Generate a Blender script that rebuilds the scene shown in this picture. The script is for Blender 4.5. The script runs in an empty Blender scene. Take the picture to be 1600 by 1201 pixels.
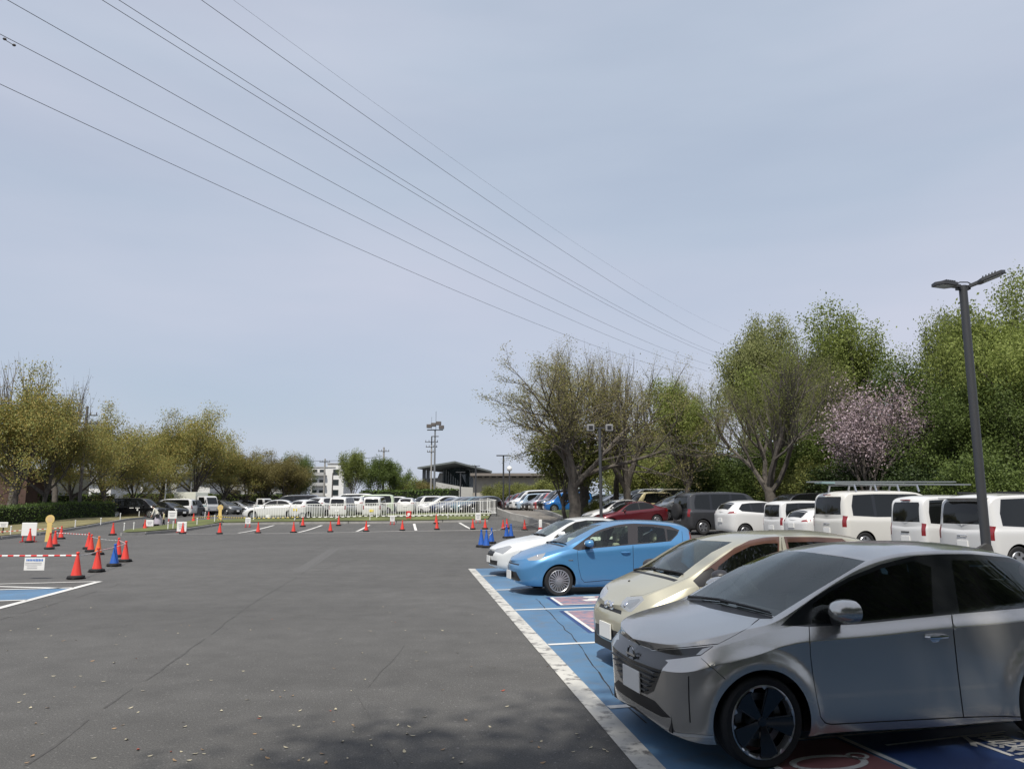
import bpy, bmesh, math, random
import numpy as np
from mathutils import Vector, Matrix
from mathutils.geometry import delaunay_2d_cdt

# ------------------------------------------------------------------ camera, sky, sun, exposure
SC = bpy.context.scene
COL = SC.collection
R = math.radians
FPX, CX, CY, EYE = 1209.0, 800.0, 600.0, 1.85
PITCH = math.atan(184.0 / FPX)
cam = bpy.data.cameras.new('camera'); cam_o = bpy.data.objects.new('camera', cam); COL.objects.link(cam_o)
cam.sensor_width = 36.0; cam.lens = FPX / 1600.0 * 36.0
cam.clip_start = 0.05; cam.clip_end = 3000.0
cam_o.location = (0, 0, EYE); cam_o.rotation_euler = (R(90) + PITCH, 0, 0)
SC.camera = cam_o

SUN_EL, SUN_AZ = R(57), R(192)          # azimuth clockwise from +Y: the sun stands behind the camera
to_sun = Vector((math.sin(SUN_AZ) * math.cos(SUN_EL), math.cos(SUN_AZ) * math.cos(SUN_EL), math.sin(SUN_EL)))
world = bpy.data.worlds.new("World"); SC.world = world; world.use_nodes = True
wn = world.node_tree; wn.nodes.clear()
w_out = wn.nodes.new('ShaderNodeOutputWorld'); w_bg = wn.nodes.new('ShaderNodeBackground')
w_sky = wn.nodes.new('ShaderNodeTexSky'); w_sky.sky_type = 'NISHITA'; w_sky.sun_disc = False
w_sky.sun_elevation = SUN_EL; w_sky.sun_rotation = SUN_AZ
w_sky.altitude = 20; w_sky.air_density = 1.0; w_sky.dust_density = 2.0; w_sky.ozone_density = 1.6
# a thin veil of high cloud: soft streaks of white-grey over the clear sky
w_tc = wn.nodes.new('ShaderNodeTexCoord'); w_map = wn.nodes.new('ShaderNodeMapping')
w_map.inputs['Rotation'].default_value = (0, R(6), R(25)); w_map.inputs['Scale'].default_value = (1.0, 0.55, 4.2)
w_noise = wn.nodes.new('ShaderNodeTexNoise'); w_noise.inputs['Scale'].default_value = 1.6
w_noise.inputs['Detail'].default_value = 5; w_noise.inputs['Roughness'].default_value = 0.5
w_ramp = wn.nodes.new('ShaderNodeMapRange'); w_ramp.inputs[1].default_value = 0.3; w_ramp.inputs[2].default_value = 0.75
w_ramp.inputs[3].default_value = 0.74; w_ramp.inputs[4].default_value = 0.98
w_mix = wn.nodes.new('ShaderNodeMix'); w_mix.data_type = 'RGBA'
w_n2 = wn.nodes.new('ShaderNodeTexNoise'); w_n2.inputs['Scale'].default_value = 0.9; w_n2.inputs['Detail'].default_value = 4
w_tone = wn.nodes.new('ShaderNodeValToRGB'); w_tone.color_ramp.elements[0].position = .36; w_tone.color_ramp.elements[1].position = .66
w_tone.color_ramp.elements[0].color = (4.35, 4.95, 5.95, 1); w_tone.color_ramp.elements[1].color = (5.35, 5.5, 6.45, 1)
L = wn.links.new
L(w_tc.outputs['Generated'], w_map.inputs[0]); L(w_map.outputs[0], w_noise.inputs['Vector'])
L(w_noise.outputs[0], w_ramp.inputs[0]); L(w_ramp.outputs[0], w_mix.inputs[0])
L(w_map.outputs[0], w_n2.inputs['Vector']); L(w_n2.outputs[0], w_tone.inputs[0]); L(w_tone.outputs[0], w_mix.inputs[7]); L(w_sky.outputs[0], w_mix.inputs[6]); L(w_mix.outputs[2], w_bg.inputs[0]); L(w_bg.outputs[0], w_out.inputs[0])
w_bg.inputs[1].default_value = 0.08
sun = bpy.data.lights.new('sun', 'SUN'); sun.energy = 3.2; sun.angle = R(1.5); sun.color = (1, .95, .87)
sun_o = bpy.data.objects.new('sun', sun); COL.objects.link(sun_o)
sun_o.rotation_euler = (-to_sun).to_track_quat('-Z', 'Y').to_euler()
SC.view_settings.view_transform = 'Standard'; SC.view_settings.look = 'None'
SC.view_settings.gamma = 1; SC.view_settings.use_curve_mapping = False
SC.view_settings.exposure = 0.6
SC.cycles.max_bounces = 6; SC.cycles.transparent_max_bounces = 12; SC.cycles.glossy_bounces = 3; SC.cycles.diffuse_bounces = 3
SC.cycles.sample_clamp_indirect = 4.0
# ------------------------------------------------------------------ helpers
rng = random.Random(7)
AX = R(14.4)                                   # the bays' direction against the picture plane
EV = Vector((math.cos(AX), math.sin(AX), 0)); NV = Vector((-math.sin(AX), math.cos(AX), 0))

def ss(a, b, x):
    t = np.clip((np.asarray(x, float) - a) / (b - a), 0, 1); return t * t * (3 - 2 * t)
def gz(x, y):
    """height of the ground: the near lot is flat, the far lots stand a little higher"""
    x = np.asarray(x, float); y = np.asarray(y, float)
    far = np.interp(x, [-60, -45, -25, -10, 0, 10], [.25, .4, .55, .75, 1.0, 1.15]) * ss(47, 64, y)
    zr = np.interp(y, [15, 25, 35, 46, 60, 80], [.05, .17, .33, .58, 1.08, 1.18])
    right = zr * ss(0, 4, x - (1.617 - .128 * y + 7.0))
    return np.maximum(far, right)
def gzf(x, y): return float(gz(x, y))
def ray(px, py):
    X = (px - CX) / FPX; U = (CY - py) / FPX; c, s = math.cos(PITCH), math.sin(PITCH)
    return Vector((X, c - U * s, s + U * c))
def at(px, py, Y):
    d = ray(px, py); return Vector((0, 0, EYE)) + d * (Y / d.y)
def G(px, py):
    """where the line of sight meets the ground"""
    d = ray(px, py); Y = 3.0
    while Y < 400:
        p = Vector((0, 0, EYE)) + d * (Y / d.y)
        if p.z <= gzf(p.x, p.y): break
        Y += .05 if Y < 30 else .15
    p.z = gzf(p.x, p.y); return p
def GY(px, Y):
    """ground point in image column px at forward distance Y"""
    z = 0.
    for _ in range(3):
        x = (px - CX) / FPX * (Y * math.cos(PITCH) + (z - EYE) * math.sin(PITCH)); z = gzf(x, Y)
    return Vector((x, Y, z))

MATS = {}
def new_mat(name):
    m = bpy.data.materials.new(name); m.use_nodes = True; MATS[name] = m
    return m, m.node_tree, m.node_tree.nodes['Principled BSDF']
def mat(name, col, rough=.6, metal=0., coat=0., var=0., vscale=8., bump=0., bscale=40., spec=.5, emit=None):
    if name in MATS: return MATS[name]
    m, nt, p = new_mat(name)
    p.inputs['Base Color'].default_value = (*col, 1); p.inputs['Roughness'].default_value = rough
    p.inputs['Metallic'].default_value = metal; p.inputs['Coat Weight'].default_value = coat
    p.inputs['Coat Roughness'].default_value = .04; p.inputs['Specular IOR Level'].default_value = spec
    if var or bump:
        tc = nt.nodes.new('ShaderNodeTexCoord')
    if var:
        nz = nt.nodes.new('ShaderNodeTexNoise'); nz.inputs['Scale'].default_value = vscale; nz.inputs['Detail'].default_value = 5
        nt.links.new(tc.outputs['Object'], nz.inputs['Vector'])
        mr = nt.nodes.new('ShaderNodeMapRange'); mr.inputs[1].default_value = .25; mr.inputs[2].default_value = .75
        mr.inputs[3].default_value = 1 - var; mr.inputs[4].default_value = 1 + var
        nt.links.new(nz.outputs[0], mr.inputs[0])
        hs = nt.nodes.new('ShaderNodeHueSaturation'); hs.inputs['Color'].default_value = (*col, 1)
        nt.links.new(mr.outputs[0], hs.inputs['Value']); nt.links.new(hs.outputs[0], p.inputs['Base Color'])
    if bump:
        n2 = nt.nodes.new('ShaderNodeTexNoise'); n2.inputs['Scale'].default_value = bscale; n2.inputs['Detail'].default_value = 4
        nt.links.new(tc.outputs['Object'], n2.inputs['Vector'])
        b = nt.nodes.new('ShaderNodeBump'); b.inputs['Strength'].default_value = bump; b.inputs['Distance'].default_value = .02
        nt.links.new(n2.outputs[0], b.inputs['Height']); nt.links.new(b.outputs[0], p.inputs['Normal'])
    if emit:
        p.inputs['Emission Color'].default_value = (*col, 1); p.inputs['Emission Strength'].default_value = emit
    return m
def paint(name, col, metal=.0, rough=.35):
    """car paint under clear coat; the inside of the shell is dark trim"""
    if name in MATS: return MATS[name]
    m, nt, p = new_mat(name)
    p.inputs['Base Color'].default_value = (*col, 1); p.inputs['Metallic'].default_value = metal
    p.inputs['Roughness'].default_value = rough; p.inputs['Coat Weight'].default_value = .9; p.inputs['Coat Roughness'].default_value = .03
    d = nt.nodes.new('ShaderNodeBsdfDiffuse'); d.inputs[0].default_value = (.10, .10, .10, 1)
    g = nt.nodes.new('ShaderNodeNewGeometry'); mx = nt.nodes.new('ShaderNodeMixShader')
    nt.links.new(g.outputs['Backfacing'], mx.inputs[0]); nt.links.new(p.outputs[0], mx.inputs[1]); nt.links.new(d.outputs[0], mx.inputs[2])
    nt.links.new(mx.outputs[0], nt.nodes['Material Output'].inputs[0])
    # faint grime so that panels are not perfectly even
    nz = nt.nodes.new('ShaderNodeTexNoise'); nz.inputs['Scale'].default_value = 3.5; nz.inputs['Detail'].default_value = 6
    tc = nt.nodes.new('ShaderNodeTexCoord'); nt.links.new(tc.outputs['Object'], nz.inputs['Vector'])
    mr = nt.nodes.new('ShaderNodeMapRange'); mr.inputs[1].default_value = .3; mr.inputs[2].default_value = .75
    mr.inputs[3].default_value = .02; mr.inputs[4].default_value = .09
    nt.links.new(nz.outputs[0], mr.inputs[0]); nt.links.new(mr.outputs[0], p.inputs['Coat Roughness'])
    return m
def glass(name, tint, clear, ior=1.6):
    """car window: clear share lets light through, the rest is dark; glossy by angle"""
    if name in MATS: return MATS[name]
    m, nt, p = new_mat(name)
    p.inputs['Base Color'].default_value = (.008, .009, .009, 1); p.inputs['Roughness'].default_value = .03
    if clear > 0:
        t = nt.nodes.new('ShaderNodeBsdfTransparent'); t.inputs[0].default_value = (*tint, 1)
        d = nt.nodes.new('ShaderNodeBsdfDiffuse'); d.inputs[0].default_value = (.01, .011, .011, 1)
        mx = nt.nodes.new('ShaderNodeMixShader'); mx.inputs[0].default_value = clear
        nt.links.new(d.outputs[0], mx.inputs[1]); nt.links.new(t.outputs[0], mx.inputs[2])
        gl = nt.nodes.new('ShaderNodeBsdfGlossy'); gl.inputs['Roughness'].default_value = .015; gl.inputs[0].default_value = (.95, 1, .98, 1)
        fr = nt.nodes.new('ShaderNodeFresnel'); fr.inputs[0].default_value = ior
        m2 = nt.nodes.new('ShaderNodeMixShader'); nt.links.new(fr.outputs[0], m2.inputs[0]); nt.links.new(mx.outputs[0], m2.inputs[1]); nt.links.new(gl.outputs[0], m2.inputs[2])
        nt.links.new(m2.outputs[0], nt.nodes['Material Output'].inputs[0])
    return m

BLACK = mat('black_trim', (.012, .012, .013), .45)
GLOSSBLACK = mat('gloss_black', (.008, .008, .009), .08, coat=.5)
SEAM = mat('panel_gap', (.006, .006, .006), .9)
RUBBER = mat('rubber', (.014, .014, .015), .8, bump=.2, bscale=60)
CHROME = mat('chrome', (.75, .76, .78), .15, 1.)
ALLOY = mat('alloy', (.5, .51, .53), .32, .9)
LAMPC = mat('lamp_clear', (.42, .43, .43), .14, .5, coat=1.)
LAMPR = mat('lamp_red', (.20, .008, .01), .15, coat=1.)
LAMPO = mat('lamp_orange', (.7, .2, .02), .2, coat=1.)
DGLASS = glass('dark_window', (0, 0, 0), 0)
PLATE = mat('plate_white', (.72, .72, .7), .5)
PLATEY = mat('plate_yellow', (.75, .58, .03), .5)
GREYM = mat('grey_metal', (.11, .115, .12), .45, .4)
CLOTH = mat('seat_cloth', (.035, .035, .038), .9)

def link(o, parent=None):
    COL.objects.link(o)
    if parent: o.parent = parent
    return o
def tag(o, label=None, cat=None, group=None, kind=None):
    if label: o['label'] = label
    if cat: o['category'] = cat
    if group: o['group'] = group
    if kind: o['kind'] = kind
    return o
def empty(name, loc, rz=0., parent=None):
    o = bpy.data.objects.new(name, None); o.location = loc; o.rotation_euler = (0, 0, rz); o.empty_display_size = .3
    return link(o, parent)
def mesh_obj(name, V, F, mats, parent=None, mi=None, smooth=False, normals=None, loc=None):
    me = bpy.data.meshes.new(name); me.from_pydata([tuple(v) for v in V], [], [tuple(int(i) for i in f) for f in F])
    for m in (mats if isinstance(mats, (list, tuple)) else [mats]): me.materials.append(m)
    if mi is not None: me.polygons.foreach_set('material_index', list(mi))
    if smooth or normals is not None: me.polygons.foreach_set('use_smooth', [True] * len(me.polygons))
    me.update()
    if normals is not None: me.normals_split_custom_set_from_vertices([tuple(q) for q in normals])
    o = bpy.data.objects.new(name, me)
    if loc is not None: o.location = loc
    return link(o, parent)

class MB:
    """collects simple shapes into one mesh"""
    def __init__(s): s.V = []; s.F = []; s.M = []; s.S = []
    def add(s, V, F, m=0, sm=False):
        b = len(s.V); s.V += [tuple(v) for v in V]
        for f in F: s.F.append(tuple(i + b for i in f)); s.M.append(m); s.S.append(sm)
    def box(s, c, d, m=0, rz=0., bev=0.):
        x, y, z = d[0] / 2, d[1] / 2, d[2] / 2
        if bev:
            b = bev; P = []
            for sx in (-1, 1):
                for sy in (-1, 1):
                    for sz in (-1, 1):
                        P += [(sx * (x - b), sy * (y - b), sz * z), (sx * (x - b), sy * y, sz * (z - b)), (sx * x, sy * (y - b), sz * (z - b))]
            bm = bmesh.new()
            for p in P: bm.verts.new(p)
            bmesh.ops.convex_hull(bm, input=bm.verts)
            bm.verts.index_update(); V = [v.co.copy() for v in bm.verts]; F = [[v.index for v in f.verts] for f in bm.faces]; bm.free()
        else:
            V = [Vector((a * x, b * y, cc * z)) for a in (-1, 1) for b in (-1, 1) for cc in (-1, 1)]
            F = [(0, 1, 3, 2), (4, 6, 7, 5), (0, 4, 5, 1), (2, 3, 7, 6), (0, 2, 6, 4), (1, 5, 7, 3)]
        ca, sa = math.cos(rz), math.sin(rz)
        s.add([(c[0] + v[0] * ca - v[1] * sa, c[1] + v[0] * sa + v[1] * ca, c[2] + v[2]) for v in V], F, m)
        return s
    def beam(s, a, b, w, h, m=0):
        a, b = Vector(a), Vector(b); d = (b - a).normalized()
        q = Vector((0, 0, 1)) if abs(d.z) < .95 else Vector((0, 1, 0))
        r = d.cross(q).normalized(); u = r.cross(d)
        V = [p + r * (i * w / 2) + u * (j * h / 2) for p in (a, b) for i, j in ((-1, -1), (1, -1), (1, 1), (-1, 1))]
        s.add(V, [(3, 2, 1, 0), (4, 5, 6, 7), (0, 1, 5, 4), (1, 2, 6, 5), (2, 3, 7, 6), (3, 0, 4, 7)], m); return s
    def tube(s, pts, rad, n=8, m=0, cap=True):
        pts = [Vector(p) for p in pts]; rad = rad if isinstance(rad, (list, tuple)) else [rad] * len(pts)
        V = []; ref = None
        for i, p in enumerate(pts):
            d = (pts[min(i + 1, len(pts) - 1)] - pts[max(i - 1, 0)]).normalized()
            if ref is None: ref = d.orthogonal().normalized()
            ref = (ref - d * ref.dot(d)).normalized(); w = d.cross(ref)
            for k in range(n):
                a = 2 * math.pi * k / n; V.append(p + (ref * math.cos(a) + w * math.sin(a)) * rad[i])
        F = []
        for i in range(len(pts) - 1):
            for k in range(n):
                a = i * n + k; b = i * n + (k + 1) % n; F.append((a, b, b + n, a + n))
        if cap: F.append(tuple(range(n - 1, -1, -1))); F.append(tuple(range(len(V) - n, len(V))))
        s.add(V, F, m, True); return s
    def lathe(s, prof, n=24, m=0, axis='z', c=(0, 0, 0)):
        V = []
        for r, h in prof:
            for k in range(n):
                a = 2 * math.pi * k / n; p = (r * math.cos(a), r * math.sin(a), h)
                if axis == 'y': p = (p[0], h, p[1])
                elif axis == 'x': p = (h, p[0], p[1])
                V.append((p[0] + c[0], p[1] + c[1], p[2] + c[2]))
        F = []
        for i in range(len(prof) - 1):
            for k in range(n):
                a = i * n + k; b = i * n + (k + 1) % n
                F.append((a, b, b + n, a + n) if axis != 'y' else (a, a + n, b + n, b))
        s.add(V, F, m, True); return s
    def prism(s, poly, d, m=0, f=None):
        """polygon (list of 2D points) extruded by d; f maps (a, b, h) to 3D"""
        f = f or (lambda a, b, h: (a, b, h)); n = len(poly)
        V = [f(a, b, 0) for a, b in poly] + [f(a, b, d) for a, b in poly]
        s.add(V, [tuple(range(n - 1, -1, -1)), tuple(range(n, 2 * n))] + [(i, (i + 1) % n, n + (i + 1) % n, n + i) for i in range(n)], m); return s
    def sphere(s, c, r, n=12, m=0, sc=(1, 1, 1)):
        V = []; k = n // 2
        for i in range(k + 1):
            t = math.pi * i / k
            for j in range(n):
                a = 2 * math.pi * j / n
                V.append((c[0] + r * sc[0] * math.sin(t) * math.cos(a), c[1] + r * sc[1] * math.sin(t) * math.sin(a), c[2] + r * sc[2] * math.cos(t)))
        F = [(i * n + j, (i + 1) * n + j, (i + 1) * n + (j + 1) % n, i * n + (j + 1) % n) for i in range(k) for j in range(n)]
        s.add(V, F, m, True); return s
    def build(s, name, mats, parent=None, loc=None, rz=0.):
        me = bpy.data.meshes.new(name); me.from_pydata(s.V, [], s.F)
        for q in (mats if isinstance(mats, (list, tuple)) else [mats]): me.materials.append(q)
        me.polygons.foreach_set('material_index', s.M); me.polygons.foreach_set('use_smooth', s.S); me.update()
        if any(s.S) and hasattr(me, 'set_sharp_from_angle'): me.set_sharp_from_angle(angle=R(40))
        o = bpy.data.objects.new(name, me)
        if loc is not None: o.location = loc
        o.rotation_euler = (0, 0, rz)
        return link(o, parent)

def copy_tree(o, parent=None, paints=None):
    c = o.copy(); COL.objects.link(c)
    if parent: c.parent = parent
    for ch in list(o.children): copy_tree(ch, c, paints)
    if paints and c.type == 'MESH':
        for sl in c.material_slots:
            if sl.material and sl.material.name in paints:
                q = paints[sl.material.name]; sl.link = 'OBJECT'; sl.material = q
    return c
# ------------------------------------------------------------------ car bodies: a spline shell, cut into panels, glass and lamps
def qbasis(n, t):
    """clamped uniform quadratic B-spline basis, t in [0, n-2]"""
    K = np.concatenate([[0, 0], np.arange(0, n - 1), [n - 2, n - 2]]).astype(float)
    t = np.clip(np.asarray(t, float), 0, n - 2 - 1e-9)
    B = np.zeros((len(t), n + 2)); j = np.floor(t).astype(int) + 2
    B[np.arange(len(t)), j] = 1
    for p in (1, 2):
        N = np.zeros_like(B)
        for i in range(n + 2 - p):
            d1 = K[i + p] - K[i]; d2 = K[i + p + 1] - K[i + 1] if i + p + 1 < len(K) else 0
            if d1 > 0: N[:, i] += (t - K[i]) / d1 * B[:, i]
            if d2 > 0: N[:, i] += (K[i + p + 1] - t) / d2 * B[:, i + 1]
        B = N
    return B[:, :n]

ROWS = dict(d0=.06, z1=.06, d1=.02, f2=.42, d2=.005, z3=.16, d3=.0, z4=.07, d4=.004, d5=.05)
def net_from(st, rows=None):
    """st: per station xs, ys, bot, belt, xr, yr, zr, xt, zt  (plan outline, heights, roof rail, centre line)"""
    r = dict(ROWS); r.update(rows or {})
    st = np.array(st, float); n = len(st); P = st[:, :2]
    T = np.gradient(P, axis=0); T /= np.linalg.norm(T, axis=1)[:, None] + 1e-9
    Nn = np.stack([-T[:, 1], T[:, 0]], 1)       # outward
    Nn[0] = (-1, 0); Nn[-1] = (1, 0)
    net = np.zeros((n, 12, 3))
    for i, (xs, ys, bot, belt, xr, yr, zr, xt, zt) in enumerate(st):
        h = belt - bot
        zz = [bot, bot + r['z1'], bot + r['f2'] * h, belt - r['z3'], belt - r['z4'], belt]
        dd = [r['d0'], r['d1'], r['d2'], r['d3'], r['d4'], r['d5']]
        for k in range(6):
            q = P[i] - Nn[i] * dd[k]; net[i, k] = (q[0], max(q[1], 0) if 0 < i < n - 1 else 0, zz[k])
        b = net[i, 5]; rail = np.array((xr, yr, zr)); top = np.array((xt, 0, zt))
        net[i, 6] = b + (rail - b) * .13; net[i, 7] = b + (rail - b) * .87; net[i, 8] = rail
        mid = np.array(((xr * .4 + xt * .6), yr * .52, zr + (zt - zr) * .78))
        net[i, 9] = rail + (mid - rail) * .2; net[i, 10] = mid; net[i, 11] = top
    return net

class Shell:
    def __init__(s, net, flares=()):
        s.net = net; s.n, s.m = net.shape[:2]; s.flares = flares
        s.su = np.linalg.norm(np.diff(net[:, 3], axis=0), axis=1).sum() / (s.n - 2)
        s.sv = np.linalg.norm(np.diff(net[s.n // 2], axis=0), axis=1).sum() / (s.m - 2)
        s.gu = np.linspace(0, s.n - 2, 320); s.gv = np.linspace(0, s.m - 2, 150)
        U, V = np.meshgrid(s.gu, s.gv, indexing='ij'); s.GU = U.ravel(); s.GV = V.ravel()
        s.GP = s.ev(s.GU, s.GV)
    def ev(s, u, v):
        Bu = qbasis(s.n, u); Bv = qbasis(s.m, v)
        P = np.einsum('ki,kj,ijc->kc', Bu, Bv, s.net, optimize=True)
        for (xc, zc, R0, w, amp) in s.flares:
            d = np.hypot(P[:, 0] - xc, P[:, 2] - zc)
            P[:, 1] += np.where(P[:, 1] > .3, amp * (.5 + .5 * np.cos(math.pi * np.clip((d - R0) / w, 0, 1))), 0)
        return P
    def normals(s, u, v):
        e = 2e-3
        a = s.ev(np.clip(u - e, 0, s.n - 2), v); b = s.ev(np.clip(u + e, 0, s.n - 2), v)
        c = s.ev(u, np.clip(v - e, 0, s.m - 2)); d = s.ev(u, np.clip(v + e, 0, s.m - 2))
        N = np.cross(b - a, d - c); N = -N if True else N
        l = np.linalg.norm(N, axis=1); N[l < 1e-12] = (0, 0, 1); l[l < 1e-12] = 1
        return N / l[:, None]
    def t_u(s, i): return np.interp(i, [0, 1, s.n - 2, s.n - 1], [0, .5, s.n - 2.5, s.n - 2])
    def t_v(s, j): return np.interp(j, [0, 1, s.m - 2, s.m - 1], [0, .5, s.m - 2.5, s.m - 2])
    def inv(s, pts, axes, mask):
        pts = np.asarray(pts, float); idx = np.where(mask)[0]; A = s.GP[idx][:, axes]
        out = []
        for p in pts:
            k = idx[np.argmin(((A - p) ** 2).sum(1))]; out.append((s.GU[k], s.GV[k]))
        q = np.array(out)
        for _ in range(4):
            e = 1e-3; P0 = s.ev(q[:, 0], q[:, 1])[:, axes]
            Ju = (s.ev(q[:, 0] + e, q[:, 1])[:, axes] - P0) / e; Jv = (s.ev(q[:, 0], q[:, 1] + e)[:, axes] - P0) / e
            r = pts - P0; det = Ju[:, 0] * Jv[:, 1] - Ju[:, 1] * Jv[:, 0]
            ok = np.abs(det) > 1e-5; det[~ok] = 1
            du = np.where(ok, (r[:, 0] * Jv[:, 1] - r[:, 1] * Jv[:, 0]) / det, 0); dv = np.where(ok, (Ju[:, 0] * r[:, 1] - Ju[:, 1] * r[:, 0]) / det, 0)
            q[:, 0] = np.clip(q[:, 0] + np.clip(du, -.15, .15), 0, s.n - 2); q[:, 1] = np.clip(q[:, 1] + np.clip(dv, -.15, .15), 0, s.m - 2)
        return q
    def poly(s, mode, pts, step=.04):
        """polygon to surface coordinates. modes: side (x, z), front / rear (y, z), top (x, y), net (station, row), uv"""
        if mode == 'uv': return np.array(pts, float)
        if mode == 'net':
            P = np.array(pts, float); out = []
            for i in range(len(P)):
                a, b = P[i], P[(i + 1) % len(P)]; k = max(1, int(np.abs(b - a).max() / .25))
                out += [a + (b - a) * j / k for j in range(k)]
            P = np.array(out); return np.stack([s.t_u(P[:, 0]), s.t_v(P[:, 1])], 1)
        if mode == 'circ':
            xc, zc, r = pts; a = np.linspace(0, 2 * math.pi, 56, endpoint=False)
            P = np.stack([xc + r * np.cos(a), zc + r * np.sin(a)], 1)
        else:
            P = np.array(pts, float); out = []
            for i in range(len(P)):
                a, b = P[i], P[(i + 1) % len(P)]; k = max(1, int(np.linalg.norm(b - a) / step))
                out += [a + (b - a) * j / k for j in range(k)]
            P = np.array(out)
        if mode in ('side', 'circ'): return s.inv(P, [0, 2], s.GV <= s.t_v(8.1))
        if mode == 'front': return s.inv(P, [1, 2], (s.GU <= s.t_u(3.2)) & (s.GV <= s.t_v(9)))
        if mode == 'rear': return s.inv(P, [1, 2], (s.GU >= s.t_u(s.n - 4.2)))
        if mode == 'top': return s.inv(P, [0, 1], s.GV >= s.t_v(5.0))
    def band(s, mode, pts, w):
        """thin strip along an open polyline"""
        k = np.array((s.su, s.sv)) if mode == 'uv' else np.ones(2)
        P = np.array(pts, float) * k; T = np.gradient(P, axis=0); T /= np.linalg.norm(T, axis=1)[:, None] + 1e-9
        N = np.stack([-T[:, 1], T[:, 0]], 1) * w / 2
        return s.poly(mode, np.concatenate([P + N, (P - N)[::-1]]) / k)
    def cut(s, regions, du, dv):
        """regions: list of uv polygons, first one that holds a face wins; returns verts, normals, faces, region per face"""
        nu = int((s.n - 2) * s.su / du) + 1; nv = int((s.m - 2) * s.sv / dv) + 1
        U, V = np.meshgrid(np.linspace(0, s.n - 2, nu), np.linspace(0, s.m - 2, nv), indexing='ij')
        # jitter-free grid; keep boundary points
        pts = np.stack([U.ravel(), V.ravel()], 1) * (s.su, s.sv)
        edge = (np.arange(len(pts)) < 0)
        g = pts.reshape(nu, nv, 2); e0 = []
        ids = np.arange(nu * nv).reshape(nu, nv)
        for line in (ids[0], ids[-1], ids[:, 0], ids[:, -1]): e0 += list(zip(line[:-1], line[1:]))
        keep = np.ones(len(pts), bool); inner = np.zeros((nu, nv), bool); inner[1:-1, 1:-1] = True; inner = inner.ravel()
        polys = [p * (s.su, s.sv) for p in regions]
        for p in polys:                          # drop grid points that crowd an outline
            q = np.concatenate([p, (p + np.roll(p, -1, 0)) / 2])
            for k in range(0, len(q), 64):
                d = ((pts[:, None, :] - q[None, k:k + 64]) ** 2).sum(2).min(1); keep &= ~((d < (.3 * min(du, dv)) ** 2) & inner)
        remap = -np.ones(len(pts), int); remap[keep] = np.arange(keep.sum())
        verts = [Vector(p) for p in pts[keep]]; edges = [(int(remap[a]), int(remap[b])) for a, b in e0]
        for p in polys:
            b = len(verts); verts += [Vector(q) for q in p]; k = len(p); edges += [(b + i, b + (i + 1) % k) for i in range(k)]
        ov, oe, of, *_ = delaunay_2d_cdt(verts, edges, [], 0, 1e-5)
        ov = np.array([tuple(v) for v in ov]) / (s.su, s.sv); of = np.array([f for f in of if len(f) == 3])
        u = np.clip(ov[:, 0], 0, s.n - 2); v = np.clip(ov[:, 1], 0, s.m - 2)
        P = s.ev(u, v); N = s.normals(u, v)
        z = np.abs(P[:, 1]) < 1e-5; N[z, 1] = 0; N /= np.linalg.norm(N, axis=1)[:, None] + 1e-9
        C = ov[of].mean(1); reg = np.full(len(of), -1)
        for k, p in enumerate(regions):
            x, y = C[:, 0], C[:, 1]; ins = np.zeros(len(C), bool); j = len(p) - 1
            for i in range(len(p)):
                c1 = (p[i, 1] > y) != (p[j, 1] > y)
                with np.errstate(divide='ignore', invalid='ignore'):
                    xi = (p[j, 0] - p[i, 0]) * (y - p[i, 1]) / (p[j, 1] - p[i, 1]) + p[i, 0]
                ins ^= c1 & (x < xi); j = i
            reg[(reg < 0) & ins] = k
        # orientation: make the winding agree with the outward normals
        fn = np.cross(P[of[:, 1]] - P[of[:, 0]], P[of[:, 2]] - P[of[:, 0]]); dead = np.linalg.norm(fn, axis=1) < 1e-9
        flip = (fn * N[of].mean(1)).sum(1) < 0; of[flip] = of[flip][:, ::-1]
        of, reg = of[~dead], reg[~dead]
        return P, N, of, reg

def outward(shell):
    """sign that makes shell normals point outwards"""
    u = np.array([(shell.n - 2) / 2.]); v = np.array([shell.t_v(3.)]); return 1. if shell.normals(u, v)[0, 1] > 0 else -1.

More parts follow.
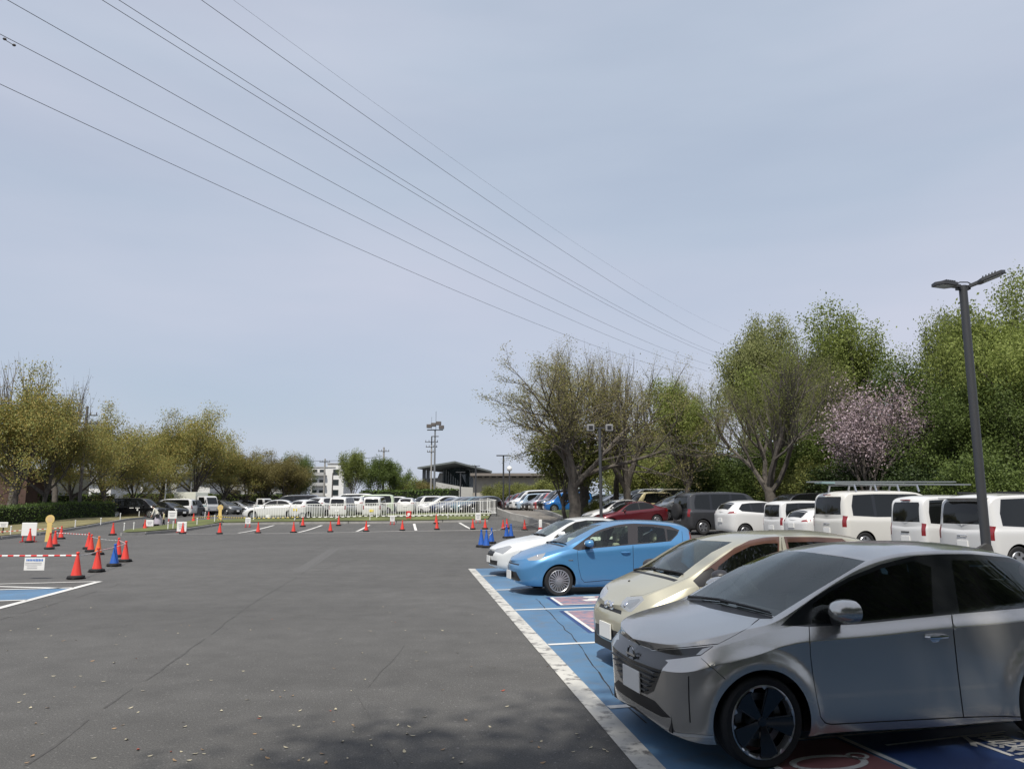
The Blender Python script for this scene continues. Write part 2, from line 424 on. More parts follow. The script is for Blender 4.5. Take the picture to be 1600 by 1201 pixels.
def wheel_mesh(parent, R0, rr, w, style, side, rim_m, low=False, ns=10):
    """one wheel: hub mesh with tyre and rim as its pieces; side -1 = outer face towards -y"""
    o = side; nseg = 20 if low else 48
    ty = [(rr * .97, -.42), (rr * 1.06, -.49), (R0 * .93, -.5), (R0 * .985, -.42), (R0, -.3), (R0, .3), (R0 * .985, .42), (R0 * .93, .5), (rr * 1.06, .49), (rr * .97, .42)]
    def lathe(mb, prof, m, n=nseg): mb.lathe([(r, h * w) for r, h in prof], n, m, 'y')
    if low:
        mb = MB(); lathe(mb, ty, 0); mb.lathe([(rr * .99, o * w * .36), (rr * .9, o * w * .46), (rr * .3, o * w * .40), (.001, o * w * .42)], 16, 1, 'y')
        for k in range(5):
            a = 2 * math.pi * k / 5 + .3; ca, sa = math.cos(a), math.sin(a)
            mb.beam((ca * rr * .45, o * w * .44, sa * rr * .45), (ca * rr * .8, o * w * .46, sa * rr * .8), .012, rr * .3, 2)
        return mb.build('wheel', [RUBBER, rim_m, BLACK], parent)
    hub = MB(); lathe(hub, [(rr * .55, o * .1), (rr * .75, o * .1), (rr * .75, o * .02), (rr * .55, o * .02), (rr * .55, o * .1)], 0); lathe(hub, [(.001, o * .2), (rr * .3, o * .2), (rr * .3, -o * .2)], 1)
    h = hub.build('wheel', [mat('brake_disc', (.16, .155, .15), .4, .9), GREYM], parent)
    t = MB(); lathe(t, ty, 0)
    for k in (-.2, 0., .2): lathe(t, [(R0 * 1.0015, k - .012), (R0 * 1.0015, k + .012)], 1)
    t.build('tyre', [RUBBER, SEAM], h)
    r = MB(); lathe(r, [(rr * .97, -.42), (rr * .93, -.2), (rr * .9, o * .2), (rr * .95, o * .44), (rr * .995, o * .475), (rr * 1.02, o * .46)], 0)
    lathe(r, [(.001, o * .40), (rr * .13, o * .39), (rr * .17, o * .30), (rr * .17, o * .1)], 1, 24)
    def pr(poly, y0, th, m): r.prism(poly, th, m, lambda a, b, hh: (a, o * (y0 + hh), b))
    if style == 'blade':                       # five dark twisted blades, bright edge pieces on the rim
        for k in range(5):
            a = 2 * math.pi * k / 5 + 1.12
            def P(rad, da): return (rad * rr * math.cos(a + da), rad * rr * math.sin(a + da))
            for poly, m in (([P(.14, -.55), P(.14, .6), P(.94, .36), P(.97, .08), P(.95, -.24)], 2), ([P(.2, .66), P(.92, .40), P(.74, .24), P(.3, .2)], 3)):
                r.prism(poly, .02, m, lambda x, y, hh: (x, o * (w * (.30 + .17 * min(1, math.hypot(x, y) / rr)) + (hh if m == 2 else hh * .4 + .004) - .012), y))
            for da0, da1 in ((.42, .60), (-.40, -.25)):
                r.prism([P(.99, da0), P(.99, da1), P(.90, (da0 + da1) / 2)], .012, 0, lambda x, y, hh: (x, o * (w * .455 + hh), y))
    else:
        for k in range(ns):
            a = 2 * math.pi * k / ns + .1
            def P(rad, da): return (rad * rr * math.cos(a + da), rad * rr * math.sin(a + da))
            wd = .075 if ns > 8 else .15
            r.prism([P(.15, -.24), P(.15, .24), P(.55, wd * 1.1), P(.93, wd), P(.93, -wd), P(.55, -wd * 1.1)], .016, 1,
                    lambda x, y, hh: (x, o * (w * (.34 + .12 * min(1, math.hypot(x, y) / rr)) + hh - .012), y))
    r.build('rim', [rim_m, rim_m if style != 'blade' else GLOSSBLACK, GLOSSBLACK, mat('grey_blade', (.1, .105, .11), .3, .6)], h)
    return h

def build_shell(root, spec, low=False):
    """spec: net, flares, regions [(part, materials key, mode, pts, kind, parent)], paints dict; returns objects by part"""
    sh = Shell(spec['net'], spec.get('flares', ())); regs, meta = [], []
    for rg in spec['regions']:
        name, mk, mode, pts, kind = rg[:5]; par = rg[5] if len(rg) > 5 else None
        if kind == 'seam': regs.append(sh.band(mode, pts, rg[5] if len(rg) > 5 else .008)); meta.append(('body', 'b', mk, None, 0)); continue
        regs.append(sh.poly(mode, pts)); meta.append((name, kind, mk, par, rg[6] if len(rg) > 6 else 0.))
    P, N, F, reg = sh.cut(regs, spec.get('du', .05), spec.get('dv', .05))
    sg = outward(sh); N = N * sg
    if sg < 0: F = F[:, ::-1]
    M = spec['mats']; out = {}
    def emit(name, faces, mats, mi, sides, parent, off=0.):
        used = np.unique(faces); rm = -np.ones(len(P), int); rm[used] = np.arange(len(used))
        V, Nn = P[used] + N[used] * off, N[used]; f = rm[faces]; VV, NN, FF, MI = [], [], [], []
        b = 0
        for sd in sides:
            q = V.copy(); w = Nn.copy(); ff = f
            if sd < 0: q[:, 1] *= -1; w[:, 1] *= -1; ff = f[:, ::-1]
            VV.append(q); NN.append(w); FF.append(ff + b); MI.append(mi); b += len(V)
        VV, NN, FF, MI = map(np.concatenate, (VV, NN, FF, MI))
        return mesh_obj(name, VV, FF, mats, parent, MI, normals=NN)
    # body with its own trim slots
    keys = ['paint']; mi = []; fs = []
    for k in [-1] + [i for i, m in enumerate(meta) if m[1] == 'b']:
        sel = F[reg == k]
        if not len(sel): continue
        key = 'paint' if k < 0 else meta[k][2]
        if key not in keys: keys.append(key)
        fs.append(sel); mi.append(np.full(len(sel), keys.index(key)))
    out['body'] = emit('body', np.concatenate(fs), [M[k] for k in keys], np.concatenate(mi), (1, -1), root)
    done = set()
    for order in (0, 1):
        for k, (name, kind, mk, par, off) in enumerate(meta):
            if kind in 'hb' or (par is not None) != bool(order): continue
            sel = F[reg == k]
            if not len(sel): continue
            z = np.zeros(len(sel), int)
            if kind == 's':
                for sd in (1, -1):
                    p = out.get((par, sd), root) if par else root
                    out[(name if name not in done else name + str(k), sd)] = out[(k, sd)] = emit(name, sel, [M[mk]], z, (sd,), p, off)
                done.add(name)
            else: out[name] = emit(name, sel, [M[mk]], z, (1, -1), out.get(par, root) if par else root, off)
    out['shell'] = sh
    return out
# ------------------------------------------------------------------ car body nets: xs, ys, bot, belt | rail x, y, z | centre line x, z
N_SILVER = (0.777, 6.39); N_BLUE = (-0.055, 16.476); N_GOLD = (0.88, 9.08); N_WHITE = (-0.60, 20.4)
NET_SILVER = net_from([
 (.17, 0, .25, .72, .20, 0, .77, .23, .79), (.19, .42, .205, .72, .25, .38, .79, .30, .83), (.275, .69, .175, .74, .34, .60, .825, .41, .88),
 (.44, .825, .175, .80, .50, .68, .87, .54, .92), (.80, .862, .21, .88, .80, .72, .93, .78, .967), (1.02, .866, .2, .93, 1.0, .745, .965, .93, .995),
 (1.2, .867, .2, .95, 1.2, .74, 1.065, 1.1, 1.06), (1.5, .867, .2, .955, 1.5, .705, 1.22, 1.4, 1.24), (1.85, .867, .19, .965, 1.85, .66, 1.365, 1.76, 1.425),
 (2.2, .867, .18, .985, 2.2, .625, 1.44, 2.1, 1.50), (2.6, .867, .18, 1.0, 2.6, .605, 1.46, 2.6, 1.515), (3.05, .865, .18, 1.015, 3.05, .59, 1.45, 3.05, 1.505),
 (3.5, .85, .2, 1.04, 3.45, .57, 1.40, 3.5, 1.455), (3.85, .77, .25, 1.04, 3.75, .53, 1.22, 3.8, 1.33), (4.02, .5, .28, 1.02, 3.94, .36, 1.07, 3.95, 1.1),
 (4.05, 0, .3, 1.0, 4.02, 0, 1.03, 4.01, 1.05)], dict(d0=.035, f2=.4, d2=.014, z3=.110, d3=.002, z4=.097, d4=.0, d5=.085))
NET_HATCH = net_from([
 (0, 0, .25, .62, .03, 0, .66, .07, .69), (.04, .40, .22, .62, .10, .36, .685, .16, .74), (.17, .66, .20, .64, .27, .56, .74, .34, .81),
 (.42, .81, .19, .73, .48, .66, .825, .52, .88), (.80, .845, .2, .85, .8, .70, .90, .76, .95), (1.0, .848, .18, .90, .98, .72, .945, .9, .985),
 (1.18, .848, .17, .925, 1.18, .715, 1.035, 1.06, 1.04), (1.5, .848, .16, .935, 1.5, .68, 1.18, 1.4, 1.215), (1.85, .848, .16, .955, 1.85, .64, 1.315, 1.74, 1.365),
 (2.2, .848, .16, .985, 2.2, .60, 1.39, 2.1, 1.445), (2.6, .848, .16, 1.01, 2.6, .575, 1.425, 2.6, 1.485), (3.05, .848, .17, 1.03, 3.05, .55, 1.41, 3.1, 1.475),
 (3.5, .84, .2, 1.06, 3.5, .525, 1.375, 3.6, 1.435), (3.82, .79, .25, 1.07, 3.85, .5, 1.31, 3.95, 1.36), (3.97, .52, .28, 1.06, 3.98, .38, 1.14, 4.0, 1.2),
 (4.0, 0, .3, 1.03, 4.02, 0, 1.10, 4.03, 1.15)], dict(z3=.15, d3=.0, z4=.08, d4=.004, d5=.045))
NET_BACK = NET_HATCH.copy()                       # same front, a sloping rear window
NET_BACK[11:] = net_from([(3.0, .848, .17, 1.03, 3.0, .565, 1.415, 3.0, 1.48), (3.0, .848, .17, 1.03, 3.05, .56, 1.415, 3.1, 1.475), (3.45, .842, .2, 1.05, 3.38, .545, 1.385, 3.45, 1.445), (3.80, .79, .25, 1.04, 3.66, .53, 1.33, 3.70, 1.385),
 (3.97, .52, .28, 1.02, 3.90, .44, 1.04, 3.92, 1.06), (4.0, 0, .3, 1.0, 3.96, 0, 1.01, 3.96, 1.02)], dict(z3=.15, d3=.0, z4=.08, d4=.004, d5=.045))[1:]
NET_GOLD = net_from([
 (.19, 0, .28, .66, .22, 0, .705, .26, .73), (.205, .38, .25, .66, .26, .34, .72, .31, .775), (.27, .64, .22, .67, .33, .52, .775, .39, .855),
 (.42, .78, .2, .76, .46, .62, .875, .46, .92), (.72, .822, .2, .89, .72, .66, .965, .64, 1.0), (.86, .83, .18, .95, .86, .68, 1.015, .74, 1.045),
 (1.02, .832, .17, .955, 1.02, .67, 1.10, .90, 1.11), (1.3, .832, .17, .965, 1.3, .645, 1.265, 1.18, 1.275), (1.6, .832, .17, .985, 1.58, .615, 1.395, 1.46, 1.425),
 (2.0, .832, .17, 1.0, 2.0, .59, 1.46, 1.9, 1.49), (2.4, .832, .17, 1.01, 2.4, .58, 1.475, 2.4, 1.515), (2.85, .832, .17, 1.02, 2.85, .57, 1.46, 2.85, 1.515),
 (3.3, .82, .2, 1.03, 3.25, .55, 1.41, 3.3, 1.465), (3.62, .76, .25, 1.03, 3.55, .51, 1.27, 3.62, 1.37), (3.8, .5, .28, 1.0, 3.74, .36, 1.06, 3.78, 1.12),
 (3.84, 0, .3, .98, 3.81, 0, 1.02, 3.82, 1.06)], dict(z3=.18, d3=.0, z4=.09, d4=.006, d5=.05))
NET_SEDAN = net_from([
 (0, 0, .25, .62, .03, 0, .66, .06, .69), (.04, .45, .22, .62, .1, .4, .68, .16, .74), (.18, .71, .2, .64, .27, .6, .73, .32, .80),
 (.45, .85, .19, .72, .5, .7, .82, .52, .87), (.85, .88, .2, .83, .85, .74, .89, .85, .94), (1.25, .885, .18, .90, 1.25, .77, .945, 1.18, .99),
 (1.45, .885, .17, .915, 1.45, .76, 1.02, 1.36, 1.035), (1.8, .885, .17, .925, 1.8, .71, 1.21, 1.7, 1.245), (2.15, .885, .17, .935, 2.12, .67, 1.36, 2.03, 1.41),
 (2.5, .885, .17, .945, 2.5, .645, 1.41, 2.4, 1.465), (2.9, .885, .17, .955, 2.9, .64, 1.41, 2.9, 1.475), (3.3, .885, .17, .965, 3.3, .65, 1.35, 3.35, 1.425),
 (3.7, .88, .18, .975, 3.72, .68, 1.17, 3.8, 1.22), (4.0, .865, .2, .975, 4.05, .70, 1.025, 4.1, 1.06), (4.35, .83, .24, .965, 4.35, .66, 1.0, 4.35, 1.035),
 (4.58, .62, .26, .93, 4.55, .5, .965, 4.52, 1.0), (4.68, 0, .28, .9, 4.66, 0, .935, 4.64, .965)], dict(z3=.16, d3=.0, z4=.07, d4=.004, d5=.05))
NET_BOX = net_from([
 (0, 0, .25, .75, .02, 0, .80, .05, .84), (.03, .42, .22, .75, .06, .40, .83, .1, .88), (.1, .62, .2, .77, .16, .55, .86, .2, .92),
 (.28, .715, .19, .82, .32, .63, .91, .34, .96), (.5, .735, .19, .88, .5, .66, .97, .48, 1.0), (.62, .737, .18, .92, .62, .67, 1.03, .58, 1.04),
 (.75, .737, .18, .94, .75, .665, 1.18, .68, 1.19), (.95, .737, .18, .95, .95, .65, 1.45, .86, 1.46), (1.15, .737, .18, .955, 1.15, .635, 1.63, 1.05, 1.66),
 (1.5, .737, .18, .96, 1.5, .63, 1.70, 1.5, 1.74), (2.2, .737, .18, .965, 2.2, .625, 1.70, 2.2, 1.75), (2.8, .737, .2, .97, 2.8, .62, 1.69, 2.8, 1.74),
 (3.15, .735, .22, .975, 3.15, .61, 1.67, 3.2, 1.71), (3.32, .71, .24, .97, 3.30, .60, 1.52, 3.33, 1.56), (3.39, .5, .26, .95, 3.36, .44, 1.1, 3.38, 1.12),
 (3.4, 0, .27, .93, 3.38, 0, 1.0, 3.39, 1.02)], dict(z3=.15, d3=.0, z4=.06, d4=.003, d5=.025))
# ------------------------------------------------------------------ ground, bays, kerbs, grass
def asphalt():
    m, nt, p = new_mat('asphalt'); N = nt.nodes.new; K = nt.links.new
    tc = N('ShaderNodeTexCoord')
    def noise(scale, det=5, rough=.55, mp=None):
        n = N('ShaderNodeTexNoise'); n.inputs['Scale'].default_value = scale; n.inputs['Detail'].default_value = det; n.inputs['Roughness'].default_value = rough
        if mp:
            mm = N('ShaderNodeMapping'); mm.inputs['Scale'].default_value = mp; mm.inputs['Rotation'].default_value = (0, 0, R(8)); K(tc.outputs['Object'], mm.inputs[0]); K(mm.outputs[0], n.inputs['Vector'])
        else: K(tc.outputs['Object'], n.inputs['Vector'])
        return n.outputs[0]
    def rng_(s, a, b, c, d):
        r = N('ShaderNodeMapRange'); r.inputs[1].default_value = a; r.inputs[2].default_value = b; r.inputs[3].default_value = c; r.inputs[4].default_value = d; K(s, r.inputs[0]); return r.outputs[0]
    def mul(a, b):
        q = N('ShaderNodeMath'); q.operation = 'MULTIPLY'; K(a, q.inputs[0]); K(b, q.inputs[1]); return q.outputs[0]
    big = rng_(noise(.12, 4), .3, .7, .86, 1.14); streak = rng_(noise(.35, 4, .6, (.25, 1.5, 1)), .3, .7, .93, 1.07)
    mid = rng_(noise(2.2, 6), .3, .7, .88, 1.12); fine = rng_(noise(75, 3, .8), .36, .68, .62, 1.5); speck = rng_(noise(30, 2), .62, .76, 1, 2.2)
    stain = rng_(noise(.55, 5, .65), .56, .72, 1, .84); tyre = rng_(noise(.8, 3, .5, (1.6, .12, 1)), .55, .72, 1, .93); v = mul(mul(mul(big, streak), mul(mid, fine)), mul(mul(stain, tyre), speck))
    h = N('ShaderNodeHueSaturation'); h.inputs['Color'].default_value = (.088, .086, .082, 1); K(v, h.inputs['Value']); K(h.outputs[0], p.inputs['Base Color'])
    p.inputs['Roughness'].default_value = .88; p.inputs['Specular IOR Level'].default_value = .35
    b = N('ShaderNodeBump'); b.inputs['Strength'].default_value = .5; b.inputs['Distance'].default_value = .006; K(noise(160, 3, .7), b.inputs['Height']); K(b.outputs[0], p.inputs['Normal'])
    return m
ASPHALT = asphalt()
def worn(name, col, base, lo, hi, scale=6., rough=.7, dark=None):
    """paint on the ground, worn through to what lies under it"""
    m, nt, p = new_mat(name); tc = nt.nodes.new('ShaderNodeTexCoord'); K = nt.links.new
    n = nt.nodes.new('ShaderNodeTexNoise'); n.inputs['Scale'].default_value = scale; n.inputs['Detail'].default_value = 9; n.inputs['Roughness'].default_value = .68; K(tc.outputs['Object'], n.inputs['Vector'])
    r = nt.nodes.new('ShaderNodeMapRange'); r.inputs[1].default_value = lo; r.inputs[2].default_value = hi; K(n.outputs[0], r.inputs[0])
    n2 = nt.nodes.new('ShaderNodeTexNoise'); n2.inputs['Scale'].default_value = .9; n2.inputs['Detail'].default_value = 6; K(tc.outputs['Object'], n2.inputs['Vector'])
    r2 = nt.nodes.new('ShaderNodeMapRange'); r2.inputs[1].default_value = .3; r2.inputs[2].default_value = .7; r2.inputs[3].default_value = .82; r2.inputs[4].default_value = 1.12; K(n2.outputs[0], r2.inputs[0])
    hs = nt.nodes.new('ShaderNodeHueSaturation'); hs.inputs['Color'].default_value = (*col, 1); K(r2.outputs[0], hs.inputs['Value'])
    mx = nt.nodes.new('ShaderNodeMix'); mx.data_type = 'RGBA'; K(r.outputs[0], mx.inputs[0]); mx.inputs[6].default_value = (*base, 1); K(hs.outputs[0], mx.inputs[7]); K(mx.outputs[2], p.inputs['Base Color'])
    p.inputs['Roughness'].default_value = rough
    n3 = nt.nodes.new('ShaderNodeTexNoise'); n3.inputs['Scale'].default_value = 130; K(tc.outputs['Object'], n3.inputs['Vector'])
    b = nt.nodes.new('ShaderNodeBump'); b.inputs['Strength'].default_value = .3; b.inputs['Distance'].default_value = .005; K(n3.outputs[0], b.inputs['Height']); K(b.outputs[0], p.inputs['Normal'])
    return m
WHITEP = worn('paint_line', (.62, .61, .58), (.09, .088, .085), .28, .40, 9)
WHITEOLD = worn('paint_line_old', (.50, .49, .45), (.14, .135, .13), .38, .50, 5)
BLUEP = worn('paint_bay_blue', (.080, .170, .285), (.115, .145, .18), .26, .5, 3.5, .62)
BLUED = worn('paint_sign_blue', (.02, .05, .16), (.04, .08, .16), .25, .4, 6, .5)
PINKP = worn('paint_sign_pink', (.33, .20, .22), (.11, .16, .24), .38, .56, 5, .7)
CONC = mat('concrete', (.30, .29, .27), .9, var=.18, vscale=2.5, bump=.3, bscale=30)
KERBM = mat('kerb_concrete', (.27, .265, .25), .9, var=.2, vscale=3, bump=.2)
DARKSEAL = mat('seam_seal', (.025, .025, .025), .8, var=.3, vscale=5)
GRASSM = mat('grass_blades', (.10, .115, .035), .95, var=.45, vscale=.7, bump=.8, bscale=14)
DRYM = mat('grass_dry', (.17, .15, .07), .95, var=.35, vscale=.9, bump=.8, bscale=14)

xs = np.unique(np.concatenate([np.linspace(-400, -75, 14), np.arange(-75, 50, 1.5), np.linspace(50, 400, 14)]))
ys = np.unique(np.concatenate([np.linspace(-120, 10, 14), np.arange(10, 100, 1.5), np.linspace(100, 1500, 20)]))
XX, YY = np.meshgrid(xs, ys, indexing='ij'); ZZ = gz(XX, YY); nx, ny = len(xs), len(ys)
Vg = np.stack([XX.ravel(), YY.ravel(), ZZ.ravel()], 1)
Fg = [(i * ny + j, (i + 1) * ny + j, (i + 1) * ny + j + 1, i * ny + j + 1) for i in range(nx - 1) for j in range(ny - 1)]
tag(mesh_obj('ground', Vg, Fg, ASPHALT, smooth=True), kind='structure')

def Lp(Y, t):
    """bay coordinates: Y along the worn white line, t metres into the bays"""
    return Vector((1.617 - .128 * Y + EV.x * t, Y + EV.y * t, 0))
def sheet(name, polys, m, lift, kind='structure', step=None):
    mb = MB()
    for p in polys: mb.add([(q[0], q[1], gzf(q[0], q[1]) + lift) for q in p], [tuple(range(len(p)))])
    o = mb.build(name, m); return tag(o, kind=kind)
def quadline(a, b, w):
    d = (b - a).normalized(); n = Vector((-d.y, d.x, 0)) * w / 2; return [a - n, b - n, b + n, a + n]
def segline(a, b, w, n=8): 
    a, b = Vector(a), Vector(b); return [quadline(a + (b - a) * i / n, a + (b - a) * (i + 1) / n, w) for i in range(n)]

Y0, Y1, T1 = -3., 22.3, 5.4
sheet('bay_surface', [[Lp(Y0, .1), Lp(Y0, T1), Lp(Y1, T1), Lp(Y1, .1)]], BLUEP, .004)
sheet('edge_line', [[Lp(Y0, 0), Lp(Y0, .2), Lp(Y1, .2), Lp(Y1, 0)]], WHITEOLD, .008)
sheet('bay_line', [quadline(Lp(y, .21), Lp(y, T1), .10) for y in (1.0, 4.2, 7.36, 10.5, 13.8, 16.9, 20.1)], WHITEP, .009)
# dark cracks and sealed joints
def crack(pts, w, seed, skip=0.):
    r = random.Random(seed); out = []
    P = []
    for a, b in zip(pts[:-1], pts[1:]):
        a, b = Vector(a), Vector(b); n = max(2, int((b - a).length / .35))
        P += [a + (b - a) * i / n + Vector((r.uniform(-1, 1), r.uniform(-1, 1), 0)) * .018 for i in range(n)]
    P.append(Vector(pts[-1]))
    return [quadline(a, b, w * r.uniform(.4, 1.4)) for a, b in zip(P[:-1], P[1:]) if r.random() > skip]
sheet('floor_crack', crack([G(838, 935), G(858, 957), G(905, 1005), G(958, 1088)], .014, 1) + crack([G(960, 1085), G(1010, 1130)], .012, 3), DARKSEAL, .007)
sheet('asphalt_seam', crack([G(528, 852), G(470, 897), G(390, 945), G(300, 1012), G(190, 1090), G(40, 1197)], .02, 2, .22) + crack([G(0, 968), G(180, 915), G(240, 878)], .02, 4, .3) + crack([G(620, 1198), G(560, 1090), G(640, 1000)], .008, 6, .35), mat('seam_old', (.068, .066, .064), .95, var=.3), .003)
light = mat('asphalt_pale', (.098, .096, .093), .95, var=.12, vscale=30, bump=.3, bscale=120)
sheet('asphalt_patch', [[G(455, 893), G(478, 893), G(530, 857), G(514, 857)]], light, .002)
# painted signs in the bays: pink plates in white frames
def plate(Ya, Yb, ta, tb, fig=True):
    c = lambda a, b, k=0: [Lp(Ya + a, ta + a), Lp(Ya + a, tb - a), Lp(Yb - a, tb - a), Lp(Yb - a, ta + a)]
    return c(-.07, 0), c(0, 0), c(.06, 0)
A1 = plate(11.3, 13.45, 1.02, 2.9); A2 = plate(14.2, 15.35, 1.12, 2.9); A3 = plate(5.05, 6.5, 1.0, 2.6); A4 = plate(4.35, 4.9, 1.6, 3.1)
sheet('sign_border', [A1[0], A2[0]], BLUED, .006); sheet('sign_frame', [A1[1], A2[1]], WHITEP, .010); sheet('sign_plate', [A1[2], A2[2]], PINKP, .013)
def pict(Yc, tc, s=1.):
    """a plain seated-figure sign: round head and a curved body"""
    out = []
    ring = [Lp(Yc + .42 * s + .13 * s * math.sin(a), tc + .13 * s * math.cos(a)) for a in np.linspace(0, 2 * math.pi, 14, endpoint=False)]; out.append(ring)
    body = [(-.05, .22), (.18, .2), (.22, -.05), (.34, -.42), (.2, -.48), (.06, -.18), (-.2, -.16), (-.24, .05), (-.12, .08)]
    out.append([Lp(Yc + b * s, tc + a * s) for a, b in body][::-1]); return out
sheet('sign_figure', pict(12.6, 1.75, 1.25) + pict(14.75, 1.9), WHITEP, .016)
# the nearest bay, under the silver car: red plate with an outlined shape, dark plate with lettering
def silver_local(x, y): return Vector((N_SILVER[0], N_SILVER[1], 0)) + EV * x + NV * y
def sl(a, b, c, d): return [silver_local(a, b), silver_local(c, b), silver_local(c, d), silver_local(a, d)]
sheet('sign_plate_red', [sl(.93, -1.35, 1.75, -.35)], mat('paint_sign_red', (.24, .10, .10), .6, var=.15, vscale=4), .007)
sheet('sign_plate_navy', [sl(1.86, -1.35, 3.6, -.35)], BLUED, .007)
sheet('sign_rule', [quadline(silver_local(1.80, -1.4), silver_local(1.80, -.3), .05), quadline(silver_local(.90, -1.4), silver_local(.90, -.3), .05), quadline(silver_local(.88, -.32), silver_local(3.6, -.32), .04), quadline(silver_local(2.0, -.62), silver_local(3.2, -.55), .03)], WHITEP, .011)
def loop(cx, cy, rx, ry, w):
    P = [silver_local(cx + rx * math.cos(a), cy + ry * math.sin(a)) for a in np.linspace(0, 2 * math.pi, 25)]; return [quadline(a, b, w) for a, b in zip(P[:-1], P[1:])]
sheet('sign_outline', loop(1.32, -.86, .28, .14, .05) + loop(1.62, -.78, .07, .06, .03), WHITEP, .011)
ft = bpy.data.curves.new('bay_lettering', 'FONT'); ft.body = '優先\n駐車'; ft.size = .55; ft.extrude = .001
fo = bpy.data.objects.new('bay_lettering', ft); fo.location = silver_local(2.62, -1.02) + Vector((0, 0, .011)); fo.rotation_euler = (0, 0, AX); link(fo)
ft.materials.append(WHITEP); tag(fo, kind='structure')

# left-hand bays with a blue panel
cA, cB, cC = G(155, 908), G(0, 949.5), G(-220, 1008)
d1 = (cC - cA).normalized(); d2 = (G(-200, 917) - cA).normalized()
def Q(a, b): return cA + d1 * a + d2 * b
la, lb, lc = (G(112, 918) - cA).length, (G(42, 937) - cA).length, (cC - cA).length
sheet('bay_panel', [[Q(la + .1, .0), Q(lb - .1, .0), Q(lb - .1, 12), Q(la + .1, 12)]], BLUEP, .004)
sheet('bay_line', [quadline(cA, cC, .15), quadline(cA, Q(0, 14), .12), quadline(Q(la, .05), Q(la, 14), .13), quadline(Q(lb, .05), Q(lb, 14), .13),
                   quadline(Q(0.05, 3.0), Q(la, .3), .14), quadline(Q(.05, 6.4), Q(la, 3.6), .3), quadline(Q(la + .55, 2.9), Q(la + .55, 8), .1)], WHITEP, .009)
# far row of bays in front of the white fence
fl = [G(230, 835), G(345, 833.6), G(460, 832.6), G(630, 829.5), G(760, 828), G(842, 829)]
far = []
for a, b in zip(fl[:-1], fl[1:]): far += segline(a, b, .12, 6)
for a, b in (((372, 832.5), (428, 820.5)), ((466, 831.5), (503, 820.5)), ((557, 830), (577, 820)), ((650, 828.5), (647, 818)), ((736, 826.5), (718, 816.5)), ((820, 812), (846, 824))):
    far += segline(G(*a), G(*b), .17, 6)
sheet('bay_line', far, WHITEP, .02)

# grass islands with concrete kerbs
def area(name, px, m, lift=.13, label=None, step=1.2):
    P = [Vector((q.x, q.y)) for q in (G(*p) for p in px)]
    x0, x1, y0, y1 = min(p.x for p in P), max(p.x for p in P), min(p.y for p in P), max(p.y for p in P)
    pts = list(P); r = random.Random(3)
    for a in np.arange(x0, x1, step):
        for b in np.arange(y0, y1, step):
            c = False; j = len(P) - 1
            for i in range(len(P)):
                if (P[i].y > b) != (P[j].y > b) and a < (P[j].x - P[i].x) * (b - P[i].y) / (P[j].y - P[i].y) + P[i].x: c = not c
                j = i
            if c: pts.append(Vector((a, b)))
    ov, oe, of, *_ = delaunay_2d_cdt(pts, [(i, (i + 1) % len(P)) for i in range(len(P))], [], 1, 1e-4)
    V = [(v.x, v.y, gzf(v.x, v.y) + lift + r.uniform(-.01, .02)) for v in ov]
    return tag(mesh_obj(name, V, [tuple(f) for f in of], m, smooth=True), kind='stuff' if 'grass' in name else 'structure')
def kerb(px, w=.16, h=.15, m=None, name='kerb'):
    P = [G(*p) for p in px]; mb = MB()
    for a, b in zip(P[:-1], P[1:]):
        n = max(1, int((b - a).length / 3))
        for i in range(n):
            p, q = a + (b - a) * i / n, a + (b - a) * (i + .985) / n
            p.z = gzf(p.x, p.y) + h / 2 - .03; q.z = gzf(q.x, q.y) + h / 2 - .03; mb.beam(p, q, w, h + .06)
    return tag(mb.build(name, m or KERBM), kind='structure')
area('grass', [(350, 818), (470, 816.5), (620, 815), (762, 813), (768, 803), (640, 803), (500, 807), (392, 811), (345, 814)], GRASSM)
kerb([(346, 819.5), (470, 818), (620, 816.5), (764, 814.5)])
area('grass', [(192, 834), (226, 832.5), (282, 828), (329, 821), (346, 817), (340, 812), (301, 814.5), (262, 822), (226, 826.5), (196, 830)], GRASSM)
kerb([(189, 836), (226, 834.5), (282, 830), (329, 822.5), (346, 819.5)])
area('grass_dry', [(-200, 868), (-60, 846), (0, 840), (60, 834), (94, 829), (169, 816), (225, 808.5), (222, 806.5), (160, 807.5), (60, 818), (0, 823), (-200, 838)], DRYM)
kerb([(-200, 870), (-60, 848), (0, 842), (60, 835.5), (94, 830.5), (169, 817.5), (226, 809.5)])
area('grass', [(846, 799), (866, 803), (884, 811), (930, 816), (975, 808), (950, 798), (900, 796)], GRASSM, .16)
# sloping path up to the right-hand lot with its retaining wall
area('path', [(766, 801), (772, 793), (786, 790), (814, 793), (842, 799), (880, 812), (892, 822), (866, 828), (838, 820), (800, 809)], mat('path_asphalt', (.16, .145, .125), .9, var=.15, vscale=3), .03)
kerb([(812, 792), (843, 799.5), (884, 813), (900, 822)], .2, .22, CONC)
kerb([(764, 800), (782, 804), (800, 811), (820, 815), (850, 826), (868, 833)], .25, .45, CONC, 'retaining_wall')

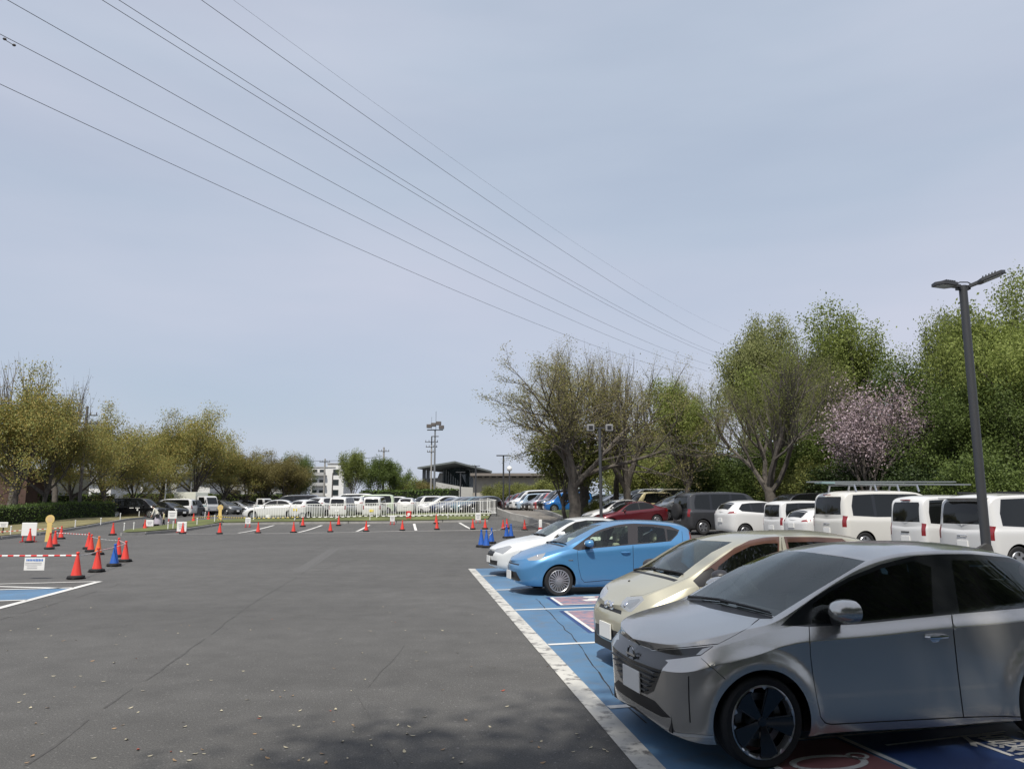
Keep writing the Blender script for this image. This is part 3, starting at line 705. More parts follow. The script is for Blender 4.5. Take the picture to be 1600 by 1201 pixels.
# fallen leaves
LEAF = [mat('leaf_pale', (.42, .38, .27), .8), mat('leaf_tan', (.30, .20, .11), .8), mat('leaf_red', (.30, .07, .04), .8)]
leafproto = []
for k in range(3):
    mb = MB(); L_ = .045
    mb.add([(-L_, 0, .012), (-.012, .021, .004), (.02, .018, .004), (L_, .0, .013), (.02, -.018, .005), (-.012, -.021, .005), (0, 0, .001)], [(0, 6, 1), (1, 6, 2), (2, 6, 3), (3, 6, 4), (4, 6, 5), (5, 6, 0)])
    leafproto.append(mb.build('fallen_leaf', LEAF[k])); 
r = random.Random(11); first = [True] * 3
LEAFLAB = ['small pale dry leaf lying on the dark asphalt', 'small tan dry leaf lying on the dark asphalt', 'small reddish dry leaf lying on the dark asphalt']
n = 0
while n < 150:
    px, py = r.uniform(0, 1010), 905 + 291 * r.random() ** .8
    if px > (py - 46) / 1.145: continue
    k = 0 if r.random() < .72 else (1 if r.random() < .75 else 2)
    o = leafproto[k] if first[k] else leafproto[k].copy()
    if not first[k]: COL.objects.link(o)
    first[k] = False; g = G(px, py); o.location = (g.x, g.y, .004); o.rotation_euler = (r.uniform(-.25, .25), r.uniform(-.25, .25), r.uniform(0, 6.28)); s = r.uniform(.3, .62); o.scale = (s, s, s)
    tag(o, LEAFLAB[k], 'leaf', ['pale fallen leaves', 'tan fallen leaves', 'reddish fallen leaves'][k]); n += 1
PS = {'windscreen': [(4.858, 8.337), (5.169, 8.336), (5.435, 8.303), (5.655, 8.251), (5.857, 8.18), (6.045, 8.087), (6.232, 7.985), (6.416, 7.874), (6.604, 7.792), (6.795, 7.737), (6.986, 7.711), (7.164, 7.73), (7.351, 7.805), (7.552, 7.951), (7.777, 8.163), (7.636, 10.0), (4.74, 10.0)], 'cowl': [(4.817, 8.334), (4.679, 8.295), (4.593, 8.525), (4.497, 8.699), (4.169, 10.0), (4.74, 10.0)], 'surround': [(4.684, 5.857), (4.953, 5.399), (5.239, 4.824), (5.491, 4.604), (5.718, 4.476), (5.965, 4.45), (6.197, 4.433), (6.42, 4.416), (6.638, 4.397), (6.849, 4.377), (7.055, 4.356), (7.266, 4.367), (7.478, 4.372), (7.69, 4.373), (7.903, 4.369), (8.116, 4.363), (8.326, 4.359), (8.531, 4.359), (8.732, 4.362), (8.93, 4.369), (9.125, 4.378), (9.317, 4.388), (9.503, 4.388), (9.686, 4.388), (9.867, 4.389), (10.045, 4.391), (10.224, 4.389), (10.406, 4.383), (10.589, 4.373), (10.775, 4.358), (10.962, 4.339), (11.437, 4.577), (11.959, 5.669), (11.66, 6.524), (11.918, 7.515), (11.689, 7.783), (11.238, 7.207), (10.979, 7.066), (10.746, 7.053), (10.525, 7.082), (10.313, 7.146), (10.131, 7.099), (9.955, 7.077), (9.78, 7.073), (9.602, 7.084), (9.391, 7.059), (9.176, 7.057), (8.959, 7.081), (8.741, 6.949), (8.521, 6.883), (8.296, 6.854), (8.067, 6.857), (7.825, 6.804), (7.587, 6.785), (7.353, 6.797), (7.122, 6.85), (6.926, 6.849), (6.728, 6.867), (6.527, 6.908), (6.34, 6.896), (6.149, 6.903), (5.955, 6.941), (5.746, 6.809), (5.522, 6.667), (5.278, 6.503), (5.0, 6.226)], 'fglass': [(5.812, 4.754), (6.032, 4.702), (6.242, 4.662), (6.446, 4.626), (6.645, 4.592), (6.838, 4.56), (7.028, 4.529), (7.243, 4.544), (7.46, 4.554), (7.677, 4.559), (7.895, 4.559), (8.113, 4.556), (8.328, 4.556), (8.538, 4.561), (8.744, 4.571), (8.947, 4.584), (9.008, 5.269), (9.061, 5.581), (9.115, 5.802), (9.169, 5.986), (9.224, 6.166), (9.28, 6.388), (9.161, 6.471), (9.04, 6.566), (8.917, 6.682), (8.702, 6.639), (8.483, 6.614), (8.26, 6.604), (8.032, 6.611), (7.793, 6.579), (7.557, 6.565), (7.325, 6.569), (7.096, 6.596), (6.9, 6.582), (6.703, 6.574), (6.501, 6.573), (6.337, 6.526), (6.17, 6.48), (6.0, 6.432), (5.941, 6.049), (5.879, 5.668)], 'rglass': [(9.539, 4.488), (9.719, 4.489), (9.897, 4.491), (10.073, 4.492), (10.251, 4.491), (10.43, 4.485), (10.612, 4.474), (10.796, 4.459), (10.981, 4.439), (11.263, 4.769), (11.596, 5.585), (11.363, 6.218), (11.84, 7.456), (11.452, 6.725), (11.186, 6.64), (10.96, 6.631), (10.75, 6.646), (10.548, 6.621), (10.354, 6.608), (10.167, 6.602), (9.986, 6.602), (9.807, 6.608), (9.762, 6.291), (9.718, 6.062), (9.676, 5.859), (9.634, 5.616), (9.592, 5.269)], 'fdoor': [(5.733, 4.729), (5.631, 4.039), (5.525, 3.431), (5.507, 2.552), (5.511, 2.287), (5.531, 2.097), (5.551, 1.937), (5.57, 1.776), (5.589, 1.607), (5.607, 1.428), (5.625, 1.238), (5.67, 1.013), (5.715, 0.761), (5.883, 0.515), (6.055, 0.431), (6.295, 0.423), (6.526, 0.418), (6.752, 0.416), (6.971, 0.416), (7.187, 0.418), (7.405, 0.419), (7.624, 0.421), (7.845, 0.422), (8.066, 0.423), (8.284, 0.422), (8.497, 0.419), (8.706, 0.412), (8.911, 0.403), (9.112, 0.392), (9.31, 0.381), (9.292, 0.669), (9.279, 0.906), (9.268, 1.115), (9.258, 1.308), (9.248, 1.488), (9.237, 1.657), (9.228, 1.828), (9.22, 1.991), (9.211, 2.163), (9.202, 2.38), (9.192, 2.721), (9.245, 3.798), (9.339, 4.381), (9.41, 5.176), (9.462, 5.555), (9.515, 5.805), (9.57, 6.007), (9.625, 6.215), (9.681, 6.486), (9.738, 6.982), (9.547, 6.979), (9.354, 6.993), (9.158, 7.026), (8.959, 7.081), (8.741, 6.949), (8.521, 6.883), (8.296, 6.854), (8.067, 6.857), (7.825, 6.804), (7.587, 6.785), (7.353, 6.797), (7.122, 6.85), (6.897, 6.831), (6.669, 6.831), (6.437, 6.852), (6.201, 6.914), (5.96, 7.085), (5.889, 6.25), (5.815, 5.786)], 'rdoor': [(9.366, 4.372), (9.27, 3.79), (9.216, 2.715), (9.223, 2.377), (9.23, 2.162), (9.237, 1.99), (9.244, 1.827), (9.251, 1.656), (9.263, 1.486), (9.275, 1.306), (9.286, 1.113), (9.298, 0.904), (9.313, 0.666), (9.332, 0.377), (9.521, 0.355), (9.707, 0.332), (9.891, 0.308), (10.073, 0.283), (10.257, 0.253), (10.444, 0.216), (10.634, 0.171), (10.39, 0.445), (10.479, 1.247), (10.834, 1.903), (11.409, 2.197), (11.884, 5.503), (11.517, 6.565), (11.918, 7.515), (11.639, 7.715), (11.235, 7.176), (10.977, 7.049), (10.745, 7.042), (10.524, 7.076), (10.313, 7.146), (10.135, 7.095), (9.962, 7.068), (9.79, 7.058), (9.729, 6.503), (9.669, 6.225), (9.61, 6.012), (9.553, 5.809), (9.496, 5.557), (9.44, 5.174)], 'fseam': [(5.705, 4.48), (5.607, 3.944), (5.511, 3.289), (5.507, 2.53), (5.511, 2.287), (5.531, 2.097), (5.551, 1.937), (5.57, 1.776), (5.589, 1.607), (5.607, 1.428), (5.625, 1.238), (5.67, 1.013), (5.715, 0.761), (5.883, 0.515), (6.055, 0.422), (6.282, 0.415), (6.503, 0.41), (6.717, 0.408), (6.926, 0.408), (7.131, 0.41), (7.336, 0.412), (7.543, 0.414), (7.752, 0.416), (7.958, 0.417), (8.164, 0.417), (8.366, 0.414), (8.563, 0.409), (8.757, 0.402), (8.947, 0.393), (9.135, 0.382), (9.319, 0.371)], 'mseam': [(9.348, 4.378), (9.254, 3.795), (9.201, 2.718), (9.211, 2.378), (9.22, 2.163), (9.229, 1.991), (9.238, 1.828), (9.246, 1.656), (9.257, 1.486), (9.269, 1.305), (9.279, 1.111), (9.29, 0.901), (9.304, 0.661), (9.323, 0.37)], 'rseam': [(9.323, 0.37), (9.514, 0.349), (9.701, 0.326), (9.886, 0.303), (10.069, 0.28), (10.254, 0.251), (10.442, 0.215), (10.634, 0.171)], 'headlight': [(0.293, 4.558), (0.493, 5.486), (0.755, 5.928), (1.065, 6.095), (1.394, 6.138), (1.723, 6.105), (2.051, 5.987), (2.339, 5.816), (2.581, 5.59), (2.369, 4.781), (2.133, 4.401), (1.863, 4.503), (1.589, 4.539), (1.328, 4.487), (1.028, 4.354), (0.783, 4.173), (0.595, 3.986), (0.432, 3.849), (0.286, 3.668), (0.288, 4.065)], 'drl': [(1.911, 4.648), (2.062, 5.246), (2.205, 5.653), (2.382, 5.631), (2.539, 5.61), (2.346, 4.935), (2.132, 4.507)], 'hoodseam': [(0.0, 6.384), (0.0, 5.109), (0.0, 4.597), (0.131, 4.697), (0.296, 4.788), (0.529, 5.788), (0.785, 6.095), (1.091, 6.249), (1.409, 6.285), (1.706, 6.262), (2.002, 6.164), (2.273, 6.03), (2.504, 5.891), (2.705, 5.72), (2.882, 5.935), (3.051, 6.145), (3.258, 6.531), (3.512, 7.536), (3.961, 8.425), (4.469, 8.737)], 'strip': [(0.724, 0.0), (1.041, 0.182), (1.375, 0.297), (1.652, 0.405), (1.92, 0.464), (2.172, 0.485), (2.39, 0.475), (2.388, 0.354), (2.169, 0.359), (1.913, 0.33), (1.642, 0.258), (1.36, 0.132), (1.019, 0.0), (0.702, 0.0)], 'slit': [(1.724, 2.559), (1.713, 2.21), (1.703, 1.966), (1.693, 1.733), (1.689, 1.483), (1.686, 1.212), (1.684, 0.913)], 'bseam': [(2.135, 4.182), (2.307, 3.783), (2.443, 3.077), (2.573, 2.495), (2.649, 2.328), (2.723, 2.194)], 'bulge': [(2.208, 8.779), (2.444, 8.825), (2.658, 8.87), (2.857, 8.914), (3.064, 8.912), (3.281, 8.912), (3.52, 8.913)]}
PB = {'windscreen': [(5.263, 9.164), (5.841, 9.23), (6.29, 9.257), (6.736, 9.259), (7.206, 9.31), (7.567, 9.332), (7.989, 9.452), (7.549, 10.0), (4.828, 10.0)], 'surround': [(5.091, 5.235), (5.528, 5.968), (5.858, 6.27), (6.149, 6.538), (6.434, 6.83), (6.721, 7.372), (7.038, 7.918), (7.304, 7.917), (7.584, 7.917), (7.857, 7.784), (8.125, 7.784), (8.403, 7.917), (8.662, 7.85), (8.905, 7.749), (9.147, 7.575), (9.391, 7.523), (9.635, 7.336), (9.877, 7.243), (10.117, 7.214), (10.357, 7.214), (10.576, 7.071), (10.797, 6.957), (11.018, 6.881), (11.249, 6.832), (11.417, 6.609), (11.594, 6.446), (11.783, 6.309), (11.538, 5.82), (11.269, 5.428), (11.032, 4.571), (10.776, 4.545), (10.522, 4.511), (10.269, 4.469), (10.018, 4.42), (9.767, 4.398), (9.509, 4.383), (9.245, 4.376), (8.973, 4.377), (8.695, 4.371), (8.408, 4.374), (8.111, 4.387), (7.805, 4.409), (7.499, 4.42), (7.194, 4.419), (6.888, 4.404), (6.593, 4.319), (6.29, 4.224), (5.979, 4.123), (5.637, 4.038), (5.387, 4.408)], 'fglass': [(6.574, 5.119), (6.58, 5.872), (6.587, 6.379), (6.8, 6.499), (7.011, 6.626), (7.221, 6.778), (7.511, 6.779), (7.804, 6.825), (8.101, 6.931), (8.412, 6.798), (8.712, 6.735), (9.002, 6.709), (8.953, 6.238), (8.904, 5.927), (8.857, 5.568), (8.809, 4.734), (8.521, 4.712), (8.222, 4.705), (7.913, 4.711), (7.601, 4.713), (7.29, 4.702), (6.98, 4.676), (6.778, 4.876)], 'rglass': [(9.56, 6.609), (9.793, 6.585), (10.022, 6.575), (10.249, 6.573), (10.471, 6.511), (10.693, 6.456), (10.916, 6.404), (10.874, 5.995), (10.833, 5.593), (10.796, 4.611), (10.538, 4.638), (10.282, 4.654), (10.028, 4.66), (9.808, 4.719), (9.583, 4.786), (9.353, 4.863), (9.404, 5.576), (9.455, 5.913), (9.507, 6.201)], 'quarter': [(11.025, 6.308), (11.26, 6.269), (11.514, 6.237), (11.662, 6.076), (11.428, 5.786), (11.217, 5.435), (11.047, 5.177), (10.888, 4.697), (10.931, 5.577), (10.977, 5.955)], 'fdoor': [(5.562, 4.237), (5.537, 3.044), (5.553, 2.365), (5.583, 2.074), (5.613, 1.828), (5.644, 1.579), (5.73, 1.251), (5.815, 0.91), (6.032, 0.596), (7.929, 0.708), (9.025, 0.756), (9.016, 1.053), (9.014, 1.382), (9.013, 1.697), (9.014, 1.999), (9.015, 2.342), (9.018, 2.947), (9.055, 4.235), (9.113, 5.459), (9.172, 5.906), (9.233, 6.273), (9.294, 6.953), (9.027, 7.157), (8.76, 7.513), (8.506, 7.784), (8.211, 7.917), (7.906, 7.917), (7.615, 7.917), (7.332, 7.851), (7.011, 7.749), (6.71, 7.117), (6.429, 6.71), (6.144, 6.455), (5.966, 6.049), (5.775, 5.553)], 'rdoor': [(9.083, 4.224), (9.046, 2.937), (9.042, 2.339), (9.039, 1.998), (9.037, 1.696), (9.037, 1.381), (9.037, 1.052), (9.025, 0.756), (10.167, 0.72), (10.389, 1.227), (10.834, 1.838), (11.414, 2.052), (11.66, 2.46), (11.662, 3.052), (11.713, 4.1), (11.803, 5.371), (11.899, 5.904), (11.826, 6.093), (11.756, 6.304), (11.487, 6.375), (11.242, 6.461), (11.013, 6.561), (10.793, 6.68), (10.573, 6.831), (10.353, 7.089), (10.112, 7.092), (9.872, 7.122), (9.629, 7.207), (9.384, 7.37), (9.319, 6.439), (9.259, 6.081), (9.2, 5.78), (9.141, 5.349)], 'fseam': [(5.553, 4.06), (5.536, 2.955), (5.553, 2.365), (5.583, 2.074), (5.613, 1.828), (5.644, 1.579), (5.73, 1.251), (5.815, 0.91), (6.032, 0.596), (7.357, 0.728), (8.211, 0.717), (9.025, 0.756)], 'mseam': [(9.062, 4.232), (9.03, 3.032), (9.03, 2.396), (9.033, 2.059), (9.033, 1.818), (9.033, 1.572), (9.035, 1.317), (9.037, 1.052), (9.025, 0.756)], 'rseam': [(11.93, 6.178), (11.879, 5.902), (11.828, 5.585), (11.728, 4.347), (11.662, 3.178), (11.66, 2.46), (11.543, 2.203), (11.414, 2.052)], 'headlight': [(1.273, 6.98), (1.448, 7.114), (1.624, 7.517), (1.843, 7.584), (2.063, 7.785), (2.282, 7.919), (2.502, 7.315), (2.677, 7.114), (2.853, 7.114), (2.788, 6.399), (2.727, 5.817), (2.633, 4.832), (2.568, 4.201), (2.354, 4.461), (2.107, 4.899), (1.859, 5.547), (1.58, 5.822)], 'hoodseam': [(2.414, 7.987), (2.633, 7.315), (2.853, 7.114), (3.072, 7.047), (3.292, 7.047), (3.599, 7.315), (3.862, 7.047), (4.169, 7.047), (4.52, 7.114), (4.828, 7.114)]}
PG = {'windscreen': [(4.487, 8.664), (5.047, 8.798), (5.47, 8.874), (5.798, 8.923), (6.08, 8.921), (6.36, 8.927), (6.654, 8.949), (6.928, 8.865), (7.221, 8.824), (7.544, 8.91), (7.373, 10.0), (4.74, 10.0)], 'visor': [(4.947, 6.12), (5.339, 6.37), (5.648, 6.567), (5.924, 6.651), (6.177, 6.721), (6.431, 6.802), (6.688, 6.899), (6.948, 7.051), (7.21, 7.296), (7.543, 7.448), (7.885, 8.019), (8.115, 8.055), (8.37, 8.234), (8.548, 7.762), (8.772, 7.552), (8.678, 6.519), (8.601, 6.167), (8.526, 5.901), (8.55, 4.552), (7.164, 4.856), (6.45, 4.706), (6.074, 4.668), (5.67, 4.61), (5.166, 4.542), (5.048, 5.575)], 'visor2': [(8.825, 4.508), (10.727, 4.75), (11.089, 5.902), (10.886, 6.668), (10.729, 7.162), (10.438, 7.122), (10.162, 7.141), (9.899, 7.209), (9.659, 7.207), (9.415, 7.239), (9.167, 7.31), (8.919, 7.435)], 'blacktri': [(4.947, 6.12), (5.339, 6.37), (5.648, 6.567), (5.863, 6.49), (6.061, 6.433), (6.228, 6.035), (6.192, 5.656), (6.156, 4.779), (5.871, 4.707), (5.551, 4.627), (5.166, 4.542), (5.048, 5.575)], 'fglass': [(6.168, 5.05), (6.198, 5.693), (6.228, 6.035), (6.358, 6.276), (6.589, 6.363), (6.822, 6.451), (7.057, 6.543), (7.314, 6.574), (7.552, 6.639), (7.773, 6.741), (8.002, 6.726), (8.228, 6.734), (8.436, 6.674), (8.647, 6.633), (8.594, 6.324), (8.54, 6.098), (8.487, 5.905), (8.5, 4.703), (7.165, 5.048), (6.608, 4.911), (6.389, 4.977)], 'rglass': [(8.9, 4.779), (10.615, 5.015), (10.9, 5.891), (10.695, 6.593), (10.473, 6.589), (10.26, 6.593), (10.053, 6.605), (9.85, 6.624), (9.636, 6.62), (9.419, 6.622), (9.198, 6.632), (8.973, 6.65)], 'fdoor': [(5.188, 4.537), (5.098, 3.611), (5.119, 1.863), (5.333, 0.859), (5.694, 0.649), (8.675, 0.634), (8.675, 4.531), (8.842, 7.49), (8.586, 7.779), (8.406, 8.389), (8.147, 8.239), (7.914, 8.195), (7.552, 7.544), (7.218, 7.379), (6.9, 7.081), (6.588, 6.897), (6.281, 6.786), (5.979, 6.704), (5.653, 6.612), (5.445, 5.941)], 'rdoor': [(8.688, 4.529), (8.688, 0.634), (10.056, 0.628), (10.278, 1.405), (10.834, 1.971), (11.172, 3.094), (11.212, 5.913), (10.912, 6.752), (10.643, 6.808), (10.386, 6.897), (10.14, 7.052), (9.905, 7.294), (9.646, 7.27), (9.384, 7.287), (9.118, 7.351), (8.853, 7.481)], 'fseam': [(5.188, 4.537), (5.098, 3.611), (5.058, 2.843), (5.119, 1.863), (5.333, 0.859), (5.694, 0.649), (8.675, 0.634)], 'mseam': [(8.841, 7.337), (8.676, 5.906), (8.68, 4.53), (8.688, 0.634)], 'headlight': [(0.486, 6.487), (0.674, 8.886), (0.943, 9.146), (1.263, 9.253), (1.588, 8.995), (1.877, 8.691), (2.112, 8.256), (2.118, 6.489), (1.877, 6.279), (1.621, 6.062), (1.376, 5.826), (1.12, 5.309), (0.873, 5.332), (0.664, 5.91)], 'lampcore': [(0.79, 6.98), (0.976, 8.405), (1.217, 8.773), (1.461, 8.587), (1.68, 8.346), (1.873, 7.928), (1.901, 6.761), (1.679, 6.456), (1.446, 6.183), (1.242, 6.071), (1.028, 5.899), (0.895, 6.255)], 'hoodseam': [(1.522, 9.123), (1.77, 8.912), (1.986, 8.662), (2.168, 8.341), (2.415, 8.178), (2.639, 8.034), (2.849, 7.924), (3.05, 7.874), (3.263, 7.839), (3.522, 7.901), (3.831, 7.952), (4.204, 7.96), (4.449, 7.908), (4.673, 7.787), (4.885, 7.597)], 'indicator': [(4.198, 3.457), (4.435, 3.456), (4.693, 3.305), (4.75, 3.171), (4.602, 3.155), (4.452, 3.152), (4.213, 3.31)]}
def hero_root(name, N, label, cat='car'):
    return tag(empty(name, (N[0], N[1], 0), AX), label, cat)
def on_side(sh, x, z, sgn=-1, off=0.):
    """point on the body's side at (x, z), with its outward normal"""
    q = sh.inv([(x, z)], [0, 2], sh.GV <= sh.t_v(8.1)); p = sh.ev(q[:, 0], q[:, 1])[0]; n = sh.normals(q[:, 0], q[:, 1])[0] * outward(sh)
    p = p + n * off; return Vector((p[0], sgn * p[1], p[2])), Vector((n[0], sgn * n[1], n[2]))
def on_top(sh, x, y, off=0.):
    q = sh.inv([(x, abs(y))], [0, 1], sh.GV >= sh.t_v(5.0)); p = sh.ev(q[:, 0], q[:, 1])[0]; n = sh.normals(q[:, 0], q[:, 1])[0] * outward(sh)
    p = p + n * off; return Vector((p[0], math.copysign(p[1], y) if y else p[1], p[2]))
def wheels(root, xs, R0, rr, w, ytrack, style, rim_m, ns=10, low=False):
    for x in xs:
        for sd in (-1, 1):
            h = wheel_mesh(root, R0, rr, w, style, sd, rim_m, low, ns); h.location = (x, sd * ytrack, R0)
            if style == 'blade': h.rotation_euler = (0, R(6), 0)
def underbody(root, L, W, xs, z0=.17, arch=.36):
    m = MB(); m.box((L / 2, 0, z0 + .14), (L - .5, W - .62, .22))
    a, b = xs; m.box(((a + b) / 2, 0, z0 + .11), (b - a - 2 * arch - .02, W - .16, .14))
    m.box((L / 2, 0, z0 + .3), (L - .55, W - .66, .04)); m.build('underbody', BLACK, root)
def seats(root, xf, xr, z=.42, cloth=CLOTH, ys=(.36,), wheel_y=-.36, dash_x=1.25, dash_z=.9, W=1.4):
    def seat(x, y, w):
        m = MB(); m.box((x, y, z + .08), (.5, w, .16), bev=.04)
        for i in range(4): m.box((x + .27 + i * .055, y, z + .2 + i * .15), (.13, w * (1 - .05 * i), .2), bev=.03)
        m.box((x + .49, y, z + .86), (.09, .24, .17), bev=.03); m.tube([(x + .47, y - .06, z + .7), (x + .48, y - .06, z + .8)], .007, 6); m.tube([(x + .47, y + .06, z + .7), (x + .48, y + .06, z + .8)], .007, 6)
        m.build('seat', cloth, root)
    for y in (-.36, .36): seat(xf, y, .48); seat(xr, y, .56)
    d = MB(); d.box((dash_x, 0, dash_z - .1), (.45, W, .24), bev=.06); d.build('dashboard', mat('dash_grey', (.06, .06, .062), .7), root)
    s = MB(); c = Vector((dash_x + .33, wheel_y, dash_z + .02)); pts = []
    for k in range(25):
        a = 2 * math.pi * k / 24; pts.append(c + Vector((math.sin(a) * .08, math.cos(a) * .185, math.sin(a) * .165)))
    s.tube(pts, .014, 6, cap=False); s.beam(c + Vector((0, -.18, 0)), c + Vector((0, .18, 0)), .03, .05); s.beam(c, c - Vector((.2, 0, .08)), .06, .06)
    s.build('steering_wheel', BLACK, root)
def mirror(root, p, sgn, col_m, w=.12, h=.15, d=.2, foot=True):
    m = MB(); V = []
    # egg-shaped shell, flat on the rear
    n = 16; rings = 9
    for i in range(rings + 1):
        t = i / rings; xx = -w * math.cos(t * math.pi / 2) if i < rings else .02
        r = math.sin(t * math.pi / 2) ** .8 if i < rings else .97
        for k in range(n):
            a = 2 * math.pi * k / n; ca, sa = math.cos(a), math.sin(a)
            V.append((p[0] + xx, p[1] + sgn * d * .5 + d * .5 * r * math.copysign(abs(ca) ** .8, ca), p[2] + h * .5 * r * math.copysign(abs(sa) ** .85, sa) * (1 + .12 * ca * sgn * -1)))
    F = [(i * n + k, i * n + (k + 1) % n, (i + 1) * n + (k + 1) % n, (i + 1) * n + k) for i in range(rings) for k in range(n)]
    m.add(V, F, 0, True); m.add([V[rings * n + k] for k in range(n)], [tuple(range(n))], 1)
    if foot: m.beam((p[0] + .0, p[1] + sgn * .07, p[2] - h * .36), (p[0] - .03, p[1] - sgn * .06, p[2] - h * .6), .07, .06, 2)
    return m.build('mirror', [col_m, CHROME, BLACK], root)
def handle(parent, sh, x, z, m, sgn=-1, w=.2, bowl=True):
    p, n = on_side(sh, x, z, sgn); b = MB()
    if bowl: b.sphere((p.x - .01, p.y - sgn * .012, p.z - .004), .05, 14, 1, (1.25, .35, .85))
    pts = [(p.x - w / 2, p.y, p.z + .008), (p.x - w / 2 + .02, p.y + sgn * .022, p.z + .008), (p.x, p.y + sgn * .03, p.z + .008), (p.x + w / 2 - .02, p.y + sgn * .022, p.z + .008), (p.x + w / 2, p.y, p.z + .008)]
    b.tube(pts, [.008, .014, .015, .014, .008], 8, 0); return b.build('door_handle', [m, m], parent)
def wiper(root, sh, p0, p1, off=.02):
    m = MB(); pts = [on_top(sh, p0[0] + (p1[0] - p0[0]) * t, p0[1] + (p1[1] - p0[1]) * t, off) for t in np.linspace(0, 1, 7)]
    m.tube(pts, [.014, .013, .011, .010, .009, .008, .006], 6); pts2 = [p + Vector((.012, 0, -.012)) for p in pts[2:]]; m.tube(pts2, .006, 5)
    return m.build('wiper', BLACK, root)

P_SILVER = paint('paint_silver', (.53, .52, .495), .74, .26)
def make_silver():
    root = hero_root('parked_car', N_SILVER, 'silver hatchback nearest the camera with black bladed wheels and dark windows')
    g = glass('window_dark', (.3, .33, .32), .3, 1.75); gw = glass('windscreen_clear', (.80, .88, .86), .9, 1.68)
    reg = [
     ('arch', 0, 'circ', (.813, .305, .372), 'h'), ('arch', 0, 'circ', (3.40, .31, .372), 'h'),
     ('front_window', 'gd', 'uv', PS['fglass'], 's', 'front_door'), ('rear_window', 'gd', 'uv', PS['rglass'], 's', 'rear_door'),
     ('trim', 'gloss', 'uv', PS['surround'], 'b'),
     ('windscreen', 'gw', 'uv', PS['windscreen'], 'm'), ('cowl', 'black', 'uv', PS['cowl'], 'm'),
     ('daytime_lamp', 'lampc', 'uv', PS['drl'], 's'), ('headlight', 'gloss', 'uv', PS['headlight'], 's'),
     ('chrome_strip', 'bright', 'uv', PS['strip'], 's', None, .004),
     ('grille', 'gloss', 'front', [(0, .722), (.3, .715), (.50, .68), (.47, .60), (.36, .45), (.25, .40), (0, .39)], 'm'),
     ('lower_intake', 'black', 'front', [(0, .385), (.36, .38), (.55, .305), (.44, .285), (0, .292)], 'm'),
     ('rear_lamp', 'lampr', 'net', [(13.0, 4.6), (13.8, 4.6), (13.9, 5.6), (13.0, 5.4)], 's'),
     ('rear_screen', 'gd', 'net', [(12.2, 9.2), (13.8, 9.2), (13.9, 11), (12.2, 11)], 'm'),
     ('x', 'seam', 'uv', PS['fseam'], 'seam', .010), ('x', 'seam', 'uv', PS['mseam'], 'seam', .010), ('x', 'seam', 'uv', PS['rseam'], 'seam', .010),
     ('x', 'seam', 'uv', PS['hoodseam'][:14], 'seam', .02), ('x', 'seam', 'uv', PS['hoodseam'], 'seam', .011), ('x', 'seam', 'uv', PS['slit'], 'seam', .016), ('x', 'seam', 'uv', PS['bseam'], 'seam', .005),
     ('front_door', 'paint', 'uv', PS['fdoor'], 's'), ('rear_door', 'paint', 'uv', PS['rdoor'], 's'),
    ]
    spec = dict(net=NET_SILVER, flares=[(.813, .305, .40, .13, .03), (3.40, .31, .40, .13, .03)], regions=reg, du=.03, dv=.03,
                mats=dict(paint=P_SILVER, gd=g, gw=gw, gloss=mat('piano_black', (.022, .024, .026), .18, coat=.4), black=BLACK, lampc=LAMPC, bright=mat('bright_silver', (.62, .63, .64), .3, .7), lampr=LAMPR, seam=SEAM))
    o = build_shell(root, spec); sh = o['shell']
    wheels(root, (.815, 3.40), .316, .247, .20, .765, 'blade', mat('machined_silver', (.6, .61, .62), .3, .9))
    underbody(root, 4.05, 1.73, (.815, 3.4)); seats(root, 1.65, 2.55, dash_x=1.35, dash_z=.93, W=1.3)
    for sg in (-1, 1):
        p, n = on_side(sh, 1.52, 1.0, sg); mirror(root, (p.x - .0, p.y + sg * .03, p.z + .06), sg, P_SILVER, .15, .17, .25)
        handle(o[('front_door', sg)], sh, 2.32, .83, CHROME, sg)
        handle(o[('rear_door', sg)], sh, 3.28, .86, CHROME, sg)
    wiper(root, sh, (.99, .55), (1.02, -.05), .025); wiper(root, sh, (1.0, .02), (1.06, -.62), .025)
    gr = MB()
    for z in (.43, .47, .51, .55, .59): gr.box((.182 + (.6 - z) * .05, 0, z), (.02, .5 + (z - .43) * 2.2, .008))
    gr.build('grille_bar', GREYM, root)
    # emblem on the grille, plate, shark fin
    e = MB(); e.lathe([(.066, -.004), (.066, .008), (.056, .008), (.056, -.004)], 24, 0, 'x', (.178, 0, .655)); e.box((.178, 0, .655), (.012, .17, .016)); e.build('emblem', CHROME, root)
    b = MB(); b.box((.178, 0, .47), (.014, .33, .165), bev=.004); b.build('number_plate', PLATE, root)
    f = MB(); f.prism([(3.60, 1.42), (3.80, 1.39), (3.78, 1.455), (3.73, 1.475)], .035, 0, lambda a, bb, h: (a, h - .022, bb)); f.build('fin_antenna', P_SILVER, root)
    return root

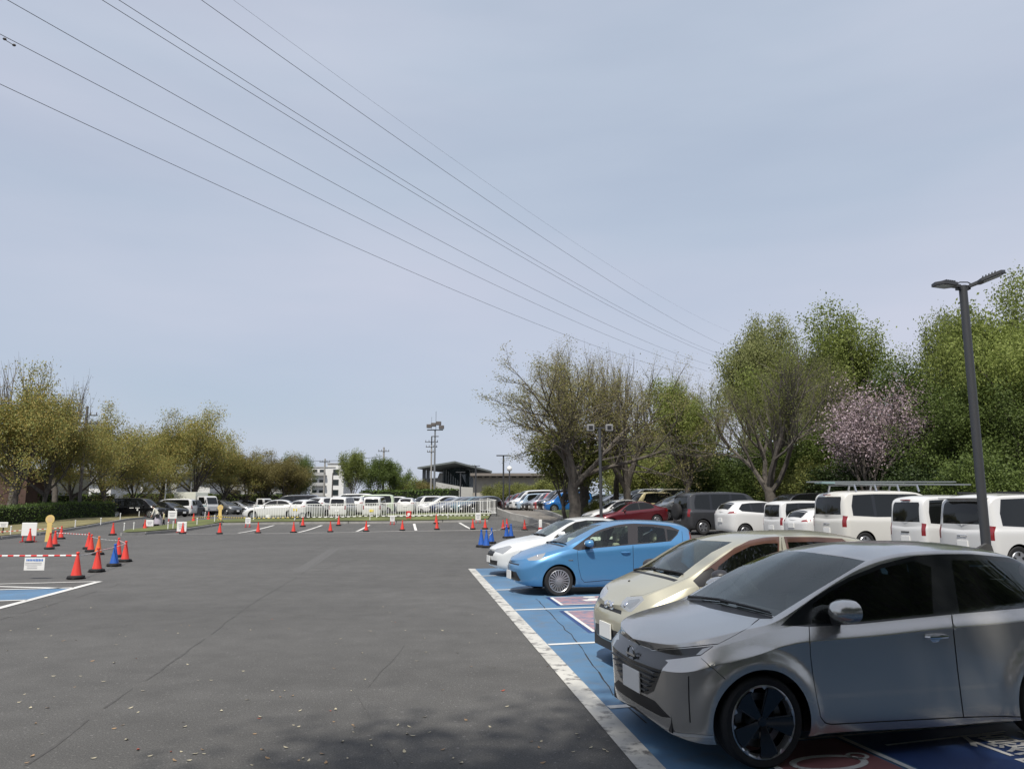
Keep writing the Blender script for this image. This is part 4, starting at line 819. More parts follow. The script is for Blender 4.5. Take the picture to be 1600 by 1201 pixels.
P_BLUE = paint('paint_blue', (.07, .22, .42), .35, .35)
def hatch_regions(S, low=False):
    r = [('arch', 0, 'circ', (.82, .285, .345), 'h'), ('arch', 0, 'circ', (3.37, .29, .345), 'h'),
     ('front_window', 'gd', 'uv', S['fglass'], 's', 'front_door'), ('rear_window', 'gd', 'uv', S['rglass'], 's', 'rear_door'), ('quarter_window', 'gq', 'uv', S['quarter'], 's'),
     ('trim', 'gloss', 'uv', S['surround'], 'b'), ('windscreen', 'gw', 'uv', S['windscreen'], 'm'),
     ('headlight', 'lampc', 'uv', S['headlight'], 's'),
     ('grille', 'black', 'front', [(0, .615), (.42, .61), (.42, .585), (0, .59)], 'm'), ('lower_intake', 'black', 'front', [(0, .46), (.36, .45), (.50, .30), (.40, .27), (0, .28)], 'm'),
     ('tail_light', 'lampr', 'net', [(12.7, 4.4), (13.9, 4.4), (13.9, 7.0), (13.2, 7.2), (12.9, 5.6)], 's'),
     ('rear_screen', 'gd', 'net', [(13.05, 9.3), (13.75, 9.3), (13.75, 11), (13.05, 11)], 'm')]
    if not low:
        r += [('x', 'seam', 'uv', S['fseam'], 'seam', .009), ('x', 'seam', 'uv', S['mseam'], 'seam', .009), ('x', 'seam', 'uv', S['rseam'], 'seam', .009), ('x', 'seam', 'uv', S['hoodseam'], 'seam', .009)]
        r[6:6] = [('cowl', 'black', 'net', [(4.9, 8.9), (5.2, 8.9), (5.2, 11), (4.85, 11)], 'm')]
    return r + [('front_door', 'paint', 'uv', S['fdoor'], 's'), ('rear_door', 'paint', 'uv', S['rdoor'], 's')]
def make_blue():
    root = hero_root('parked_car', N_BLUE, 'sky blue hatchback with silver spoked wheels parked in the blue bays')
    g = glass('window_green', (.88, .97, .84), .92); gq = glass('window_smoke', (.35, .38, .36), .35); gw = glass('windscreen_clear', (.80, .88, .86), .9, 1.68)
    spec = dict(net=NET_HATCH, flares=[(.82, .285, .36, .13, .016), (3.37, .29, .36, .13, .016)], regions=hatch_regions(PB), du=.05, dv=.045,
                mats=dict(paint=P_BLUE, gd=g, gq=gq, gw=gw, gloss=mat('visor_brown', (.03, .026, .025), .2, coat=.5), black=BLACK, lampc=LAMPC, lampr=LAMPR, seam=SEAM))
    o = build_shell(root, spec); sh = o['shell']
    wheels(root, (.82, 3.37), .297, .215, .19, .745, 'spoke', ALLOY, 20); underbody(root, 4., 1.69, (.82, 3.37), .15, .34); seats(root, 1.75, 2.6, .26, mat('seat_beige', (.36, .36, .32), .9), dash_x=1.3, dash_z=.9, W=1.3)
    for sg in (-1, 1):
        p, n = on_side(sh, 1.47, .97, sg); mirror(root, (p.x, p.y + sg * .02, p.z + .06), sg, P_BLUE, .13, .15, .22)
        handle(o[('front_door', sg)], sh, 2.25, .83, P_BLUE, sg); handle(o[('rear_door', sg)], sh, 3.32, .90, P_BLUE, sg)
        l = MB(); q, n = on_side(sh, .42, .79, sg, -.03); l.sphere(q, .05, 10, 0, (1, .8, .9)); l.build('lamp_lens', CHROME, o[('headlight', sg)])
    wiper(root, sh, (.97, .5), (1.0, -.1), .02); wiper(root, sh, (.99, -.02), (1.05, -.6), .02)
    p, n = on_side(sh, 1.06, .70, -1, .003); e = MB(); e.box(p, (.10, .006, .022)); e.build('emblem', CHROME, root)
    b = MB(); b.box((-.012, 0, .38), (.014, .33, .165)); b.build('number_plate', PLATE, root)
    return root
P_GOLD = paint('paint_champagne', (.46, .44, .34), .45, .36)
def make_gold():
    root = hero_root('parked_car', N_GOLD, 'pale champagne gold hatchback with brown window visors beside the silver car')
    g = glass('window_soft', (.7, .78, .70), .68); gw = glass('windscreen_clear', (.80, .88, .86), .9, 1.68); gq = glass('window_smoke', (.35, .38, .36), .35)
    brown = mat('visor_copper', (.10, .05, .035), .22, coat=.6)
    reg = [('arch', 0, 'circ', (.76, .285, .335), 'h'), ('arch', 0, 'circ', (3.13, .285, .335), 'h'),
     ('front_window', 'gd', 'uv', PG['fglass'], 's', 'front_door'), ('rear_window', 'gd', 'uv', PG['rglass'], 's', 'rear_door'),
     ('tri', 'black', 'uv', PG['blacktri'], 'b'), ('window_visor', 'brown', 'uv', PG['visor'], 's', 'front_door', .006), ('window_visor', 'brown', 'uv', PG['visor2'], 's', 'rear_door', .006),
     ('windscreen', 'gw', 'uv', PG['windscreen'], 'm'), ('cowl', 'black', 'net', [(4.45, 8.9), (4.8, 8.9), (4.85, 11), (4.5, 11)], 'm'),
     ('reflector', 'refl', 'uv', PG['lampcore'], 's'), ('headlight', 'lampc', 'uv', PG['headlight'], 's'), ('side_indicator', 'lampo', 'uv', PG['indicator'], 's', None, .008),
     ('grille', 'black', 'front', [(0, .675), (.32, .668), (.34, .63), (0, .635)], 'm'), ('lower_intake', 'black', 'front', [(0, .45), (.40, .44), (.5, .31), (0, .30)], 'm'),
     ('tail_light', 'lampr', 'net', [(12.7, 4.4), (13.9, 4.4), (13.9, 7.0), (13.2, 7.0), (12.9, 5.6)], 's'), ('rear_screen', 'gq', 'net', [(12.3, 9.3), (13.4, 9.3), (13.4, 11), (12.3, 11)], 'm'),
     ('x', 'seam', 'uv', PG['fseam'], 'seam', .009), ('x', 'seam', 'uv', PG['mseam'], 'seam', .009), ('x', 'seam', 'uv', PG['hoodseam'], 'seam', .009),
     ('front_door', 'paint', 'uv', PG['fdoor'], 's'), ('rear_door', 'paint', 'uv', PG['rdoor'], 's')]
    spec = dict(net=NET_GOLD, flares=[(.76, .285, .35, .1, .012), (3.13, .285, .35, .1, .012)], regions=reg, du=.045, dv=.04,
                mats=dict(paint=P_GOLD, gd=g, gw=gw, gq=gq, brown=brown, black=BLACK, lampc=LAMPC, lampo=LAMPO, lampr=LAMPR, seam=SEAM, refl=mat('reflector', (.42, .43, .42), .18, .8, coat=1.)))
    o = build_shell(root, spec); sh = o['shell']
    wheels(root, (.76, 3.13), .285, .19, .17, .735, 'spoke', ALLOY, 9); underbody(root, 3.84, 1.66, (.76, 3.13), .16, .33); seats(root, 1.55, 2.45, .42, dash_x=1.15, dash_z=.93, W=1.25)
    dk = mat('mirror_grey', (.03, .03, .033), .4)
    for sg in (-1, 1):
        p, n = on_side(sh, 1.18, 1.0, sg); mirror(root, (p.x + .01, p.y + sg * .03, p.z + .06), sg, dk, .12, .15, .2)
        handle(o[('front_door', sg)], sh, 1.92, .87, P_GOLD, sg); handle(o[('rear_door', sg)], sh, 2.95, .90, P_GOLD, sg)
        for x, z in ((.245, .785), (.315, .80)):
            l = MB(); q, n = on_side(sh, x, z, sg, -.035); l.sphere(q, .055, 12, 0, (.9, .8, .9)); l.build('lamp_lens', CHROME, o[('headlight', sg)])
    wiper(root, sh, (.78, .5), (.83, .0), .02); wiper(root, sh, (.80, -.02), (.9, -.55), .02)
    e = MB(); e.sphere((.25, 0, .71), .04, 12, 0, (.4, 1.1, .8)); e.build('emblem', CHROME, root)
    b = MB(); b.box((.185, 0, .42), (.014, .33, .165)); b.build('number_plate', PLATE, root)
    w = MB(); p = on_top(sh, .52, .06, .0); w.box(p, (.03, .03, .02), bev=.008); w.build('washer_nozzle', BLACK, root)
    return root
P_WHITE = paint('paint_white', (.62, .63, .62), .0, .4)
SEDAN_SIDE = [('front_window', 'gd', 'side', [(1.60, .975), (1.66, 1.05), (1.92, 1.215), (2.15, 1.33), (2.45, 1.375), (2.64, 1.375), (2.64, .99)], 's', 'front_door'),
  ('rear_window', 'gd', 'side', [(2.72, .99), (2.72, 1.375), (3.05, 1.355), (3.32, 1.29), (3.52, 1.16), (3.56, 1.04), (3.4, 1.0)], 's', 'rear_door'),
  ('trim', 'black', 'side', [(1.5, .96), (1.62, 1.05), (1.9, 1.235), (2.14, 1.35), (2.45, 1.395), (2.9, 1.392), (3.1, 1.37), (3.36, 1.305), (3.6, 1.16), (3.63, 1.03), (3.4, .985), (2.6, .972)], 'b')]
def sedan_regions(low):
    r = [('arch', 0, 'circ', (.87, .31, .36), 'h'), ('arch', 0, 'circ', (3.68, .31, .36), 'h')] + SEDAN_SIDE + [
     ('windscreen', 'gw', 'net', [(5.35, 9.1), (8.2, 9.1), (8.1, 11), (5.2, 11)], 'm'), ('rear_screen', 'gd', 'net', [(11.5, 9.2), (12.85, 9.2), (12.9, 11), (11.5, 11)], 'm'),
     ('headlight', 'lampc', 'side', [(.06, .62), (.2, .57), (.44, .745), (.40, .775), (.16, .725)], 's'),
     ('grille', 'black', 'front', [(0, .625), (.36, .62), (.30, .50), (0, .49)], 'm'), ('lower_intake', 'black', 'front', [(0, .40), (.55, .40), (.5, .28), (0, .27)], 'm'),
     ('tail_light', 'lampr', 'side', [(4.3, .9), (4.3, .78), (4.6, .72), (4.63, .88)], 's')]
    if not low: r += [('x', 'seam', 'side', [(1.52, .96), (1.42, .8), (1.42, .5), (1.48, .3), (2.66, .3)], 'seam', .009), ('x', 'seam', 'side', [(2.68, .97), (2.68, .3)], 'seam', .009)]
    return r + [('front_door', 'paint', 'side', [(1.5, .95), (1.42, .8), (1.42, .5), (1.5, .3), (2.68, .3), (2.68, 1.40), (2.4, 1.40), (2.1, 1.35), (1.6, 1.05)], 's'),
                ('rear_door', 'paint', 'side', [(2.685, .3), (3.2, .3), (3.32, .55), (3.6, .75), (3.68, 1.05), (3.4, 1.31), (3.0, 1.39), (2.685, 1.40)], 's')]
def make_white():
    root = hero_root('parked_car', N_WHITE, 'white sedan parked beyond the sky blue hatchback, facing the aisle')
    g = glass('window_soft', (.7, .78, .70), .68); gw = glass('windscreen_clear', (.80, .88, .86), .9, 1.68)
    spec = dict(net=NET_SEDAN, flares=[(.87, .31, .37, .1, .012), (3.68, .31, .37, .1, .012)], regions=sedan_regions(False), du=.055, dv=.05,
                mats=dict(paint=P_WHITE, gd=g, gw=gw, black=BLACK, lampc=LAMPC, lampr=LAMPR, seam=SEAM))
    o = build_shell(root, spec); sh = o['shell']
    wheels(root, (.87, 3.68), .315, .215, .2, .77, 'spoke', ALLOY, 7); underbody(root, 4.68, 1.77, (.87, 3.68), .16, .35); seats(root, 2.0, 2.95, .34, mat('seat_grey', (.2, .2, .19), .9), dash_x=1.55, dash_z=.9, W=1.35)
    for sg in (-1, 1):
        p, n = on_side(sh, 1.72, 1.0, sg); mirror(root, (p.x, p.y + sg * .02, p.z + .05), sg, P_WHITE, .13, .15, .22)
        handle(o[('front_door', sg)], sh, 2.5, .84, CHROME, sg); handle(o[('rear_door', sg)], sh, 3.5, .86, CHROME, sg)
    wiper(root, sh, (1.28, .5), (1.3, -.1), .02); wiper(root, sh, (1.3, -.02), (1.36, -.62), .02)
    b = MB(); b.box((-.012, 0, .42), (.014, .33, .165)); b.build('number_plate', PLATE, root)
    return root
make_silver(); make_blue(); make_gold(); make_white()
# ------------------------------------------------------------------ the other parked vehicles
PROTO = paint('paint_proto', (.6, .6, .6)); LOWM = dict(gd=DGLASS, gq=DGLASS, gw=DGLASS, gloss=GLOSSBLACK, black=BLACK, lampc=LAMPC, lampr=LAMPR, seam=SEAM, paint=PROTO)
CP = dict(white=paint('paint_white_plain', (.60, .60, .59), 0, .4), pearl=paint('paint_pearl', (.58, .57, .53), .0, .4), silver=paint('paint_silver_grey', (.42, .43, .44), .7, .35), grey=paint('paint_grey', (.12, .125, .13), .5, .35),
          dgrey=paint('paint_dark_grey', (.035, .036, .04), .3, .45), black=paint('paint_black', (.006, .006, .007), .1, .25), blue=paint('paint_bright_blue', (.02, .14, .42), .3, .3), navy=paint('paint_navy', (.015, .025, .07), .3, .3),
          red=paint('paint_wine', (.11, .012, .018), .4, .3), bred=paint('paint_red', (.42, .02, .02), .1, .35), pale=paint('paint_pale_blue', (.35, .45, .55), .3, .35), cream=paint('paint_cream', (.58, .50, .28), .1, .4),
          khaki=paint('paint_khaki', (.20, .19, .13), .2, .4), mint=paint('paint_mint', (.45, .52, .38), .1, .4), teal=paint('paint_teal', (.10, .16, .18), .4, .35))
def scale_net(net, k): return net * np.array(k)[None, None]
def sc_pts(mode, pts, k):
    if mode == 'side': return [(a * k[0], b * k[2]) for a, b in pts]
    if mode in ('front', 'rear'): return [(a * k[1], b * k[2]) for a, b in pts]
    return pts
def far_car(kind, k=(1, 1, 1)):
    root = empty('parked_car', (0, 0, 0))
    if kind == 'hatch': net, regs, ax, L_, W_ = NET_BACK, hatch_regions(PB, True), (.82, 3.37), 4.0, 1.695
    if kind == 'hatch':
        side = [('front_window', 'gd', 'side', [(1.30, .96), (1.55, 1.12), (1.85, 1.265), (2.1, 1.345), (2.38, 1.37), (2.38, .985)], 's', 'front_door'), ('rear_window', 'gd', 'side', [(2.5, .99), (2.5, 1.37), (2.95, 1.36), (3.0, 1.02)], 's', 'rear_door'),
                ('quarter_window', 'gd', 'side', [(3.06, 1.04), (3.05, 1.355), (3.3, 1.33), (3.52, 1.14), (3.45, 1.07)], 's'), ('trim', 'gloss', 'side', [(1.12, .93), (1.55, 1.14), (1.85, 1.285), (2.1, 1.36), (2.4, 1.385), (3.0, 1.37), (3.34, 1.335), (3.56, 1.14), (3.46, 1.05), (2.4, .97)], 'b')]
        keep = [g for g in regs if g[0] not in ('front_window', 'rear_window', 'quarter_window', 'trim', 'tail_light', 'rear_screen')]
        regs = keep[:2] + side + [('rear_screen', 'gd', 'net', [(13.05, 8.6), (13.8, 8.6), (13.8, 11), (13.0, 11)], 'm'), ('spoiler', 'gloss', 'net', [(12.7, 8.8), (13.0, 8.8), (12.95, 11), (12.65, 11)], 'm'), ('tail_light', 'lampr', 'net', [(12.8, 4.3), (13.9, 4.3), (13.7, 5.5), (12.75, 5.3)], 's')] + keep[2:]
    elif kind == 'sedan': net, regs, ax, L_, W_ = NET_SEDAN, sedan_regions(True), (.87, 3.68), 4.68, 1.77
    else:
        net, ax, L_, W_ = NET_BOX, (.62, 2.86), 3.4, 1.475
        regs = [('arch', 0, 'circ', (.62, .285, .33), 'h'), ('arch', 0, 'circ', (2.86, .285, .33), 'h'),
          ('front_window', 'gd', 'side', [(1.0, .99), (1.1, 1.25), (1.28, 1.58), (1.36, 1.61), (1.75, 1.62), (1.75, 1.0)], 's'),
          ('rear_window', 'gd', 'side', [(1.84, 1.0), (1.84, 1.62), (2.5, 1.615), (2.5, 1.01)], 's'), ('quarter_window', 'gd', 'side', [(2.58, 1.01), (2.58, 1.61), (3.04, 1.59), (3.12, 1.3), (3.12, 1.05)], 's'),
          ('trim', 'gloss', 'side', [(.98, .985), (1.08, 1.25), (1.26, 1.59), (1.36, 1.625), (2.5, 1.63), (3.06, 1.605), (3.14, 1.3), (3.14, 1.03), (2.5, .99)], 'b'),
          ('windscreen', 'gw', 'net', [(5.5, 9.1), (8.2, 9.1), (8.1, 11), (5.3, 11)], 'm'),
          ('rear_screen', 'gd', 'rear', [(0, 1.06), (.52, 1.06), (.5, 1.5), (.46, 1.56), (0, 1.56)], 'm'), ('tail_light', 'lampr', 'rear', [(.575, .72), (.68, .72), (.68, 1.02), (.575, 1.04)], 's'),
          ('headlight', 'lampc', 'side', [(.09, .70), (.34, .72), (.36, .84), (.13, .82)], 's'), ('grille', 'black', 'front', [(0, .74), (.4, .73), (.4, .60), (0, .59)], 'm')]
    regs = [tuple([g[0], g[1], g[2], ((g[3][0] * k[0], g[3][1], g[3][2]) if g[2] == 'circ' else sc_pts(g[2], g[3], k)), *g[4:]]) for g in regs]
    wr = .31 if kind != 'box' or k[1] > 1.1 else .28
    if k[2] > 1.12 or (kind == 'box' and k[1] > 1.15): wr = .34
    regs = [g if g[2] != 'circ' else (g[0], g[1], g[2], (g[3][0], wr, wr + .055), g[4]) for g in regs]
    spec = dict(net=scale_net(net, k), regions=regs, mats=LOWM, du=.13, dv=.12)
    o = build_shell(root, spec, True); sh = o['shell']
    W_ *= k[1]; L_ *= k[0]; axs = (ax[0] * k[0], ax[1] * k[0])
    wheels(root, axs, wr, wr * .68, .19, W_ / 2 - .12, 'low', ALLOY, low=True); underbody(root, L_, W_, axs, .17, wr + .04)
    for sg in (-1, 1):
        x = {'hatch': 1.45, 'sedan': 1.72, 'box': 1.05}[kind] * k[0]; z = {'hatch': 1.0, 'sedan': 1.0, 'box': 1.05}[kind] * k[2]
        p, n = on_side(sh, x, z, sg); m = MB(); m.box((p.x, p.y + sg * .12, p.z), (.1, .2, .15), bev=.04); m.build('mirror', [PROTO], root)
    rp = MB(); rp.box((L_ + .0, 0, .62 * k[2] if kind == 'box' else .78), (.03, .33, .165)); rp.build('number_plate', PLATE, root)
    fp = MB(); fp.box((-.012, 0, .42), (.02, .33, .165)); fp.build('number_plate', PLATE, root)
    root['len'] = L_; root['wid'] = W_
    return root
PT = {}
def car(kind, px, Y, head, col, label, k=(1, 1, 1), anchor='c', group=None, cat='car', name='parked_car', yellow=False):
    """head: world angle the nose points to, 0 = right, 90 = away; anchor c centre, n nose, t tail"""
    key = (kind, k); new = key not in PT
    if new: PT[key] = far_car(kind, k)
    o = PT[key] if new else copy_tree(PT[key]); o.name = name
    h = Vector((math.cos(R(head)), math.sin(R(head)), 0)); L_ = PT[key]['len']; p = GY(px, Y)
    c = p - h * {'c': 0, 'n': L_ / 2, 't': -L_ / 2}[anchor]; a, b = c + h * L_ / 2, c - h * L_ / 2
    zc = gzf(c.x, c.y); o.location = (a.x, a.y, gzf(c.x, c.y)); o.rotation_euler = (0, 0, R(head + 180))
    pitch = math.atan2(gzf(a.x, a.y) - gzf(b.x, b.y), L_)
    o.rotation_euler = (0, pitch, R(head + 180)); o.location.z = gzf(a.x, a.y)
    tag(o, label, cat, group)
    for ch in o.children:
        for i, s in enumerate(ch.material_slots):
            nm = ch.data.materials[i].name
            if nm == 'paint_proto': s.link = 'OBJECT'; s.material = CP[col]
            if nm == 'plate_white': s.link = 'OBJECT'; s.material = PLATEY if yellow else PLATE
    return o
E_ = 14.4
KEI = (1, 1, 1); WAG = (1.0, 1.0, .95); MINI = (1.38, 1.2, 1.08); VAN = (1.44, 1.29, 1.18); OFF = (1.41, 1.278, 1.13); HIGH = (1.36, 1.17, 1.02); SUV = (1.1, 1.07, 1.1); HT = (1, 1, 1)
# row behind the blue bays, tails towards us
van = car('box', 1294, 26.6, E_, 'pearl', 'white delivery van carrying a long metal ladder on its roof rack', VAN, 't', cat='van', name='parked_van')
kei = car('box', 1418, 22.4, E_, 'white', 'small white box wagon between the ladder van and the white off-roader', (1, 1, 1.1), 't')
prado = car('box', 1508, 20.0, E_, 'white', 'big white off-roader with dark rear window behind the tall lamp post', OFF, 't')
car('hatch', 1238, 29.0, E_, 'white', 'low white hatchback with black rear spoiler left of the ladder van', (1, 1, .95), 't')
car('box', 1206, 31.5, E_, 'white', 'narrow white box wagon between the white sport utility car and the low white hatchback', WAG, 't')
car('hatch', 1126, 34.0, E_, 'white', 'white sport utility car with thin red tail lamps', SUV, 't')
defd = car('box', 1062, 37.0, E_, 'dgrey', 'dark grey square off-roader with a spare wheel on its tail', OFF, 't')
car('sedan', 985, 46.0, 194, 'red', 'dark wine red sedan facing left behind the blue hatchback')
car('sedan', 966, 49.5, 194, 'white', 'white sedan whose nose shows left of the wine red sedan')
car('box', 1252, 42.0, 194, 'black', 'black tall wagon with roof bars behind the white wagons', MINI)
# second row under the grove
g2 = 'cars parked under the grove'
car('hatch', 925, 67.0, 200, 'pale', 'pale blue hatchback seen between the tree trunks', HT, group=g2)
car('hatch', 908, 74.0, 200, 'white', 'white car left of the pale blue hatchback between the trunks', SUV, group=g2)
car('hatch', 955, 58.0, 200, 'silver', 'silver hatchback right of the lamp post under the twiggy tree', HT, group=g2)
car('hatch', 984, 57.0, 200, 'white', 'white hatchback at the head of the row of white vans', SUV, group=g2)
car('box', 1010, 57.0, 200, 'white', 'white minivan beside the khaki van under the trees', MINI, group=g2, cat='van')
car('box', 1012, 52.5, 200, 'cream', 'cream yellow small wagon in front of the khaki van', KEI, group=g2)
car('box', 1042, 57.0, 200, 'khaki', 'khaki van with a dark side window under the trees', MINI, group=g2, cat='van')
car('hatch', 1058, 51.0, 205, 'silver', 'silver sport utility car nosing out left above the dark off-roader', SUV, group=g2)
car('box', 1086, 55.0, 200, 'grey', 'grey minivan beside the silver sport utility car', MINI, group=g2, cat='van')
# row along the sloping path
g3 = 'cars parked nose out along the sloping path'
car('box', 849, 64.0, 190, 'blue', 'bright blue tall hatchback nearest on the sloping path', (1.2, 1.12, .94), 'n', g3)
for Y, px, kind, col, k, lab in ((67.6, 840, 'box', 'black', MINI, 'black van right behind the bright blue hatchback'), (70.2, 834.5, 'box', 'bred', WAG, 'bright red small wagon squeezed beside the black van'), (72.8, 827, 'box', 'silver', WAG, 'silver wagon left of the bright red small wagon'),
     (75.4, 820, 'hatch', 'black', SUV, 'black sport utility car left of the silver wagon on the path'), (78., 815, 'hatch', 'black', HT, 'black hatchback beside the black sport utility car'), (80.6, 806, 'box', 'pale', WAG, 'pale blue small van in front of the large white van'),
     (83.2, 797, 'box', 'white', VAN, 'large white van in the middle of the path row'), (86., 791, 'hatch', 'grey', HT, 'grey hatchback behind the large white van'), (89., 787, 'box', 'red', MINI, 'wine red van left of the large white van'),
     (92., 782, 'box', 'red', WAG, 'wine red small wagon left of the wine red van'), (95., 778, 'hatch', 'bred', HT, 'red hatchback far down the path row'), (99., 772, 'hatch', 'black', HT, 'black hatchback far down the path row'), (104., 766, 'box', 'white', MINI, 'white van at the far end of the path row'), (110., 760, 'hatch', 'silver', HT, 'silver car last of the path row')):
    car(kind, px, Y, 196, col, lab, k, 'n', g3)
# lot behind the white fence
g4 = 'cars parked behind the white picket fence'
car('sedan', 428, 61.5, 187, 'white', 'white sedan seen from its side behind the fence end, facing left', group=g4)
car('box', 457, 69.0, 190, 'black', 'black minivan behind the white sedan', MINI, group=g4)
car('hatch', 484, 60.5, 68, 'white', 'white hatchback with a yellow plate, tail to the fence', (.9, .95, 1.02), group=g4, yellow=True)
car('hatch', 511, 65.0, 70, 'white', 'white sport utility car between the two white hatch tails', SUV, group=g4)
car('box', 536, 62.0, 86, 'white', 'tall white wagon, tail to the fence, with a dark rear window', WAG, group=g4)
car('hatch', 560, 66.0, 88, 'white', 'white car half hidden between the two tall white wagons', SUV, group=g4)
car('box', 586, 61.5, 90, 'white', 'tall white wagon with a yellow plate, tail to the fence', WAG, group=g4, yellow=True)
car('box', 545, 78.0, 185, 'white', 'long white van roof showing above the white wagons', VAN, group=g4, cat='van')
car('box', 578, 74.0, 188, 'mint', 'pale green wagon roof showing above the white wagons', MINI, group=g4)
car('box', 610, 82.0, 175, 'white', 'white wagon peeking out right of the pale green roof', KEI, group=g4)
car('hatch', 637, 68.0, 90, 'white', 'small white hatchback, tail to the middle of the fence', (.9, .95, 1.0), group=g4)
car('hatch', 646, 78.0, 180, 'navy', 'dark blue hatchback beyond the small white hatchback', HT, group=g4)
car('box', 666, 74.0, 215, 'white', 'white square off-roader right of the small white hatchback', WAG, group=g4)
for Y, px, kind, col, k, lab in ((73.5, 688, 'hatch', 'white', SUV, 'white sport utility car first of the slanted row behind the fence'), (73., 700, 'hatch', 'navy', HT, 'navy hatchback second of the slanted row behind the fence'), (72.5, 711, 'hatch', 'silver', HT, 'silver hatchback third of the slanted row behind the fence'),
     (72., 722, 'hatch', 'grey', HT, 'grey hatchback fourth of the slanted row behind the fence'), (71., 735, 'hatch', 'teal', HT, 'grey green hatchback fifth of the slanted row behind the fence'), (70., 751, 'hatch', 'black', HT, 'black hatchback last of the slanted row behind the fence')):
    car(kind, px, Y, 215, col, lab, k, 'c', g4)
# far left lot
g5 = 'vehicles in the far left lot'
taxi = car('box', 216, 70.0, -4, 'black', 'black taxi with white door marks at the end of the hedge', HIGH, group=g5, cat='taxi', name='parked_taxi')
car('hatch', 265, 73.5, -28, 'black', 'black hatchback nosing right beside the woman with the pushchair', HT, group=g5)
car('box', 268, 79.0, 182, 'white', 'white minivan behind the black hatchback', (1.38, 1.2, 1.0), group=g5, cat='van')
car('box', 298, 80.0, 80, 'dgrey', 'dark grey wagon in front of the cargo box truck', WAG, group=g5)
car('hatch', 350, 86.0, -30, 'grey', 'dark grey hatchback right of the white truck cab', SUV, group=g5)
car('hatch', 374, 90.0, -20, 'silver', 'silver hatchback between the truck and the small pickup', HT, group=g5)
car('hatch', 388, 100.0, -20, 'dgrey', 'dark grey car behind the silver hatchback', SUV, group=g5)
# taxi marks
p = MB(); L_ = PT[('box', HIGH)]['len']
for y in (-1, 1):
    yy = y * (PT[('box', HIGH)]['wid'] / 2 + .004)
    p.lathe([(.001, yy), (.085, yy)], 12, 0, 'y', (1.95, 0, .72)); p.box((1.95, yy, .88), (.4, .006, .05)); p.box((2.5, yy, .88), (.4, .006, .05))
p.build('door_mark', PLATE, taxi)

def truck(name, px, Y, head, label, box=True, k=1.):
    """small forward-control lorry: cab with windows, chassis, load bed or cargo box"""
    root = tag(empty(name, (0, 0, 0)), label, 'truck', g5); W = CP['white']
    prof = [(0, .45), (0, 1.0), (.08, 1.15), (.34, 1.92), (.5, 2.02), (1.45, 2.02), (1.5, 1.9), (1.5, .45)]
    c = MB(); c.prism(prof, 1.7, 0, lambda a, b, h: (a, h - .85, b)); cab = c.build('cab', W, root)
    bm = bmesh.new(); bm.from_mesh(cab.data); bmesh.ops.bevel(bm, geom=bm.edges[:], offset=.06, segments=2, affect='EDGES'); bm.to_mesh(cab.data); bm.free()
    w = MB(); w.add([(.075 - .02, -.72, 1.18), (.075 - .02, .72, 1.18), (.315 - .02, .68, 1.86), (.315 - .02, -.68, 1.86)], [(0, 3, 2, 1)]); w.build('windscreen', DGLASS, root)
    for s in (-1, 1):
        w = MB(); q = [(.3, 1.2, 0), (.52, 1.88, 0), (1.2, 1.88, 0), (1.25, 1.2, 0)]; w.add([(a, s * .862, b) for a, b, _ in q], [(0, 1, 2, 3)]); w.build('side_window', DGLASS, root)
        w = MB(); w.box((.0, s * .62, .68), (.06, .3, .18), bev=.02); w.build('headlight', LAMPC, root)
        w = MB(); w.box((.12, s * 1.0, 1.45), (.06, .14, .32), bev=.02); w.build('mirror', BLACK, root)
        w = MB(); w.add([(a, s * .8625, b) for a, b in ((.1, 1.02), (1.48, 1.12), (1.48, 1.06), (.1, .96))], [(0, 1, 2, 3)]); w.build('stripe', mat('stripe_teal', (.05, .30, .38), .4), root)
    f = MB(); f.box((2.4, 0, .55), (4.4, .8, .16)); f.build('chassis', BLACK, root)
    if box: b = MB(); b.box((3.15, 0, 1.55), (3.0, 1.8, 1.75), bev=.03); b.build('cargo_box', mat('cargo_cream', (.62, .63, .55), .6), root)
    else:
        b = MB(); b.box((3.1, 0, .72), (3.0, 1.7, .1)); [b.box((3.1, s * .84, .9), (3.0, .04, .34)) for s in (-1, 1)]; b.box((1.6, 0, 1.1), (.05, 1.6, .8)); b.build('load_bed', W, root)
    wheels(root, (.75, 3.7), .36, .22, .22, .74, 'low', ALLOY, low=True)
    h = Vector((math.cos(R(head)), math.sin(R(head)), 0)); p = GY(px, Y) + h * 2.3 * k; root.location = (p.x, p.y, gzf(p.x, p.y)); root.rotation_euler = (0, 0, R(head + 180)); root.scale = (k, k, k)
truck('parked_truck', 306, 84.0, -22, 'white lorry with a teal stripe on its cab and a cream cargo box')
truck('parked_truck', 398, 93.0, -20, 'small white pickup lorry with an open bed left of the white sedan', False, .88)

# extras on the near row: spare wheel, rear details, ladder
def local_mb(o, name, mb, m): return mb.build(name, m, o)
L_ = PT[('box', OFF)]['len']
s = MB(); s.lathe([(.001, .0), (.24, .0), (.36, .03), (.39, .10), (.39, .2), (.34, .24), (.2, .25), (.001, .25)], 24, 0, 'x', (L_ - .02, 0, 1.05)); s.build('spare_wheel', RUBBER, defd)
s = MB()
for sg in (-1, 1): s.beam((1.6, sg * .62, 1.955), (L_ - .6, sg * .62, 1.985), .05, .05)
s.build('roof_rail', BLACK, prado)
s = MB(); s.box((L_ - .12, 0, 1.85), (.34, 1.3, .05), bev=.02); s.build('spoiler', CP['white'], prado)
VL = PT[('box', VAN)]['len']; zr = 1.75 * 1.18
s = MB()
for x in (1.7, 2.5, 3.4, 4.2):
    for sg in (-1, 1): s.beam((x, sg * .72, zr - .06), (x, sg * .64, zr + .16), .05, .04)
    s.beam((x, -.66, zr + .16), (x, .66, zr + .16), .04, .035)
s.build('roof_rack', ALLOY, van)
